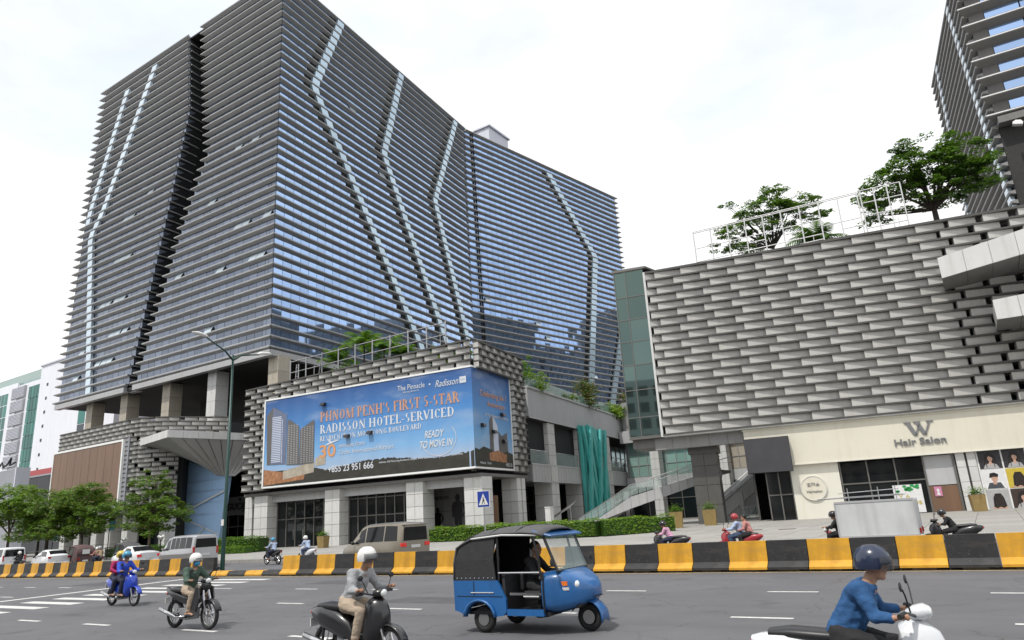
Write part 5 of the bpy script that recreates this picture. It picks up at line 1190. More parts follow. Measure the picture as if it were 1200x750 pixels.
for x0, x1 in ((30.5, 33.5), (36.5, 39.5)):
    for k in range(9):
        b = MB(); b.box(x0, x1, -1.58, -1.4, 4 + k * 3.4, 7.2 + k * 3.4); b.build('window_pane', 'green_glass' if k % 2 else 'glass_dark', wb)
dl = thing('low_building', 'dark grey panelled building with a red roof strip, below the white high-rise', 'building', (-150, 60, 0))
for i in range(6):
    b = MB(); b.box(i * 4.2 + .02, i * 4.2 + 4.18, -.1, .1, 0, 13.8); b.build('wall_panel', 'dark_grey', dl)
b = MB(); b.box(0, 30, .1, 20, 0, 13.7); b.build('wall', 'dark_grey', dl); b = MB(); b.box(-3, 11, 1, 8, 13.85, 15.2); b.build('roof', 'red_roof', dl); b = MB(); b.box(0, 30, -.2, .3, 13.7, 14.0); b.build('coping', 'mid_grey', dl)
gb = thing('low_building', 'pale blue-grey block with a dark script sign on the far left edge', 'building', (-124, 45, 0))
b = MB(); b.box(-6, 10.8, 0, 1.6, 0, 12.4); b.build('wall', 'mid_grey', gb); b = MB(); b.box(10.82, 11.1, -.1, 1.7, 0, 12.6); b.build('edge_trim', 'white_shade', gb)
b = MB(); b.path([(3.5, -.15, 12.9), (4.6, -.15, 13.3), (5.4, -.15, 12.8), (6.4, -.15, 13.6), (7.0, -.15, 12.9), (8.2, -.15, 13.2), (9.2, -.15, 14.0), (9.0, -.15, 13.0), (10.6, -.15, 13.3)], .13, 6); b.build('script_sign', 'black_plastic', gb)
# neighbours outside the frame, mirrored in the glass
for i, (x, y, w, d, h) in enumerate(((64, 200, 30, 36, 84), (66, 243, 26, 38, 74), (70, 290, 30, 40, 98), (74, 338, 34, 42, 112), (62, 150, 22, 22, 40))):
    t = thing('apartment_building', ('dark apartment tower with a flat roof across the side street', 'grey apartment block with a flat roof farther along the side street', 'tall dark apartment tower, second farthest along the side street', 'farthest grey apartment tower along the side street', 'shortest apartment block, nearest the right tower across the side street')[i], 'building', (x, y, 0))
    b = MB(); b.box(-w / 2, w / 2, -d / 2, d / 2, 0, h); b.build('wall', ('stone_dark', 'soffit_grey', 'stone_dark', 'soffit_grey', 'stone_grey')[i], t)
    wn = MB()
    for k in range(int(h / 3.3)):
        for j in range(int(d / 2.6)): wn.box(-w / 2 - .05, -w / 2 + .05, -d / 2 + .7 + j * 2.6, -d / 2 + 2.3 + j * 2.6, .8 + k * 3.3, 2.9 + k * 3.3)
        for j in range(int(w / 2.6)): wn.box(-w / 2 + .7 + j * 2.6, -w / 2 + 2.3 + j * 2.6, -d / 2 - .05, -d / 2 + .05, .8 + k * 3.3, 2.9 + k * 3.3)
    wn.build('windows', 'glass_dark', t, kind='stuff')
for i, (x, w, h, mt) in enumerate(((-95, 26, 17, 'cream'), (-66, 22, 24, 'wall_grey'), (-40, 24, 15, 'stone_beige'), (-12, 26, 28, 'white_wall'), (16, 22, 18, 'cream_light'), (42, 24, 22, 'stone_beige'))):
    t = thing('shophouse', ('long cream shophouse row, leftmost across the road', 'grey block between two lower shophouses across the road', 'lowest beige shophouse across the road', 'tallest white block across the road', 'pale cream block right of the tallest white one across the road', 'beige block at the right end of the row across the road')[i], 'building', (x, -46, 0))
    b = MB(); b.box(-w / 2, w / 2, -9, 9, 0, h); b.build('wall', mt, t); wn = MB()
    for k in range(int(h / 3.4)):
        for j in range(int(w / 3)): wn.box(-w / 2 + .7 + j * 3, -w / 2 + 2.6 + j * 3, 8.95, 9.06, .8 + k * 3.4, 2.9 + k * 3.4)
    wn.build('windows', 'glass_dark', t, kind='stuff')
# ================================================================== STREET FURNITURE
def barrier(name, label, x0, x1, y, colors, low=False, ends=True):
    """painted median barrier: each painted block is its own part, feet in shadow below"""
    t = thing(name, label, 'barrier' if not low else 'kerb', (x0, y, 0))
    n = len(colors); w = (x1 - x0) / n
    prof = [(.30, .07), (.30, .13), (.13, .28), (.085, .83), (-.085, .83), (-.13, .28), (-.30, .13), (-.30, .07)] if not low else [(.26, .04), (.26, .10), (.16, .24), (-.16, .24), (-.26, .10), (-.26, .04)]
    ys_ = lambda lean: [(-q[0], q[1]) for q in prof]
    cache = {}
    for i, c in enumerate(colors):
        if c not in cache:
            b = MB(); p = ys_(0); b.prism_x(p, .009, w - .009); cache[c] = b.mesh('barrier_block', 'barrier_yellow' if c == 'y' else 'barrier_black')
        mesh_obj('barrier_block', cache[c], t, (i * w, random.uniform(-.02, .02), random.uniform(-.006, .006)), (random.uniform(-.008, .008), 0, random.uniform(-.008, .008)))
        b = MB(); 
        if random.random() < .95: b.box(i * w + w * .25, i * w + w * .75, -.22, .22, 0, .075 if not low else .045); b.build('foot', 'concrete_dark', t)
    return t
cols = lambda n, s: [('y', 'k')[(i + s) % 2] for i in range(n)]
barrier('median_barrier', 'long black and yellow median barrier running left from the lamp post', -70.5, -31.6, 21.55, cols(42, 0))
barrier('median_barrier', 'black and yellow median barrier running right from the gap to the frame edge', -26.35, 6.4, 21.35, cols(30, 0))
barrier('median_kerb', 'low yellow and black kerb closing the gap between the barriers', -31.3, -26.4, 21.4, ['y', 'k', 'y', 'k'], low=True)
mb_ = MB(); mb_.box(-80, 20, 21.15, 21.75, .002, .03); structure(mb_.build('median_strip', 'concrete_dark'))

lamp = thing('street_lamp', 'tall dark green street lamp with two arms standing in the barrier gap', 'street lamp', (-32.0, 22.2, 0))
b = MB(); b.path([(0, 0, 0), (0, 0, .25), (0, 0, 1.6), (0, 0, 11.0)], [.125, .11, .095, .055], 12); b.build('pole', 'lamp_green', lamp, smooth=True)
b = MB(); b.tube((0, 0, 0), (0, 0, .12), .24, .24, 12); b.build('base_plate', 'lamp_green', lamp)
for k, (sy, zz_) in enumerate(((-1, 11.75), (1, 11.35))):
    b = MB(); b.path([(0, 0, 10.7), (0, sy * .5, 11.15 - .1 * k), (0, sy * 1.6, zz_ - .08)], [.05, .045, .035], 8); b.build('arm', 'lamp_green', lamp, smooth=True)
    b = MB(); b.loft([[(x * w, sy * q, z0 + z * h) for x, z in ((-1, 0), (-.8, .8), (0, 1), (.8, .8), (1, 0), (.6, -.5), (-.6, -.5))] for q, w, h, z0 in ((1.5, .06, .04, zz_ - .07), (1.7, .13, .09, zz_), (2.2, .16, .09, zz_ + .05), (2.4, .05, .03, zz_ + .06))]); b.build('lamp_head', 'frame_white', lamp, smooth=True)
b = MB(); b.box(-.10, .10, -.13, -.118, 2.3, 2.6); b.build('sticker', 'plate_white', lamp)
sgn = thing('crossing_sign', 'blue pedestrian crossing sign with white triangle on a grey pole beside the hedge', 'sign', (-23.9, 33.0, zg(33)))
b = MB(); b.tube((0, .03, -.05), (0, .03, 3.15), .035, n=8); b.build('pole', 'steel', sgn)
b = MB(); b.box(-.40, .40, -.02, .015, 2.35, 3.2); b.build('sign_plate', 'sign_blue' if 'sign_blue' in MATS else mat('sign_blue', (.012, .045, .30), .4), sgn)
b = MB(); b.box(-.43, .43, -.016, .02, 2.32, 2.35); b.box(-.43, .43, -.016, .02, 3.2, 3.23); b.box(-.43, -.40, -.016, .02, 2.35, 3.2); b.box(.40, .43, -.016, .02, 2.35, 3.2); b.build('sign_border', 'plate_white', sgn)
b = MB(); b.prism_y([(-.32, 2.46), (.32, 2.46), (0, 3.08)], -.03, -.02); b.build('sign_triangle', 'plate_white', sgn)
b = MB()
b.prism_y(ell(0, 2.86, .035, .04, 8), -.038, -.03); b.prism_y([(-.04, 2.68), (.05, 2.68), (.03, 2.82), (-.03, 2.82)], -.038, -.03); b.prism_y([(-.04, 2.69), (-.12, 2.5), (-.08, 2.5), (.0, 2.68)], -.038, -.03); b.prism_y([(.0, 2.68), (.05, 2.68), (.11, 2.5), (.07, 2.5)], -.038, -.03); b.prism_y([(.02, 2.8), (.10, 2.7), (.08, 2.68), (.02, 2.74)], -.038, -.03)
b.build('walking_figure', 'pr_black', sgn)
# ---- foliage
def leaves(n, sampler, size, mt, name, parent, droop=.5, seed=1, aspect=.45, mats=None):
    rg = random.Random(seed); vs = []; fs = []; mi = []
    for i in range(n):
        p, nrm = sampler(rg); s = size * rg.uniform(.6, 1.35)
        a = rg.uniform(0, 2 * math.pi); d = Vector((math.cos(a), math.sin(a), rg.uniform(-droop, droop * .4))); d.normalize()
        w = d.cross(Vector((nrm[0] + rg.uniform(-.6, .6), nrm[1] + rg.uniform(-.6, .6), nrm[2] + rg.uniform(-.3, .6))))
        if w.length < .05: continue
        w.normalize(); k = len(vs); p = Vector(p); h = s * aspect
        vs += [p - d * s * .5, p + w * h * .5 - d * s * .05, p + d * s * .5, p - w * h * .5 - d * s * .05]; fs.append((k, k + 1, k + 2, k + 3)); mi.append(rg.randrange(len(mats)) if mats else 0)
    me = bpy.data.meshes.new(name); me.from_pydata([tuple(v) for v in vs], [], fs)
    for q in (mats or [mt]): me.materials.append(M[q])
    if mats: me.polygons.foreach_set('material_index', mi)
    me.update(); o = bpy.data.objects.new(name, me); link(o, parent); return o
def tree(name, label, loc, H, trunk_r, lobes, n, size, mats, seed, trunk='bark', fork=.35, lean=(0, 0), flat=.45, group=None, cluster=.75, per=24, wide=1.0):
    """lobes: (x,y,z,rx,ry,rz) relative to the base; foliage sits in many flattened twig clusters inside them"""
    rg = random.Random(seed); t = thing(name, label, 'tree', loc, 0, group); lobes = [(x * wide, y, z, rx * wide, ry * min(wide, 1.15), rz) for x, y, z, rx, ry, rz in lobes]
    fx = Vector((lean[0] * fork, lean[1] * fork, H * fork))
    b = MB(); b.path([(0, 0, -.15), (lean[0] * .1, lean[1] * .1, H * fork * .4), tuple(fx)], [trunk_r * 1.25, trunk_r, trunk_r * .8], 8)
    ends = []
    for (x, y, z, rx, ry, rz) in lobes:
        for k in range(2):
            e = Vector((x + rg.uniform(-.5, .5) * rx, y + rg.uniform(-.5, .5) * ry, z + rg.uniform(-.3, .3) * rz))
            mid = fx.lerp(e, .5) + Vector((rg.uniform(-.25, .25), rg.uniform(-.25, .25), rg.uniform(0, .35)))
            b.path([tuple(fx), tuple(mid), tuple(e)], [trunk_r * .55, trunk_r * .33, trunk_r * .1], 6); ends.append((mid, e))
            for q in range(3):
                tt = rg.uniform(.45, 1); s0 = mid.lerp(e, tt); s1 = s0 + Vector((rg.uniform(-1, 1) * rx * .5, rg.uniform(-1, 1) * ry * .5, rg.uniform(-.1, .6) * rz))
                b.path([tuple(s0), tuple(s1)], [trunk_r * .14, trunk_r * .05], 5)
    b.build('trunk', trunk, t, smooth=True)
    cl = []; tot = sum(l[3] * l[4] * l[5] for l in lobes); nc = max(8, n // per)
    for (x, y, z, rx, ry, rz) in lobes:
        for k in range(max(3, int(nc * rx * ry * rz / tot))):
            while True:
                u = Vector((rg.uniform(-1, 1), rg.uniform(-1, 1), rg.uniform(-1, 1)))
                if .12 < u.length < 1: break
            u *= u.length ** -.35
            cl.append((Vector((x + u.x * rx, y + u.y * ry, z + u.z * rz)), rg.uniform(.6, 1.25) * cluster, Vector((u.x * .5, u.y * .5, .55 + .4 * abs(u.z)))))
    def samp(r):
        c, rad, nr = cl[r.randrange(len(cl))]
        while True:
            u = Vector((r.uniform(-1, 1), r.uniform(-1, 1), r.uniform(-1, 1)))
            if u.length < 1: break
        return c + Vector((u.x * rad, u.y * rad, u.z * rad * flat - .18 * (u.x * u.x + u.y * u.y) * rad)), nr
    leaves(n, samp, size, None, 'crown', t, seed=seed + 50, mats=mats); return t
# street trees along the far pavement, left
GT = 'street trees along the left pavement'
tree('street_tree', 'street tree at the far left edge with light green drooping leaves', (-86.5, 34.5, .15), 8.6, .16, [(0, 0, 6.6, 3.4, 2.4, 1.6), (2.6, -.6, 6.0, 1.8, 1.6, 1.2), (-2, 0, 5.2, 2.2, 2, 1.4)], 15000, .25, ['leaf_green', 'leaf_lime', 'leaf_green'], 21, group=GT, cluster=.62, wide=1.25, per=70)
tree('street_tree', 'bushy street tree behind the white hatchback, with a leaning trunk', (-80.5, 35.6, .17), 7.6, .18, [(0, 0, 5.2, 3.2, 2.4, 1.2), (2.0, .5, 6.3, 1.7, 1.6, .8), (-2.8, 0, 4.4, 2.0, 2, 1.1), (1.8, -.6, 3.4, 2.2, 1.8, .9), (-1.8, -.8, 2.9, 1.9, 1.6, .8), (-.6, .3, 6.6, 1.2, 1.2, .6), (3.4, 0, 4.9, 1.3, 1.4, .8), (3.0, -.5, 2.5, 1.3, 1.2, .6)], 24000, .24, ['leaf_green', 'leaf_green', 'leaf_dark', 'leaf_olive'], 22, trunk='bark_dark', group=GT, cluster=.6, wide=1.4, per=80)
tree('street_tree', 'forked street tree standing just left of the white sedan', (-72.8, 35.2, .16), 7.4, .17, [(-.6, 0, 5.6, 2.5, 2.0, 1.1), (1.8, .3, 4.8, 2.1, 1.9, 1.1), (-2.6, 0, 4.4, 1.8, 1.6, 1.0), (.6, 0, 3.2, 1.9, 1.6, .8), (.8, 0, 6.7, 1.3, 1.2, .6), (-1.9, -.4, 2.9, 1.6, 1.4, .7), (3.2, 0, 3.5, 1.3, 1.2, .7), (-3.4, 0, 5.9, 1.0, 1.0, .5)], 22000, .24, ['leaf_green', 'leaf_green', 'leaf_dark', 'leaf_olive'], 23, trunk='bark_dark', group=GT, cluster=.58, wide=1.3, per=80)
tree('street_tree', 'airy street tree in front of the brown screen and blue pier', (-62.6, 36.0, .17), 8.0, .12, [(-.3, 0, 6.5, 1.9, 1.5, .7), (1.3, 0, 5.3, 1.9, 1.5, .6), (1.7, 0, 4.0, 2.2, 1.7, .8), (-2.2, .2, 4.3, 2.1, 1.6, .9), (-1.6, 0, 5.5, 1.4, 1.3, .5), (2.9, 0, 3.3, 1.3, 1.1, .6), (-1.2, 0, 2.9, 1.8, 1.4, .7), (.6, -.2, 2.5, 1.5, 1.2, .5), (.2, 0, 7.4, .8, .8, .4)], 16000, .22, ['leaf_green', 'leaf_olive', 'leaf_green', 'leaf_dark'], 24, trunk='bark', group=GT, cluster=.5, wide=1.2, per=80)
tree('street_tree', 'small dark street tree deep behind the maroon auto rickshaw', (-92.5, 40, .25), 6.5, .15, [(0, 0, 4.2, 3.0, 2.2, 1.5), (2.6, 0, 3.4, 2.2, 2, 1.2)], 3600, .36, ['leaf_dark', 'leaf_green'], 25, trunk='bark_dark', group=GT)
# rooftop trees above the salon panels
tree('rooftop_tree', 'slender airy rooftop tree behind the white trellis', (-12.2, 63.5, 20.2), 9.6, .17, [(-.3, 0, 7.6, 2.6, 2.2, 1.0), (.8, .2, 9.2, 1.5, 1.5, .6), (-3.0, 0, 6.4, 1.9, 1.6, .7), (2.8, 0, 7.6, 1.9, 1.6, .7), (-2.0, .4, 4.8, 1.8, 1.6, .6), (-3.4, 0, 9.0, .9, .9, .35), (3.6, 0, 6.2, 1.6, 1.4, .6), (.4, 0, 5.6, 1.8, 1.5, .6), (-4.4, 0, 5.2, 1.3, 1.2, .5)], 14500, .25, ['leaf_green', 'leaf_dark', 'leaf_green'], 31, trunk='bark_dark', fork=.4, flat=.26, cluster=.58, per=60)
tree('rooftop_tree', 'broad dense rooftop tree with layered dark green leaves, beside the right tower', (.6, 63.5, 20.2), 10.8, .24, [(.0, 0, 7.8, 3.4, 2.6, 1.3), (2.6, 0, 7.4, 2.4, 2.2, 1.6), (-3.0, 0, 6.6, 2.8, 2.2, 1.2), (.6, .3, 5.4, 2.8, 2.2, 1.2), (3.2, 0, 5.6, 1.7, 1.7, 1.4), (-.6, 0, 9.6, 1.9, 1.7, .6), (-3.6, 0, 4.6, 1.8, 1.6, .9), (2.4, 0, 9.3, 1.4, 1.4, .6)], 26000, .27, ['leaf_green', 'leaf_dark', 'leaf_dark', 'leaf_green'], 32, trunk='bark_dark', fork=.35, flat=.26, cluster=.7, per=90)
def palm(name, label, cat, loc, h, n, L, mats, seed, stem=.09, group=None):
    rg = random.Random(seed); t = thing(name, label, cat, loc, 0, group)
    b = MB(); b.path([(0, 0, -.1), (.05, 0, h * .5), (0, .05, h)], [stem * 1.3, stem, stem * .9], 7); b.build('stem', 'bark', t, smooth=True)
    f = MB(); f.mi = []
    for i in range(n):
        a = 2 * math.pi * i / n + rg.uniform(-.2, .2); el = rg.uniform(.35, 1.25); l = L * rg.uniform(.75, 1.1); d = Vector((math.cos(a), math.sin(a), 0)); w = Vector((-math.sin(a), math.cos(a), 0)); pts = []
        for k in range(8):
            tt = k / 7; pts.append(Vector((0, 0, h)) + d * (l * tt * math.cos(el * .8)) + Vector((0, 0, l * (math.sin(el) * tt - .75 * tt * tt * (1.1 - .4 * math.sin(el))))))
        for k in range(7):
            for sgn_ in (-1, 1):
                for q in (.0, .5):
                    p = pts[k].lerp(pts[k + 1], q); ll = .34 * l * math.sin(math.pi * (.12 + .86 * (k + q) / 7)); tip = p + (w * sgn_ * .8 + d * .45 + Vector((0, 0, -.28))) * ll; e = (pts[k + 1] - pts[k]) * .5
                    f.cur = rg.randrange(len(mats)); f.add([p, p + e, tip], [(0, 1, 2)])
    f.build('fronds', mats, t); return t
palm('fan_palm', 'dark fan palm on the salon roof, right of the slender tree', 'palm', (-8.3, 62, 20.8), 2.4, 26, 3.1, ['leaf_dark', 'leaf_dark', 'leaf_green'], 41)
palm('roof_palm', 'small palm at the left end of the salon roof trellis', 'palm', (-18.3, 59.5, 20.9), .9, 18, 2.1, ['leaf_green', 'leaf_dark'], 42)
palm('roof_palm', 'low palm half hidden behind the left part of the roof trellis', 'palm', (-15.8, 60.5, 20.9), .8, 16, 1.8, ['leaf_dark', 'leaf_green'], 43)
GP = 'palms on the billboard roof'
for i, (x, y, h, L_, lb) in enumerate(((-54.6, 50.5, 3.6, 2.9, 'leftmost palm among the steel frames above the billboard'), (-51.4, 51.0, 4.9, 3.4, 'tallest palm among the steel frames above the billboard'), (-48.6, 51.0, 4.0, 3.2, 'bushy palm right of the tallest one above the billboard'), (-46.2, 51, 2.9, 2.6, 'low palm near the middle of the roof frames above the billboard'))):
    palm('roof_palm', lb, 'palm', (x, y, 15.2), h, 18, L_, ['leaf_green', 'leaf_dark', 'leaf_green'], 60 + i, group=GP)
def shrub(name, label, loc, r, n, size, mats, seed, group=None, cat='shrub', stems=4):
    rg = random.Random(seed); t = thing(name, label, cat, loc, 0, group or ('shrubs on the roof terraces' if name == 'roof_shrub' else None))
    b = MB()
    for k in range(stems): b.path([(rg.uniform(-.1, .1), rg.uniform(-.1, .1), -.05), (rg.uniform(-.5, .5) * r[0], rg.uniform(-.5, .5) * r[1], r[2] * rg.uniform(.9, 1.5))], [.05, .015], 5)
    b.build('stem', 'bark', t)
    cl = [(Vector((rg.uniform(-1, 1) * r[0] * .75, rg.uniform(-1, 1) * r[1] * .75, r[2] * rg.uniform(.3, 1.75))), rg.uniform(.25, .5) * min(r)) for _ in range(26)]
    def samp(q):
        c, rad = cl[q.randrange(len(cl))]; u = Vector((q.gauss(0, .6), q.gauss(0, .6), q.gauss(0, .5))); return c + u * rad, Vector((u.x, u.y, .6))
    leaves(n, samp, size, None, 'foliage', t, seed=seed, mats=mats); return t
shrub('roof_shrub', 'dark bushy shrub under the palms on the billboard roof', (-51.5, 50.0, 15.4), (3.6, 1.2, 1.3), 2600, .3, ['leaf_green', 'leaf_dark', 'leaf_hedge'], 70, stems=8)
shrub('roof_shrub', 'lime shrub at the right end of the billboard roof', (-39.6, 50.2, 15.6), (2.2, 1.2, 1.1), 1200, .3, ['leaf_lime', 'leaf_hedge'], 71)
shrub('roof_shrub', 'yellow green shrub spilling over the arcade roof beside the billboard block', (-37.2, 62.0, 14.0), (1.1, 1.3, 1.25), 1300, .26, ['leaf_lime', 'leaf_green'], 72)
shrub('roof_shrub', 'pointed green shrub just above the cladding corner right of the billboard', (-36.9, 58.6, 14.4), (.9, 1.0, 1.7), 900, .28, ['leaf_hedge', 'leaf_green'], 73)
shrub('roof_shrub', 'round dark shrub with reddish tips standing on the arcade roof', (-39.9, 77.5, 13.9), (2.0, 2.3, 2.0), 2600, .3, ['leaf_dark', 'leaf_olive', 'leaf_rust', 'leaf_dark'], 74)
shrub('roof_shrub', 'tall shrub at the right end of the arcade roof beside the green glass', (-41.7, 94.6, 14.1), (2.2, 2.5, 2.2), 2400, .34, ['leaf_olive', 'leaf_green', 'leaf_rust'], 75)
shrub('roof_shrub', 'bright lime shrub between the two large ones on the arcade roof', (-40.4, 87.2, 13.7), (1.6, 2.2, 1.1), 1700, .32, ['leaf_lime', 'leaf_hedge'], 76)
shrub('roof_shrub', 'thin row of low plants along the arcade roof edge', (-38.3, 69, 14.0), (.5, 4.5, .5), 1300, .22, ['leaf_green', 'leaf_olive'], 77, stems=9)
shrub('garden_shrub', 'leafy plant beside the fashion shop wall behind the minivan', (-40.6, 44.8, .3), (.8, .6, .75), 900, .22, ['leaf_hedge', 'leaf_green'], 78)
def hedge(label, pts, w, h, n, seed, mats=('leaf_hedge', 'leaf_green', 'leaf_hedge', 'leaf_lime')):
    t = thing('hedge', label, 'hedge', (pts[0][0], pts[0][1], zg(pts[0][1])), 0, 'clipped hedges on the forecourt')
    loc = [(x - pts[0][0], y - pts[0][1]) for x, y in pts]; b = MB(); segs = []
    for (x0, y0), (x1, y1) in zip(loc, loc[1:]):
        l = math.hypot(x1 - x0, y1 - y0); nx, ny = -(y1 - y0) / l * w * .42, (x1 - x0) / l * w * .42; segs.append(((x0, y0), (x1, y1), l, (nx / .42, ny / .42)))
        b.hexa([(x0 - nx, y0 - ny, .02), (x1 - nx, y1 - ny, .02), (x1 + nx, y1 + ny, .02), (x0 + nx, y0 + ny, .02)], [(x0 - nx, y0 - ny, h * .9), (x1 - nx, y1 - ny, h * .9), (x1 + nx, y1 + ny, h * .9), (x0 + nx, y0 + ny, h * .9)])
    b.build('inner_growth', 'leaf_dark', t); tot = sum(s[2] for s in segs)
    def samp(r):
        q = r.random() * tot
        for s in segs:
            if q <= s[2]: break
            q -= s[2]
        f = q / s[2]; x, y = lerp(s[0][0], s[1][0], f), lerp(s[0][1], s[1][1], f); k = r.random()
        wob = .06 * math.sin(x * 2.3 + y) + .05 * math.sin(x * 5.1)
        if k < .45: u = r.uniform(-.5, .5); return (x + s[3][0] * u, y + s[3][1] * u, h * r.uniform(.93, 1.05) + wob), (0, 0, 1)
        sd = -.5 if k < .85 else .5; return (x + s[3][0] * sd * r.uniform(.9, 1.08), y + s[3][1] * sd * r.uniform(.9, 1.08), h * r.uniform(.05, 1)), (s[3][0] * sd, s[3][1] * sd, .3)
    leaves(n, samp, .15, None, 'foliage', t, seed=seed, mats=list(mats)); return t
hedge('long bright green hedge curving along the forecourt before the arcade', [(-37.6, 45.0), (-30, 45.2), (-25.5, 43.6), (-22, 43.4), (-18.6, 47.2)], 1.5, 1.05, 9000, 81)
hedge('tall box hedge behind the lamp post, left of the podium columns', [(-60.8, 40.2), (-52.6, 40.4)], 1.2, 1.25, 3600, 82, ('leaf_green', 'leaf_dark', 'leaf_hedge'))
hedge('low front hedge at the foot of the tall box hedge', [(-60.8, 39.0), (-52.9, 39.2)], .9, .55, 2000, 83, ('leaf_green', 'leaf_hedge'))
hedge('low hedge behind the silver van near the blue pier', [(-78, 40.6), (-66, 40.4)], 1.0, .9, 2600, 84, ('leaf_dark', 'leaf_green'))
def planter(label, x, y, w, h, seed, turn=0.0):
    t = thing('planter', label, 'planter', (x, y, zg(y)), turn, 'gold planters on the forecourt'); b = MB()
    b.hexa([(-w * .42, -w * .42, 0), (w * .42, -w * .42, 0), (w * .42, w * .42, 0), (-w * .42, w * .42, 0)], [(-w / 2, -w / 2, h), (w / 2, -w / 2, h), (w / 2, w / 2, h), (-w / 2, w / 2, h)]); b.build('box', 'planter_gold', t)
    b = MB(); b.box(-w * .47, w * .47, -w * .47, w * .47, h + .002, h + .03); b.build('soil', 'concrete_dark', t)
    cl = lambda r: ((r.gauss(0, .27) * w, r.gauss(0, .27) * w, h + .05 + abs(r.gauss(0, .22)) * w), (0, 0, 1))
    leaves(520, cl, .13, None, 'foliage', t, seed=seed, mats=['leaf_hedge', 'leaf_green']); return t
planter('tapered gold planter at the right end of the long hedge', -19.6, 51.0, .95, 1.12, 91, .3); planter('tapered gold planter beside the dark stone pillar', -17.75, 53.0, .98, 1.12, 92, .25)
planter('gold planter by the stone column at the salon posters', -.9, 56.0, .85, 1.05, 93, R(11.8)); planter('gold planter by the podium column behind the far scooters', -47.5, 42.4, .75, .95, 94, R(6))
# steel frames on the roofs
def trellis(name, label, p0, p1, z0a, z0b, h, n, rows, r=.055, mt='trellis_white', gaps=(), brace=True, seed=1):
    rg = random.Random(seed); t = thing(name, label, 'trellis', (p0[0], p0[1], z0a)); dx, dy = p1[0] - p0[0], p1[1] - p0[1]
    for i in range(n + 1):
        f = i / n; b = MB(); b.tube((dx * f, dy * f, (z0b - z0a) * f), (dx * f, dy * f, (z0b - z0a) * f + h), r, n=6); b.build('post', mt, t)
    for q in rows:
        for i in range(n):
            if (i, q) in gaps: continue
            f0, f1 = i / n, (i + 1) / n; b = MB(); b.tube((dx * f0, dy * f0, (z0b - z0a) * f0 + h * q), (dx * f1, dy * f1, (z0b - z0a) * f1 + h * q), r * .75, n=6); b.build('rail', mt, t)
    if brace:
        for i in range(n):
            if rg.random() < .6:
                f = (i + rg.uniform(.2, .8)) / n; q0 = rg.choice([0, .33]); b = MB(); b.tube((dx * f, dy * f, (z0b - z0a) * f + h * q0), (dx * f, dy * f, (z0b - z0a) * f + h * (q0 + .33)), r * .5, n=5); b.build('stay', mt, t)
    return t
trellis('roof_trellis', 'long white tube trellis on the salon roof in front of the slender tree', (-17.7, 58.2), (-4.4, 59.6), 21.2, 21.4, 4.25, 9, (.02, .22, .33, .48, .62, .97, 1.0), gaps=((7, .33), (8, .62), (7, .62), (0, .22), (1, .48), (2, .22), (3, .22), (4, .48), (8, .22), (0, .48), (5, .22), (2, .48), (6, .48), (7, .22)), seed=5)
trellis('roof_trellis', 'white grid trellis on the salon roof before the broad tree', (-4.2, 59.9), (-1.3, 60.5), 21.4, 21.5, 4.4, 3, (.02, .25, .5, .75, 1.0), seed=6)
trellis('roof_frame', 'row of weathered steel scaffold frames on the billboard roof', (-58.2, 47.2), (-39.4, 49.6), 15.6, 16.6, 3.3, 9, (.25, .6, .95), r=.07, mt='steel', seed=7)
b = MB(); q_ = thing('roof_ladder', 'short steel ladder at the left end of the roof scaffold frames', 'ladder', (-57.2, 47.0, 15.7))
for x in (0, .5):
    b = MB(); b.tube((x, 0, 0), (x * .6 + .1, .1, 2.6), .05, n=6); b.build('stile', 'steel', q_)
for k in range(5): 
    b = MB(); b.tube((.03, .02, .4 + k * .45), (.47, .02, .4 + k * .45), .035, n=5); b.build('rung', 'steel', q_)
for k, (x, y) in enumerate(((-54.5, 47.6), (-46.0, 48.6))):
    b = MB(); b.tube((0, 0, .2), (.9, -.2, 3.0), .06, n=6); o = b.build('steel_brace', 'steel', None, loc=(x, y, 15.9)); tag(o, ('slanting steel tube leaning in the roof frames left of the tallest palm', 'slanting steel tube leaning in the roof frames right of the palms')[k], 'brace')
# banners and small street things far left
for x, y, h, m_, lb in ((-71.4, 37.0, 4.9, 'pr_grey', 'banner pole with a pale blue cloth between the left trees'), (-88.0, 39.5, 4.2, 'pr_white', 'white and blue banner stand far left among the trees')):
    t = thing('street_banner', lb, 'banner', (x, y, zg(y))); b = MB(); b.tube((0, 0, 0), (0, 0, h), .05, n=6); b.build('pole', 'black_plastic', t); b = MB(); b.box(.08, 1.1, -.02, .02, h - 2.3, h - .2); b.build('cloth', m_, t); b = MB(); b.box(.1, 1.08, -.035, -.021, h - 2.2, h - 1.3); b.build('print', 'mask_blue', t)
for x, y in ((-73.0, 39.4), (-66.2, 39.2)):
    t = thing('globe_lamp', group='globe lamps before the podium', cat='lamp', loc=(x, y, zg(y)), label='low three-globe lamp before the podium ' + ('left of' if x < -70 else 'beside') + ' the blue pier'); b = MB(); b.tube((0, 0, 0), (0, 0, 1.5), .05, n=8); b.path([(-.35, 0, 1.6), (0, 0, 1.35), (.35, 0, 1.6)], .025, 6); b.build('post', 'black_plastic', t)
    for q in ((-.35, 1.75), (0, 1.68), (.35, 1.75)): b = MB(); b.sphere((q[0], 0, q[1]), .15, 10, 6); b.build('globe', 'headlight', t, smooth=True)
t = thing('street_railing', 'thin dark pavement railing under the left trees', 'railing', (-95, 36.6, zg(36.6)))
for z in (.6, 1.05): b = MB(); b.tube((0, 0, z), (26, 0, z), .03, n=6); b.build('rail', 'mullion', t)
for i in range(14): b = MB(); b.tube((i * 2, 0, 0), (i * 2, 0, 1.1), .035, n=6); b.build('post', 'mullion', t)
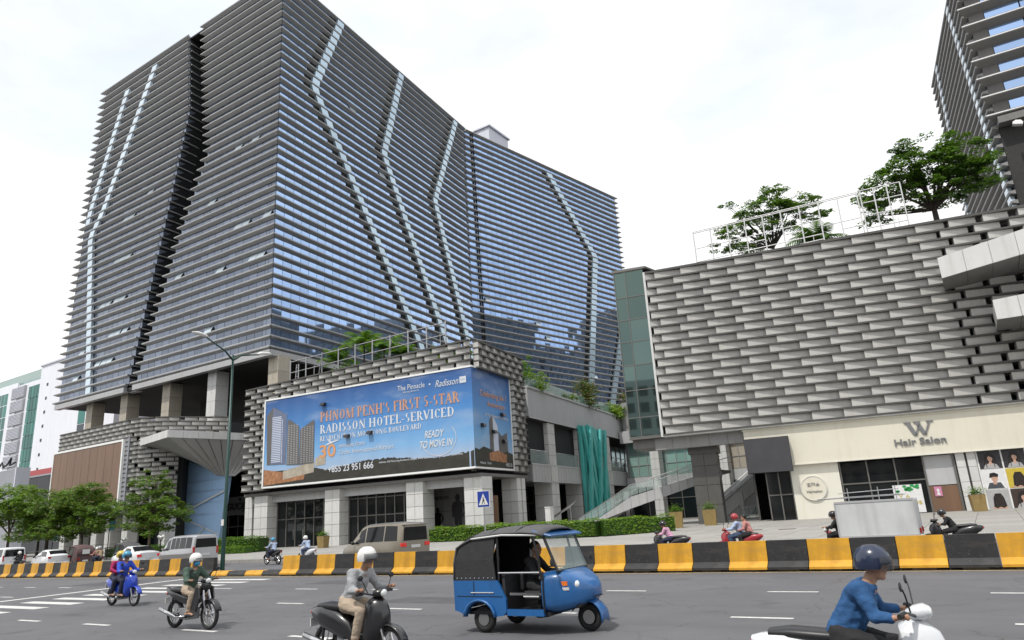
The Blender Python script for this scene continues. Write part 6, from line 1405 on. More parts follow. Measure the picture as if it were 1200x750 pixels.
# ================================================================== TWO-WHEELERS
def wheel(parent, x, y, z, r, tw=.045, spokes=10, name='wheel'):
    e = MB(); e.torus((0, 0, 0), r - tw, tw, nu=26, nv=8); w = e.build('tyre', 'rubber', None, smooth=True, loc=(0, 0, 0))
    hub = MB(); hub.tube((0, -.05, 0), (0, .05, 0), .045, n=10); hub.torus((0, 0, 0), r - 2 * tw + .01, .014, nu=24, nv=6)
    for i in range(spokes):
        a = 2 * math.pi * i / spokes; hub.tube((.03 * math.cos(a), .02 * (-1) ** i, .03 * math.sin(a)), ((r - 2 * tw) * math.cos(a + .2), 0, (r - 2 * tw) * math.sin(a + .2)), .007, n=4, caps=False)
    p = hub.build(name, 'rim', parent, loc=(x, y, z)); w.parent = p; return p
def ring(x, y, z, ry, rz, n=20, pw=2.6, tilt=0.0):
    o = []
    for i in range(n):
        a = 2 * math.pi * i / n; c, s = math.cos(a), math.sin(a); yy = ry * math.copysign(abs(c) ** (2 / pw), c); zz = rz * math.copysign(abs(s) ** (2 / pw), s)
        o.append((x + tilt * zz, y + yy, z + zz))
    return o
def make_scooter(name, label, body, loc, rz=0.0, group=None, kind='scooter'):
    t = thing(name, label, 'motorbike', loc, rz, group or 'motorbikes in the traffic'); R0 = .275 if kind == 'scooter' else .295
    wheel(t, -.60, 0, R0, R0, spokes=5 if kind == 'scooter' else 14); wheel(t, .63, 0, R0, R0, tw=.04, spokes=5 if kind == 'scooter' else 14)
    b = MB()
    if kind == 'scooter': b.loft([ring(x, 0, z, w, h) for x, z, w, h in ((-.90, .72, .05, .04), (-.82, .69, .12, .09), (-.6, .64, .17, .17), (-.3, .56, .17, .19), (-.05, .46, .15, .17), (.06, .36, .13, .07))])
    else: b.loft([ring(x, 0, z, w, h) for x, z, w, h in ((-.95, .80, .04, .03), (-.8, .74, .10, .07), (-.5, .66, .12, .10), (-.2, .58, .10, .10), (.1, .55, .08, .10), (.3, .62, .07, .08))])
    b.build('rear_fairing', body, t, angle=48)
    b = MB(); b.loft([ring(x, 0, z, w, h) for x, z, w, h in ((-.74, .79, .09, .03), (-.56, .79, .13, .055), (-.3, .775, .13, .055), (-.08, .765, .11, .05), (.06, .74, .06, .03))]); b.build('seat', 'black_plastic', t, angle=48)
    if kind == 'scooter':
        b = MB(); b.loft([ring(-.02, 0, .30, .14, .05), ring(.15, 0, .29, .17, .045), ring(.34, 0, .32, .16, .06)]); b.build('floorboard', 'black_plastic', t, angle=48)
        b = MB(); b.loft([ring(x, 0, z, w, h, tilt=-.35) for x, z, w, h in ((.30, .42, .18, .16), (.38, .62, .20, .26), (.47, .70, .17, .24), (.54, .74, .10, .16), (.60, .76, .04, .07))]); b.build('leg_shield', body, t, angle=48)
    else:
        for sd in (-1, 1):
            b = MB(); b.prism_y([(.18, .42), (.40, .36), (.50, .62), (.46, .84), (.36, .86), (.30, .66)], sd * .17 - .02, sd * .17 + .02); b.build('leg_shield', body, t, bevel=.01)
        b = MB(); b.loft([ring(.34, 0, .78, .09, .1), ring(.46, 0, .86, .11, .1), ring(.53, 0, .88, .07, .06)]); b.build('steering_head', body, t, smooth=True)
    b = MB()
    for i in range(9):
        a0 = R(25 + i * 13); 
    fr = [[(.63 + (R0 + .03) * math.cos(R(a)) + .0, y, R0 + (R0 + .03) * math.sin(R(a)) - abs(y) * .25) for y in (-.07, -.045, 0, .045, .07)] for a in range(15, 156, 14)]
    vs = [p for r_ in fr for p in r_]; b.add(vs, [(i * 5 + j, i * 5 + j + 1, i * 5 + j + 6, i * 5 + j + 5) for i in range(len(fr) - 1) for j in range(4)]); o = b.build('front_mudguard', body, t, smooth=True); s_ = o.modifiers.new('shell', 'SOLIDIFY'); s_.thickness = .012
    b = MB()
    for sd in (-.075, .075): b.path([(.63, sd, R0), (.50, sd, .62), (.43, sd * .7, .86)], .022, 6)
    b.build('fork', 'chrome', t)
    b = MB(); b.path([(.36, -.33, .98), (.40, -.24, .985), (.43, -.1, .95), (.43, .1, .95), (.40, .24, .985), (.36, .33, .98)], .014, 6); b.build('handlebar', 'black_plastic', t)
    for sd in (-1, 1):
        b = MB(); b.tube((.34, sd * .36, .977), (.375, sd * .25, .985), .021, n=8); b.build('grip', 'rubber', t)
        b = MB(); b.path([(.41, sd * .2, .99), (.40, sd * .27, 1.12), (.39, sd * .30, 1.17)], .007, 5); b.sphere((.38, sd * .31, 1.19), (.012, .055, .038), 8, 6); b.build('mirror', 'black_plastic', t)
    b = MB(); b.loft([ring(.36, 0, .955, .06, .03), ring(.42, 0, .965, .115, .055), ring(.49, 0, .975, .11, .06), ring(.535, 0, .975, .07, .04)]); b.build('handlebar_cover', body, t, angle=48)
    b = MB(); b.sphere((.525, 0, .97), (.03, .075, .05), 10, 6); b.build('headlight', 'headlight', t, smooth=True)
    b = MB(); b.sphere((-.89, 0, .70), (.035, .075, .035), 10, 6); b.build('tail_light', 'tail_dim', t, smooth=True)
    b = MB(); b.box(-.90, -.885, -.08, .08, .50, .62); b.build('number_plate', 'plate_white', t)
    b = MB(); b.path([(-.05, -.13, .26), (-.35, -.15, .24), (-.55, -.16, .30), (-.92, -.17, .40)], [.02, .025, .045, .042], 8); b.build('exhaust', 'chrome', t, smooth=True)
    b = MB(); b.box(-.30, .12, -.11, .11, .20, .42); b.tube((-.08, -.13, .28), (-.08, .13, .28), .10, n=10); b.build('engine', 'scooter_grey', t, bevel=.015)
    b = MB(); b.box(-.60, -.15, .07, .11, .25, .32); b.path([(-.60, .11, R0), (-.55, .11, .62)], .022, 6); b.path([(-.60, -.11, R0), (-.55, -.11, .62)], .022, 6); b.build('swing_arm', 'black_plastic', t)
    b = MB(); b.tube((.05, -.24, .25), (.05, .24, .25), .016, n=6); b.tube((-.25, -.22, .28), (-.25, .22, .28), .016, n=6); b.build('foot_peg', 'rubber', t)
    return t
# ================================================================== PEOPLE (one continuous remeshed body, clothing as shells)
def remesh(b, voxel, name, m, smooth_it=2, fold=0.0):
    me = b.mesh('tmp', m); o = bpy.data.objects.new('tmp', me); C.objects.link(o)
    r = o.modifiers.new('r', 'REMESH'); r.mode = 'VOXEL'; r.voxel_size = voxel; r.use_smooth_shade = True
    if smooth_it: s = o.modifiers.new('s', 'SMOOTH'); s.iterations = smooth_it; s.factor = .45
    dg = bpy.context.evaluated_depsgraph_get(); dg.update(); out = bpy.data.meshes.new_from_object(o.evaluated_get(dg)); out.name = name
    out.materials.clear(); out.materials.append(M[m]); bpy.data.objects.remove(o); bpy.data.meshes.remove(me)
    if fold:
        for v in out.vertices:
            p = v.co; k = mnoise.noise(Vector((p.x * 9, p.y * 9, p.z * 20))) + .6 * abs(mnoise.noise(Vector((p.x * 22 + 7, p.y * 22, p.z * 34)))); v.co = p + v.normal * (fold * k)
    out.polygons.foreach_set('use_smooth', [True] * len(out.polygons)); return out
def limb(b, pts, rads, n=10):
    for p, r in zip(pts, rads): b.sphere(p, r, n, 7)
    b.path(pts, rads, n)
def pose(dx=0, dz=0, lean=0.0, arms='bars'):
    P = {}; P['hip'] = Vector((-.14 + dx, 0, .80 + dz)); L_ = lambda x, y, z: Vector((x + dx + lean * (z - .80), y, z + dz))
    P['belly'] = L_(-.10, 0, .95); P['chest'] = L_(-.05, 0, 1.10); P['neck'] = L_(-.01, 0, 1.25); P['head'] = L_(.03, 0, 1.375)
    for sd, k in ((-1, 'r'), (1, 'l')):
        P['sh' + k] = L_(-.04, sd * .165, 1.185)
        if arms == 'bars': P['el' + k] = Vector((.12 + dx * .5 + lean * .15, sd * .25, .99)); P['wr' + k] = Vector((.30, sd * .29, .985)); P['ha' + k] = Vector((.355, sd * .30, .995))
        else: P['el' + k] = L_(.02, sd * .24, .98); P['wr' + k] = L_(.22, sd * .16, .93); P['ha' + k] = L_(.29, sd * .13, .93)
        P['hi' + k] = Vector((-.12 + dx, sd * .085, .785 + dz))
        if arms == 'bars': P['kn' + k] = Vector((.25 + dx, sd * .165, .72 + dz * .5)); P['an' + k] = Vector((.14 + dx, sd * .185, .345)); P['to' + k] = Vector((.32 + dx, sd * .195, .305))
        else: P['kn' + k] = Vector((.22 + dx, sd * .21, .70 + dz)); P['an' + k] = Vector((.06 + dx, sd * .215, .36)); P['to' + k] = Vector((.24 + dx, sd * .225, .32))
    return P
def body_meshes(tag_, P):
    b = MB(); h = P['head']
    b.sphere(h + Vector((.0, 0, .03)), (.095, .076, .10), 14, 10); b.sphere(h + Vector((.02, 0, -.05)), (.07, .062, .075), 12, 8); b.sphere(h + Vector((.098, 0, -.015)), (.022, .016, .028), 8, 6)
    b.sphere(h + Vector((.082, 0, -.062)), (.02, .03, .012), 8, 6); b.sphere(h + Vector((.055, 0, -.105)), (.03, .03, .022), 8, 6)
    for sd in (-1, 1): b.sphere(h + Vector((-.01, sd * .08, -.005)), (.022, .012, .034), 8, 6)
    limb(b, [P['neck'] - Vector((0, 0, .04)), h + Vector((-.01, 0, -.06))], [.058, .052])
    limb(b, [P['hip'], P['belly'], P['chest'], P['neck'] - Vector((0, 0, .07))], [.125, .118, .125, .075])
    for k, sd in (('r', -1), ('l', 1)):
        limb(b, [P['chest'] + Vector((0, sd * .06, .05)), P['sh' + k]], [.09, .062]); limb(b, [P['sh' + k], P['el' + k], P['wr' + k]], [.056, .043, .029])
        limb(b, [P['hip'] + Vector((0, sd * .06, -.01)), P['hi' + k], P['kn' + k]], [.115, .098, .066]); limb(b, [P['kn' + k], P['kn' + k].lerp(P['an' + k], .35), P['an' + k]], [.062, .058, .04]); limb(b, [P['an' + k] - Vector((.05, 0, .03)), P['an' + k] + Vector((.05, 0, -.03)), P['to' + k]], [.042, .042, .028])
        ha = P['ha' + k]; wr = P['wr' + k]; f = (ha - wr).normalized(); side = Vector((0, -sd, 0)); palm = wr.lerp(ha, .75)
        b.sphere(palm, (.042, .036, .02), 10, 6); b.sphere(wr.lerp(ha, .45), (.034, .03, .02), 8, 6)
        for q in range(4):      # four curled fingers of unequal length, rooted along the palm
            root = palm + f * .035 + Vector((0, 1, 0)) * ((q - 1.5) * .019) + Vector((0, 0, .006)); ln = (.030, .036, .034, .026)[q]
            p1 = root + f * ln + Vector((0, 0, .006)); p2 = p1 + f * .010 + Vector((0, 0, -.026)); p3 = p2 - f * .022 + Vector((0, 0, -.014))
            b.path([root - f * .02, root, p1, p2, p3], [.011, .0105, .0098, .009, .0085], 7)
        tr_ = palm + side * .034 - f * .01; b.path([palm + side * .015 - f * .02, tr_, tr_ + f * .03 + Vector((0, 0, -.02)), tr_ + f * .045 + Vector((0, 0, -.034))], [.014, .0125, .011, .009], 7)
    body = remesh(b, .0105, 'body_' + tag_, 'skin', 1)
    b = MB(); limb(b, [P['hip'] + Vector((0, 0, .03)), P['belly'], P['chest'], P['neck'] - Vector((0.01, 0, .075))], [.142, .138, .142, .085])
    b.path([P['hip'] + Vector((0, 0, -.03)), P['hip'] + Vector((0, 0, .06))], [.15, .142], 12)
    for k, sd in (('r', -1), ('l', 1)): limb(b, [P['chest'] + Vector((0, sd * .06, .05)), P['sh' + k]], [.105, .078]); limb(b, [P['sh' + k], P['sh' + k].lerp(P['el' + k], .6), P['el' + k], P['el' + k].lerp(P['wr' + k], .8)], [.073, .064, .06, .043])
    shirt = remesh(b, .014, 'shirt_' + tag_, 'cloth_white', 2, .012)
    b = MB()
    for k, sd in (('r', -1), ('l', 1)):
        limb(b, [P['hip'] + Vector((0, sd * .05, 0)), P['hi' + k], P['kn' + k]], [.132, .112, .08]); limb(b, [P['kn' + k], P['kn' + k].lerp(P['an' + k], .4), P['kn' + k].lerp(P['an' + k], .9)], [.078, .072, .056])
    trs = remesh(b, .014, 'trousers_' + tag_, 'cloth_denim', 2, .010)
    b = MB(); sh = []
    for k in ('r', 'l'):
        b = MB(); a = P['an' + k]; to = P['to' + k]; b.loft([ring(lerp(a.x - .08, to.x + .03, u), lerp(a.y, to.y, u), lerp(a.z - .045, to.z - .01, u) + .0, w, hh, 8) for u, w, hh in ((0, .03, .035), (.15, .042, .048), (.45, .046, .04), (.8, .045, .028), (1, .02, .012))]); sh.append(b.mesh('shoe_' + tag_ + k, 'black_plastic', smooth=True))
    h = P['head']; b = MB(); vs = []
    prof = [(0, .142), (.055, .135), (.10, .105), (.128, .06), (.138, .01), (.136, -.035), (.128, -.06)]
    n = 28
    for i, (r, z) in enumerate(prof): vs.append([(h.x + .0 + (r * 1.08 + .0) * math.cos(2 * math.pi * j / n), h.y + r * .93 * math.sin(2 * math.pi * j / n), h.z + z + .03 + (.035 if z < 0 and math.cos(2 * math.pi * j / n) > .55 else 0)) for j in range(n)])
    b.loft(vs[1:], caps=False); b.add([(h.x, h.y, h.z + .172)] + vs[1], [(0, 1 + j, 1 + (j + 1) % n) for j in range(n)])
    helm = b.mesh('helmet_' + tag_, 'helmet_white', smooth=True)
    b = MB(); b.sphere(h + Vector((.125, 0, .045)), (.06, .085, .012), 10, 6); peak = b.mesh('visor_' + tag_, 'visor', smooth=True)
    b = MB(); rw_ = [[(h.x + r * 1.1 * math.cos(R(a)), h.y + r * math.sin(R(a)), h.z + z) for a in range(-64, 65, 16)] for r, z in ((.137, .075), (.146, .02), (.140, -.05))]; vs = [p for q in rw_ for p in q]; b.add(vs, [(i * 9 + j, i * 9 + j + 1, i * 9 + j + 10, i * 9 + j + 9) for i in range(2) for j in range(8)]); shield = b.mesh('shield_' + tag_, 'face_shield', smooth=True)
    b = MB(); b.sphere(h + Vector((.05, 0, -.055)), (.072, .071, .06), 12, 8); mask = b.mesh('mask_' + tag_, 'mask_blue', smooth=True)
    b = MB(); 
    for sd in (-1, 1): b.sphere(h + Vector((.086, sd * .032, .02)), (.012, .014, .009), 8, 6)
    eyes = b.mesh('eyes_' + tag_, 'eye', smooth=True)
    b = MB(); b.sphere(h + Vector((-.022, 0, .055)), (.10, .085, .095), 12, 8); hair = b.mesh('hair_' + tag_, 'hair', smooth=True)
    return dict(body=body, shirt=shirt, trousers=trs, shoes=sh, helmet=helm, visor=peak, shield=shield, mask=mask, eyes=eyes, hair=hair)
PM = {'ride': body_meshes('ride', pose()), 'lean': body_meshes('lean', pose(lean=.28)), 'pass': body_meshes('pass', pose(dx=-.34, dz=.05, arms='lap'))}
def person(label, loc, rz, kind, shirt, trousers, helmet=None, mask=None, scale=1.0, group=None, visor=True, dz=0.0):
    t = thing('person', label, 'person', (loc[0], loc[1], loc[2] + dz), rz, group or 'people riding in the traffic'); t.scale = (scale,) * 3; q = PM[kind]
    bo = mesh_obj('body', q['body'], t); mesh_obj('shirt', q['shirt'], t, m=M[shirt]); mesh_obj('trousers', q['trousers'], t, m=M[trousers]); mesh_obj('eyes', q['eyes'], t)
    for s in q['shoes']: mesh_obj('shoe', s, t)
    if helmet:
        h = mesh_obj('helmet', q['helmet'], t, m=M[helmet])
        if visor: mesh_obj('visor', q['visor' if mask else 'shield'], h)
    else: mesh_obj('hair', q['hair'], t)
    if mask: mesh_obj('face_mask', q['mask'], t, m=M[mask])
    return t
# ---- near carriageway (moving to the right)
make_scooter('motorbike', 'black underbone motorbike under the rider in green, second from the left in front', 'scooter_black', (-14.75, 9.55, 0), 0, kind='moped')
person('rider in dark green jacket, blue face mask and white helmet on a black motorbike', (-14.75, 9.55, 0), 0, 'ride', 'cloth_green', 'cloth_beige', 'helmet_white', 'mask_blue', scale=1.0)
make_scooter('motorbike', 'bright blue scooter carrying two riders over the crosswalk', 'scooter_blue', (-22.4, 12.2, 0), .0)
person('rider in royal blue jacket steering the bright blue scooter', (-22.4, 12.2, 0), 0, 'ride', 'cloth_royal', 'cloth_navy', 'helmet_blue', scale=1.02)
person('passenger in magenta top behind the blue jacketed rider', (-22.4, 12.2, 0), 0, 'pass', 'cloth_magenta', 'cloth_navy', 'helmet_yellow', scale=1.0)
make_scooter('motorbike', 'dark scooter left of the blue auto rickshaw, cut by the bottom edge', 'scooter_black', (-7.95, 7.75, 0), 0)
person('rider in grey jacket, white helmet and beige trousers beside the blue auto rickshaw', (-7.95, 7.75, 0), 0, 'lean', 'cloth_grey', 'cloth_beige', 'helmet_white', scale=1.04)
make_scooter('motorbike', 'shiny white scooter at the bottom right edge', 'scooter_white', (-1.14, 6.85, 0), R(2))
person('rider in dark blue jacket and navy helmet on the white scooter at bottom right', (-1.14, 6.85, 0), R(2), 'lean', 'cloth_blue', 'cloth_black', 'helmet_navy', scale=.97)
# ---- far carriageway (moving to the left)
PI = math.pi
make_scooter('motorbike', 'dark motorbike of the rider in pale blue shirt and blue helmet, in the barrier gap', 'scooter_black', (-36.0, 28.3, 0), PI - .12, kind='moped')
person('rider in pale blue shirt and teal blue helmet seen through the barrier gap', (-36.0, 28.3, 0), PI - .12, 'ride', 'cloth_paleblue', 'cloth_navy', 'helmet_blue')
make_scooter('motorbike', 'white scooter just above the barrier end, near the gold planter', 'scooter_white', (-34.2, 29.3, 0), PI - .15)
person('rider in pale shirt and white helmet near the gold planter and podium column', (-34.2, 29.3, 0), PI - .15, 'lean', 'cloth_paleblue', 'cloth_denim', 'helmet_white')
make_scooter('motorbike', 'dark scooter low behind the barrier before the long hedge', 'scooter_black', (-11.0, 27.5, -.02), PI)
person('rider in rose pink top bent low behind the barrier before the hedge end', (-11.0, 27.5, -.02), PI, 'lean', 'cloth_rose', 'cloth_navy', 'helmet_black', scale=.92)
make_scooter('motorbike', 'red scooter behind the barrier in front of the stone pillar', 'scooter_red', (-8.1, 27.0, 0), PI)
person('rider in blue shirt and red helmet in front of the stone pillar', (-8.1, 27.0, 0), PI, 'ride', 'cloth_paleblue', 'cloth_denim', 'helmet_red')
person('passenger in brownish red top behind the rider with the red helmet', (-8.1, 27.0, 0), PI, 'pass', 'cloth_pink', 'cloth_black', None, scale=.95)
make_scooter('motorbike', 'dark scooter with a white front, right of the white cargo box', 'scooter_black', (-1.35, 27.6, 0), PI)
person('rider all in black just right of the white cargo box', (-1.35, 27.6, 0), PI, 'lean', 'cloth_black', 'cloth_black', 'helmet_black', scale=.86)
make_scooter('motorbike', 'dark motorbike between the white van and the white hatchback', 'scooter_black', (-63.6, 26.3, 0), PI, kind='moped')
person('rider in black with white helmet between the white van and the hatchback', (-63.6, 26.3, 0), PI, 'ride', 'cloth_black', 'cloth_black', 'helmet_white')
make_scooter('motorbike', 'dark motorbike with two people left of the white sedan', 'scooter_black', (-56.0, 28.3, 0), PI, kind='moped')
person('rider in pink shirt and white helmet, front one of the pair left of the sedan', (-56.0, 28.3, 0), PI, 'ride', 'cloth_pink', 'cloth_navy', 'helmet_white')
person('passenger in tan jacket and grey helmet, rear one of the pair left of the sedan', (-56.0, 28.3, 0), PI, 'pass', 'cloth_tan', 'cloth_navy', 'helmet_grey')

# ================================================================== CARS AND VANS
def car(name, label, loc, rz, st, paint, lower=None, side=(), screens=(), wheels=(), wr=.32, rear=None, cat='car'):
    """st: stations (x, sill z, waist z, top z, half width at waist, half width at roof), rear first; front is +x"""
    t = thing(name, label, cat, loc, rz)
    def pts(s):
        x, zb, zw, zt, hw, ht = s
        h = [(hw * .86, zb), (hw * .98, zb + .10), (hw, zb + (zw - zb) * .55), (hw * .975, zw), (ht, zt - .07), (ht * .86, zt - .005), (ht * .45, zt + .012)]
        return h
    rings = []
    for s in st:
        h = pts(s); rings.append([(s[0], -y, z) for y, z in h] + [(s[0], y, z) for y, z in reversed(h)])
    b = MB(); b.loft(rings); o = b.build('body', paint, t, smooth=True, angle=38)
    def surf(x, f, sd, off=.012):
        for s0, s1 in zip(st, st[1:]):
            if s0[0] <= x <= s1[0] + 1e-6: break
        u = (x - s0[0]) / max(1e-6, s1[0] - s0[0]); s = [lerp(a, c, u) for a, c in zip(s0, s1)]; h = pts(s); y = lerp(h[3][0], h[4][0], f); z = lerp(h[3][1], h[4][1], f)
        return (x, sd * (y + off), z)
    for (xb0, xb1, xt0, xt1) in side:
        for sd in (-1, 1):
            a = [surf(xb0, .10, sd), surf(xb1, .10, sd), surf(lerp(xb1, xt1, .5), .5, sd), surf(xt1, .92, sd), surf(xt0, .92, sd), surf(lerp(xb0, xt0, .5), .5, sd)]
            b = MB(); b.hexa([(p[0], p[1] - sd * .03, p[2]) for p in a], a); b.build('side_window', 'car_glass', t)
    for (x0, f0, x1, f1, nm) in screens:      # raked front / rear screens between two stations
        def top(x, w):
            for s0, s1 in zip(st, st[1:]):
                if s0[0] <= x <= s1[0] + 1e-6: break
            u = (x - s0[0]) / (s1[0] - s0[0]); s = [lerp(a, c, u) for a, c in zip(s0, s1)]
            return (s[5] * w, s[3] + .016)
        (w0, z0), (w1, z1) = top(x0, f0), top(x1, f1); b = MB(); a = [(x0, -w0, z0), (x1, -w1, z1), (x1, -w1 * .5, z1 + .014), (x1, w1 * .5, z1 + .014), (x1, w1, z1), (x0, w0, z0), (x0, w0 * .5, z0 + .014), (x0, -w0 * .5, z0 + .014)]
        b.hexa([(p[0], p[1], p[2] - .03) for p in a], a); b.build(nm, 'car_glass', t)
    for x, hw in wheels:
        for sd in (-1, 1):
            b = MB(); b.torus((0, 0, 0), wr - .09, .09, nu=24, nv=8); ty = b.build('tyre', 'rubber', None, smooth=True); b = MB(); b.tube((0, -.07, 0), (0, .07, 0), wr - .12, n=16); b.torus((0, sd * .07, 0), wr - .15, .02, nu=16, nv=6); p = b.build('wheel', 'rim', t, loc=(x, sd * (hw - .10), wr)); ty.parent = p
    if rear:
        x, z0, z1, w, lz, lh, lw, lm = rear['x'], rear['z0'], rear['z1'], rear['w'], rear['lz'], rear['lh'], rear['lw'], rear['m']
        if z1 > z0: b = MB(); b.hexa([(x - .012, -w, z0), (x - .012, w, z0), (x + .05, w, z0), (x + .05, -w, z0)], [(x + rear.get('dx', 0) - .012, -w * .92, z1), (x + rear.get('dx', 0) - .012, w * .92, z1), (x + rear.get('dx', 0) + .05, w * .92, z1), (x + rear.get('dx', 0) + .05, -w * .92, z1)]); b.build('rear_window', 'car_glass', t)
        for sd in (-1, 1):
            b = MB(); a0, a1 = sorted((sd * rear['lo'], sd * (rear['lo'] - lw))); b.box(x - .03, x + .14, a0, a1, lz, lz + lh); b.build('tail_light', lm, t, bevel=.015)
        b = MB(); b.box(x - .035, x - .015, -.26, .26, rear['pz'], rear['pz'] + .13); b.build('number_plate', 'plate_white', t)
        b = MB(); b.box(x - .10, x + .10, -rear['lo'] + .02, rear['lo'] - .02, .32, .52); b.build('bumper', lower or paint, t, bevel=.04)
        if rear.get('spoiler'): b = MB(); b.box(x - .06, x + .25, -w, w, rear['spoiler'], rear['spoiler'] + .05); b.build('spoiler', paint, t, bevel=.015)
    for sd in (-1, 1):
        mx_ = rear.get('mir') if rear else None
        if mx_: b = MB(); b.sphere((mx_[0], sd * (mx_[1] + .1), mx_[2]), (.08, .11, .08), 10, 6); b.build('mirror', lower or 'black_plastic', t, smooth=True)
    if lower and lower != paint:
        b = MB()
        for sd in (-1, 1):
            for s0, s1 in zip(st, st[1:]):
                h0, h1 = pts(s0), pts(s1)
                q = [(s0[0], sd * (h0[1][0] + .008), h0[1][1]), (s1[0], sd * (h1[1][0] + .008), h1[1][1]), (s1[0], sd * (h1[2][0] + .008), h1[2][1] + .12), (s0[0], sd * (h0[2][0] + .008), h0[2][1] + .12)]
                b.quad(*q)
        b.build('lower_side', lower, t)
    return t
car('sedan', 'white sedan with a dark rear window, left of the silver van', (-50.6, 28.2, 0), PI - .13,
    [(-2.25, .45, .92, .99, .80, .70), (-2.1, .30, .96, 1.05, .84, .72), (-1.5, .22, .95, 1.09, .87, .68), (-.75, .20, .95, 1.42, .88, .62), (.1, .20, .95, 1.46, .88, .62), (1.0, .20, .94, 1.06, .87, .68), (1.9, .22, .80, .90, .85, .70), (2.25, .34, .66, .74, .76, .62)], 'car_white', None,
    side=((-1.15, -.28, -.82, -.25), (-.2, .72, -.2, .28)), screens=((-1.46, 1.0, -.82, .93, 'rear_window'), (.18, .93, .98, .98, 'windscreen')), wheels=((-1.4, .86), (1.4, .86)), rear=dict(x=-2.25, z0=0, z1=0, w=.6, lz=.74, lh=.15, lw=.3, lo=.80, pz=.60, m='tail_red', mir=(.72, .86, 1.0)))
car('hatchback', 'white hatchback with sloping tail, between the dark rider and the maroon auto rickshaw', (-64.6, 29.0, 0), PI - .12,
    [(-1.95, .45, .90, 1.0, .78, .68), (-1.8, .30, .95, 1.12, .83, .64), (-1.25, .22, .97, 1.40, .86, .60), (-.4, .20, .96, 1.50, .86, .60), (.3, .20, .95, 1.47, .86, .60), (1.15, .22, .93, 1.06, .85, .66), (1.9, .26, .78, .86, .82, .66), (2.1, .36, .66, .72, .74, .6)], 'car_white', None,
    side=((-1.45, -.5, -1.05, -.45), (-.4, .85, -.4, .42)), screens=((-1.76, .95, -1.28, .95, 'rear_window'), (.38, .93, 1.12, .98, 'windscreen')), wheels=((-1.25, .85), (1.3, .85)), rear=dict(x=-1.95, z0=0, z1=0, w=.6, lz=.82, lh=.17, lw=.2, lo=.78, pz=.58, m='tail_dim', mir=(.8, .85, 1.0), spoiler=0))
car('van', 'two-tone silver van with a row of side windows, before the blue pier', (-44.2, 28.1, 0), PI - .13,
    [(-2.35, .42, 1.10, 1.86, .82, .70), (-2.25, .32, 1.10, 1.93, .86, .72), (-1.2, .26, 1.08, 1.97, .88, .74), (.6, .26, 1.05, 1.95, .88, .74), (1.2, .26, 1.03, 1.86, .88, .72), (2.0, .26, .98, 1.16, .87, .74), (2.4, .30, .84, .94, .84, .70), (2.52, .40, .7, .8, .78, .6)], 'car_silver', 'car_silver_dark',
    side=((-2.1, -1.35, -2.05, -1.38), (-1.27, -.5, -1.27, -.53), (-.42, .1, -.42, .08), (.18, .72, .18, .70), (.85, 1.75, .85, 1.32)), screens=((1.26, .93, 1.96, .98, 'windscreen'),), wheels=((-1.4, .87), (1.45, .87)), rear=dict(x=-2.35, z0=1.18, z1=1.72, w=.68, lz=.78, lh=.45, lw=.13, lo=.82, pz=.70, m='tail_dim', dx=0, mir=(1.5, .88, 1.15)), cat='van')
for q in (-1.9, -1.2, -.5): pass
car('minivan', 'gold beige minivan with lit red tail lights in front of the podium shopfront', (-25.0, 26.2, 0), PI - .17,
    [(-2.35, .42, 1.05, 1.80, .84, .68), (-2.2, .30, 1.06, 1.90, .88, .70), (-1.2, .24, 1.05, 1.96, .90, .72), (.3, .24, 1.03, 1.93, .90, .72), (.8, .24, 1.02, 1.84, .90, .70), (1.65, .24, .98, 1.14, .89, .74), (2.25, .28, .84, .94, .86, .70), (2.42, .40, .66, .78, .78, .6)], 'car_gold', None,
    side=((-2.05, -1.1, -1.95, -1.12), (-1.0, .35, -1.0, .32), (.45, 1.42, .45, .9)), screens=((.86, .93, 1.62, .98, 'windscreen'),), wheels=((-1.45, .88), (1.5, .88)), rear=dict(x=-2.35, z0=1.12, z1=1.72, w=.70, lz=.86, lh=.17, lw=.30, lo=.84, pz=.80, m='tail_red', dx=0, mir=(1.25, .9, 1.1), spoiler=1.80), cat='minivan')
car('van', 'white van cut off by the left edge of the picture', (-70.9, 28.2, 0), PI - .1,
    [(-2.3, .42, 1.05, 1.74, .84, .72), (-2.2, .32, 1.06, 1.82, .87, .74), (-.6, .26, 1.05, 1.86, .88, .76), (1.0, .26, 1.02, 1.82, .88, .74), (1.9, .26, .95, 1.1, .86, .74), (2.3, .34, .7, .8, .8, .66)], 'car_white', None,
    side=((-2.05, -.9, -2.0, -.92), (-.8, .4, -.8, .38), (.5, 1.6, .5, 1.05)), screens=((1.06, .93, 1.86, .98, 'windscreen'),), wheels=((-1.4, .87), (1.4, .87)), rear=dict(x=-2.3, z0=1.12, z1=1.66, w=.70, lz=.8, lh=.4, lw=.12, lo=.82, pz=.7, m='tail_dim', dx=0, mir=(1.4, .88, 1.1)), cat='van')

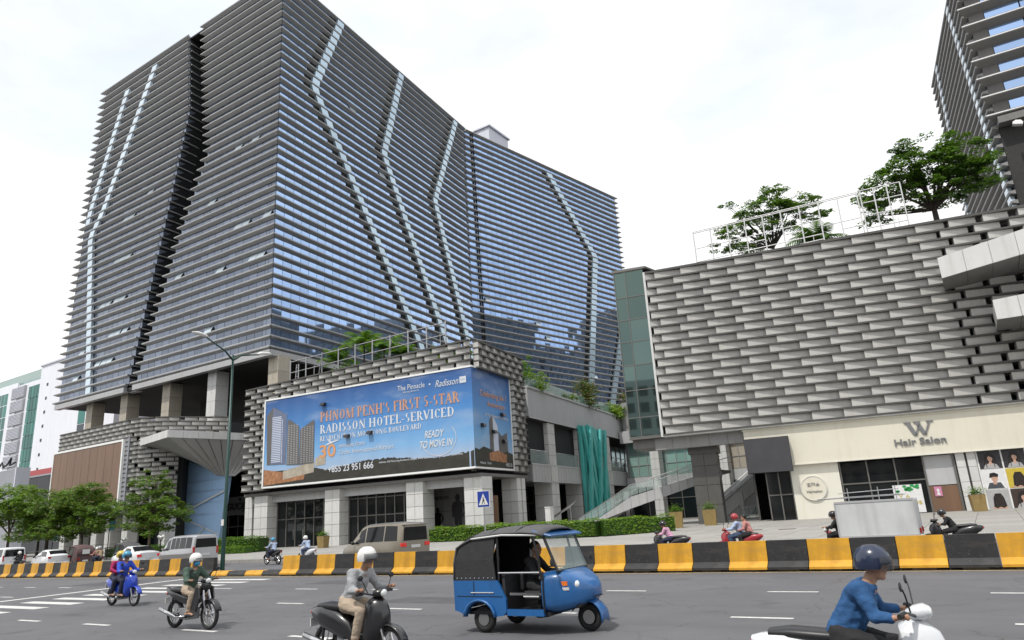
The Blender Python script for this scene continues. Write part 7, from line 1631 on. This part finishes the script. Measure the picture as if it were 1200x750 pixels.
# ================================================================== AUTO RICKSHAWS
def rickshaw(label, loc, rz, paint='tuk_blue', canvas='black_canvas', trim='black_canvas', detail=True):
    t = thing('auto_rickshaw', label, 'auto rickshaw', loc, rz, 'auto rickshaws in the traffic')
    for x, y in ((.98, 0), (-.80, -.50), (-.80, .50)):
        b = MB(); b.torus((0, 0, 0), .165, .06, nu=24, nv=8); ty = b.build('tyre', 'rubber', None, smooth=True); b = MB(); b.tube((0, -.05, 0), (0, .05, 0), .11, n=14); p = b.build('wheel', 'rim', t, loc=(x, y, .225)); ty.parent = p
    b = MB(); b.box(-1.25, .55, -.56, .56, .30, .36); b.prism_y([(.55, .30), (1.0, .42), (1.0, .47), (.5, .36)], -.35, .35); b.build('floor_pan', 'black_plastic', t)
    for sd in (-1, 1):      # rear side panels with wheel arch
        y0, y1 = sorted((sd * .60, sd * .645))
        arch = [(-.80 + .27 * math.cos(R(a)), .27 + .24 * math.sin(R(a))) for a in range(170, -1, -17)]
        b = MB(); poly = [(-1.30, .36), (-1.12, .30)] + arch + [(-.32, .30), (-.26, .36), (-.26, .56), (-.42, .86), (-1.33, .86)]
        n = len(poly); b.hexa([(x, y1, z) for x, z in poly], [(x, y0, z) for x, z in poly]); b.build('rear_side_panel', paint, t)
        fl = [[(-.80 + r_ * math.cos(R(a)), sd * yy, .25 + r_ * math.sin(R(a)) * .92) for r_, yy in ((.27, .64), (.31, .70), (.335, .70), (.345, .645))] for a in range(175, 4, -17)]
        b = MB(); b.loft(fl, caps=True); b.build('wheel_arch', paint, t, smooth=True)
        b = MB(); b.box(-.26, .46, sd * .60 - .03, sd * .60 + .03, .30, .40); b.build('door_sill', paint, t)
        b = MB(); b.path([(.44, sd * .60, .86), (.40, sd * .60, 1.2), (.30, sd * .585, 1.62)], .02, 6); b.path([(-.40, sd * .61, .86), (-.40, sd * .61, 1.2), (-.42, sd * .59, 1.62)], .02, 6); b.build('door_post', 'black_plastic', t)
        b = MB(); b.tube((-.40, sd * .62, .98), (.42, sd * .62, .98), .014, n=6); b.build('side_bar', 'chrome', t)
        # canvas rear quarter
        b = MB(); poly = [(-1.33, .86), (-.46, .86), (-.50, 1.2), (-.46, 1.60), (-1.0, 1.60), (-1.22, 1.45), (-1.32, 1.2)]; b.hexa([(x, sd * .60, z) for x, z in poly], [(x, sd * (.625 if z < 1.4 else .60), z) for x, z in poly]); b.build('canvas_side', canvas, t)
    b = MB(); b.hexa([(-1.36, -.62, .36), (-1.31, -.62, .36), (-1.31, .62, .36), (-1.36, .62, .36)], [(-1.37, -.63, .86), (-1.32, -.63, .86), (-1.32, .63, .86), (-1.37, .63, .86)]); b.build('rear_panel', paint, t)
    arc = [(-1.35, .86), (-1.345, 1.15), (-1.28, 1.40), (-1.14, 1.57), (-.9, 1.66), (-.4, 1.71), (.1, 1.715), (.36, 1.695), (.52, 1.65)]
    rows = []
    for x, z in arc: rows.append([(x, y, z - (.10 * (abs(y) / .62) ** 3 if z > 1.5 else 0)) for y in (-.625, -.55, -.3, 0, .3, .55, .625)])
    vs = [p for r_ in rows for p in r_]; b = MB(); b.add(vs, [(i * 7 + j, i * 7 + j + 1, i * 7 + j + 8, i * 7 + j + 7) for i in range(len(rows) - 1) for j in range(6)]); o = b.build('canopy_roof', 'grey_canvas' if canvas == 'black_canvas' else canvas, t, smooth=True); q = o.modifiers.new('shell', 'SOLIDIFY'); q.thickness = .025
    for x, z in ((-1.02, 1.628), (-.55, 1.705), (.0, 1.728)):
        b = MB(); b.path([(x, y, z - .10 * (abs(y) / .62) ** 3 + .012) for y in (-.6, -.45, -.2, 0, .2, .45, .6)], .012, 6); b.build('roof_bow', canvas, t)
    for sd in (-1, 1):
        for q in range(9): b = MB(); b.sphere((-1.28 + q * .095, sd * .632, .90), .011, 6, 4); b.build('canvas_stud', 'chrome', t)
        b = MB(); b.box(-.92, -.908, sd * .649 - .003, sd * .649 + .003, .62, .85); b.box(-1.28, -.32, sd * .649 - .003, sd * .649 + .003, .60, .608); b.build('panel_seam', 'black_plastic', t)
    b = MB(); b.box(-1.375, -1.35, -.3, .3, 1.0, 1.28); b.build('rear_window', 'visor', t)
    for sd in (-1, 1):
        b = MB(); b.path([(-.95, sd * .62, 1.555), (-.3, sd * .625, 1.60), (.40, sd * .60, 1.575)], .018, 6); b.build('roof_rail', 'plate_white' if detail else 'black_plastic', t)
    # blue sun visor over the windscreen
    b = MB(); b.hexa([(.30, -.60, 1.585), (.66, -.56, 1.53), (.66, .56, 1.53), (.30, .60, 1.585)], [(.30, -.60, 1.66), (.66, -.555, 1.565), (.66, .555, 1.565), (.30, .60, 1.66)]); b.build('sun_visor', paint, t, bevel=.02)
    # front cowl: two side flanks closing on a rounded nose
    secs = []
    for x, w, z0, z1 in ((.43, .61, .33, .98), (.60, .60, .33, 1.0), (.74, .56, .35, 1.0), (.90, .46, .40, .93), (1.03, .345, .46, .85), (1.13, .225, .53, .76), (1.17, .12, .58, .70)): secs.append(ring(x, 0, (z0 + z1) / 2, w, (z1 - z0) / 2, 24, 5.0))
    b = MB(); b.loft(secs); b.build('front_cowl', paint, t, smooth=True, angle=50)
    b = MB(); b.path([(.47, -.615, .36), (.47, -.618, .70), (.47, -.60, .99)], .014, 6); b.path([(.47, .615, .36), (.47, .618, .70), (.47, .60, .99)], .014, 6); b.build('cowl_edge', 'black_plastic', t)
    b = MB()
    for k in range(4): b.box(1.10 - k * .012, 1.17 - k * .01, -.16, .16, .55 + k * .05, .565 + k * .05)
    b.build('nose_grille', 'black_plastic', t)
    fr = [[(.98 + (.29) * math.cos(R(a)), y, .235 + .29 * math.sin(R(a)) + .02 - abs(y) * .3) for y in (-.14, -.10, 0, .10, .14)] for a in range(-12, 166, 14)]
    b = MB(); vs = [p for r_ in fr for p in r_]; b.add(vs, [(i * 5 + j, i * 5 + j + 1, i * 5 + j + 6, i * 5 + j + 5) for i in range(len(fr) - 1) for j in range(4)]); o = b.build('front_mudguard', paint, t, smooth=True); q = o.modifiers.new('shell', 'SOLIDIFY'); q.thickness = .02
    b = MB(); b.hexa([(.70, -.52, 1.0), (.74, -.50, 1.0), (.74, .50, 1.0), (.70, .52, 1.0)], [(.47, -.54, 1.58), (.50, -.53, 1.58), (.50, .53, 1.58), (.47, .54, 1.58)]); b.build('windscreen', 'glass_rail', t)
    b = MB()
    for sd in (-1, 1): b.tube((.72, sd * .525, .98), (.48, sd * .55, 1.60), .025, n=6)
    b.tube((.725, -.52, .99), (.725, .52, .99), .022, n=6); b.build('windscreen_frame', trim, t)
    b = MB(); b.tube((.60, .18, 1.0), (.52, .24, 1.34), .008, n=5); b.build('wiper', 'black_plastic', t)
    for sd in (-1, 1):
        b = MB(); b.sphere((.93, sd * .33, .77), (.09, .085, .085), 12, 8); b.build('headlight', 'headlight', t, smooth=True)
        b = MB(); b.hexa([(.62, sd * .585, .76), (.86, sd * .50, .76), (.86, sd * .46, .76), (.62, sd * .54, .76)], [(.62, sd * .588, .83), (.86, sd * .505, .83), (.86, sd * .46, .83), (.62, sd * .54, .83)]); b.build('turn_signal', 'orange_lens', t)
        b = MB(); b.hexa([(.66, sd * .575, .69), (.88, sd * .49, .69), (.88, sd * .45, .69), (.66, sd * .54, .69)], [(.66, sd * .577, .735), (.88, sd * .495, .735), (.88, sd * .45, .735), (.66, sd * .54, .735)]); b.build('side_badge', 'plate_white', t)
        b = MB(); b.path([(.66, sd * .54, 1.08), (.72, sd * .68, 1.12)], .01, 5); b.sphere((.73, sd * .72, 1.14), (.02, .06, .07), 8, 6); b.build('mirror', 'black_plastic', t)
        b = MB(); b.box(-1.39, -1.37, sd * .5 - .06, sd * .5 + .06, .58, .74); b.build('tail_light', 'tail_dim', t)
    b = MB(); b.box(-1.20, -.55, -.55, .55, .48, .66); b.box(-1.24, -1.10, -.55, .55, .66, 1.16); b.build('passenger_seat', 'black_plastic', t, bevel=.03)
    b = MB(); b.box(-.12, .22, -.3, .3, .50, .66); b.box(-.20, -.12, -.28, .28, .66, .95); b.build('driver_seat', 'black_plastic', t, bevel=.03)
    b = MB(); b.box(-.36, -.30, -.58, .58, .36, .95); b.build('partition', 'black_canvas', t)
    b = MB(); b.path([(.66, 0, .6), (.52, 0, .98)], .022, 6); b.path([(.46, -.28, 1.0), (.52, 0, .99), (.46, .28, 1.0)], .014, 6); b.build('steering_bar', 'black_plastic', t)
    b = MB(); b.box(-1.378, -1.36, -.2, .2, .46, .58); b.build('number_plate', 'plate_white', t)
    if detail:
        b = MB(); b.box(.10, .40, -.655, -.648, .60, .62); b.box(-.98, -.5, -.66, -.65, .66, .672); b.build('side_trim', 'plate_white', t)
        b = MB(); b.box(-.2, .42, -.60, -.57, .62, .66); b.build('grab_rail', 'chrome', t)
    return t
rickshaw('bright blue auto rickshaw with black canvas roof crossing in front', (-6.95, 11.1, 0), R(1))
person('driver in dark shirt inside the bright blue auto rickshaw', (-6.95 - .02, 11.1, -.04), R(1), 'ride', 'cloth_black', 'cloth_black', None, scale=.99)
rickshaw('maroon auto rickshaw with a white rear panel, behind the barrier at left', (-62.2, 30.0, 0), PI - .1, 'maroon_canvas', 'maroon_canvas', 'maroon_canvas', False)
o = MB(); o.box(-.26, .26, -.02, .02, 0, .34); o = o.build('number_board', 'plate_white', None, loc=(-60.80, 29.86, 1.02), rot=(0, 0, PI / 2 - .1)); tag(o, 'pale board on the back of the maroon auto rickshaw', 'sign')
rickshaw('dark roofed auto rickshaw half hidden behind the white sedan', (-57.0, 30.9, 0), PI - .1, 'scooter_grey', 'black_canvas', 'black_canvas', False)
# ---- cargo tricycle with the white box
tri = thing('cargo_tricycle', 'cargo motor tricycle with a big white box behind the barrier at right', 'tricycle', (-3.45, 26.3, 0), PI)
for x, y in ((1.35, 0), (-.75, -.55), (-.75, .55)): wheel(tri, x, y, .27, .27, tw=.055, spokes=10)
b = MB(); b.box(-1.35, .95, -.62, .62, .62, 1.72); b.build('cargo_box', 'box_white', tri, bevel=.03)
b = MB()
for q in ((-1.36, .96, -.635, -.62, 1.68, 1.74), (-1.36, .96, -.635, -.62, .60, .66), (-1.36, .96, .62, .635, 1.68, 1.74), (-1.36, .96, .62, .635, .60, .66)): b.box(*q)
for x in (-1.36, .93): b.box(x, x + .04, -.637, -.62, .66, 1.68); b.box(x, x + .04, .62, .637, .66, 1.68)
b.build('box_edging', 'vent_grey', tri)
for y in (-.5, -.2, .1, .4):
    b = MB(); b.tube((-1.1, y, 1.86 + .05 * abs(y)), (1.5, y, 1.84 + .04 * abs(y)), .018, n=6); b.build('load_pole', 'vent_grey', tri)
for x in (-.9, -.4, .5):
    b = MB(); b.tube((x, .5, 1.72), (x, .5, 2.15), .015, n=6); b.build('rack_post', 'steel', tri)
b = MB(); b.tube((-1.0, .5, 2.05), (.8, .5, 2.0), .015, n=6); b.build('load_pole', 'vent_grey', tri)
b = MB(); b.box(-1.3, .9, -.05, .05, .5, .6); b.path([(.85, 0, .55), (1.1, 0, .62), (1.25, 0, .78)], .05, 6); b.build('chassis', 'black_plastic', tri)
b = MB(); b.loft([ring(x, 0, z, w, h) for x, z, w, h in ((.98, .72, .12, .05), (1.1, .72, .12, .06), (1.2, .74, .09, .05))]); b.build('saddle', 'black_plastic', tri, smooth=True)
b = MB(); b.loft([ring(x, 0, z, w, h) for x, z, w, h in ((1.15, .60, .07, .07), (1.32, .72, .09, .10), (1.45, .80, .06, .06))]); b.build('fuel_tank', 'scooter_red', tri, smooth=True)
b = MB()
for sd in (-.07, .07): b.path([(1.35 + .12, sd, .27), (1.38, sd, .95)], .02, 6)
b.path([(1.25, -.36, 1.0), (1.36, 0, .96), (1.25, .36, 1.0)], .015, 6); b.build('fork', 'black_plastic', tri)
b = MB(); b.sphere((1.47, 0, .86), (.06, .08, .08), 10, 6); b.build('headlight', 'headlight', tri, smooth=True)
b = MB(); b.box(-1.40, -1.355, .4, .52, .68, .84); b.box(-1.40, -1.355, -.52, -.4, .68, .84); b.build('tail_light', 'tail_dim', tri)
person('driver in dark clothes and brown cap steering the white box tricycle', (-3.45 - 1.12, 26.3, 0), PI, 'ride', 'cloth_black', 'cloth_black', 'helmet_black', scale=.95)
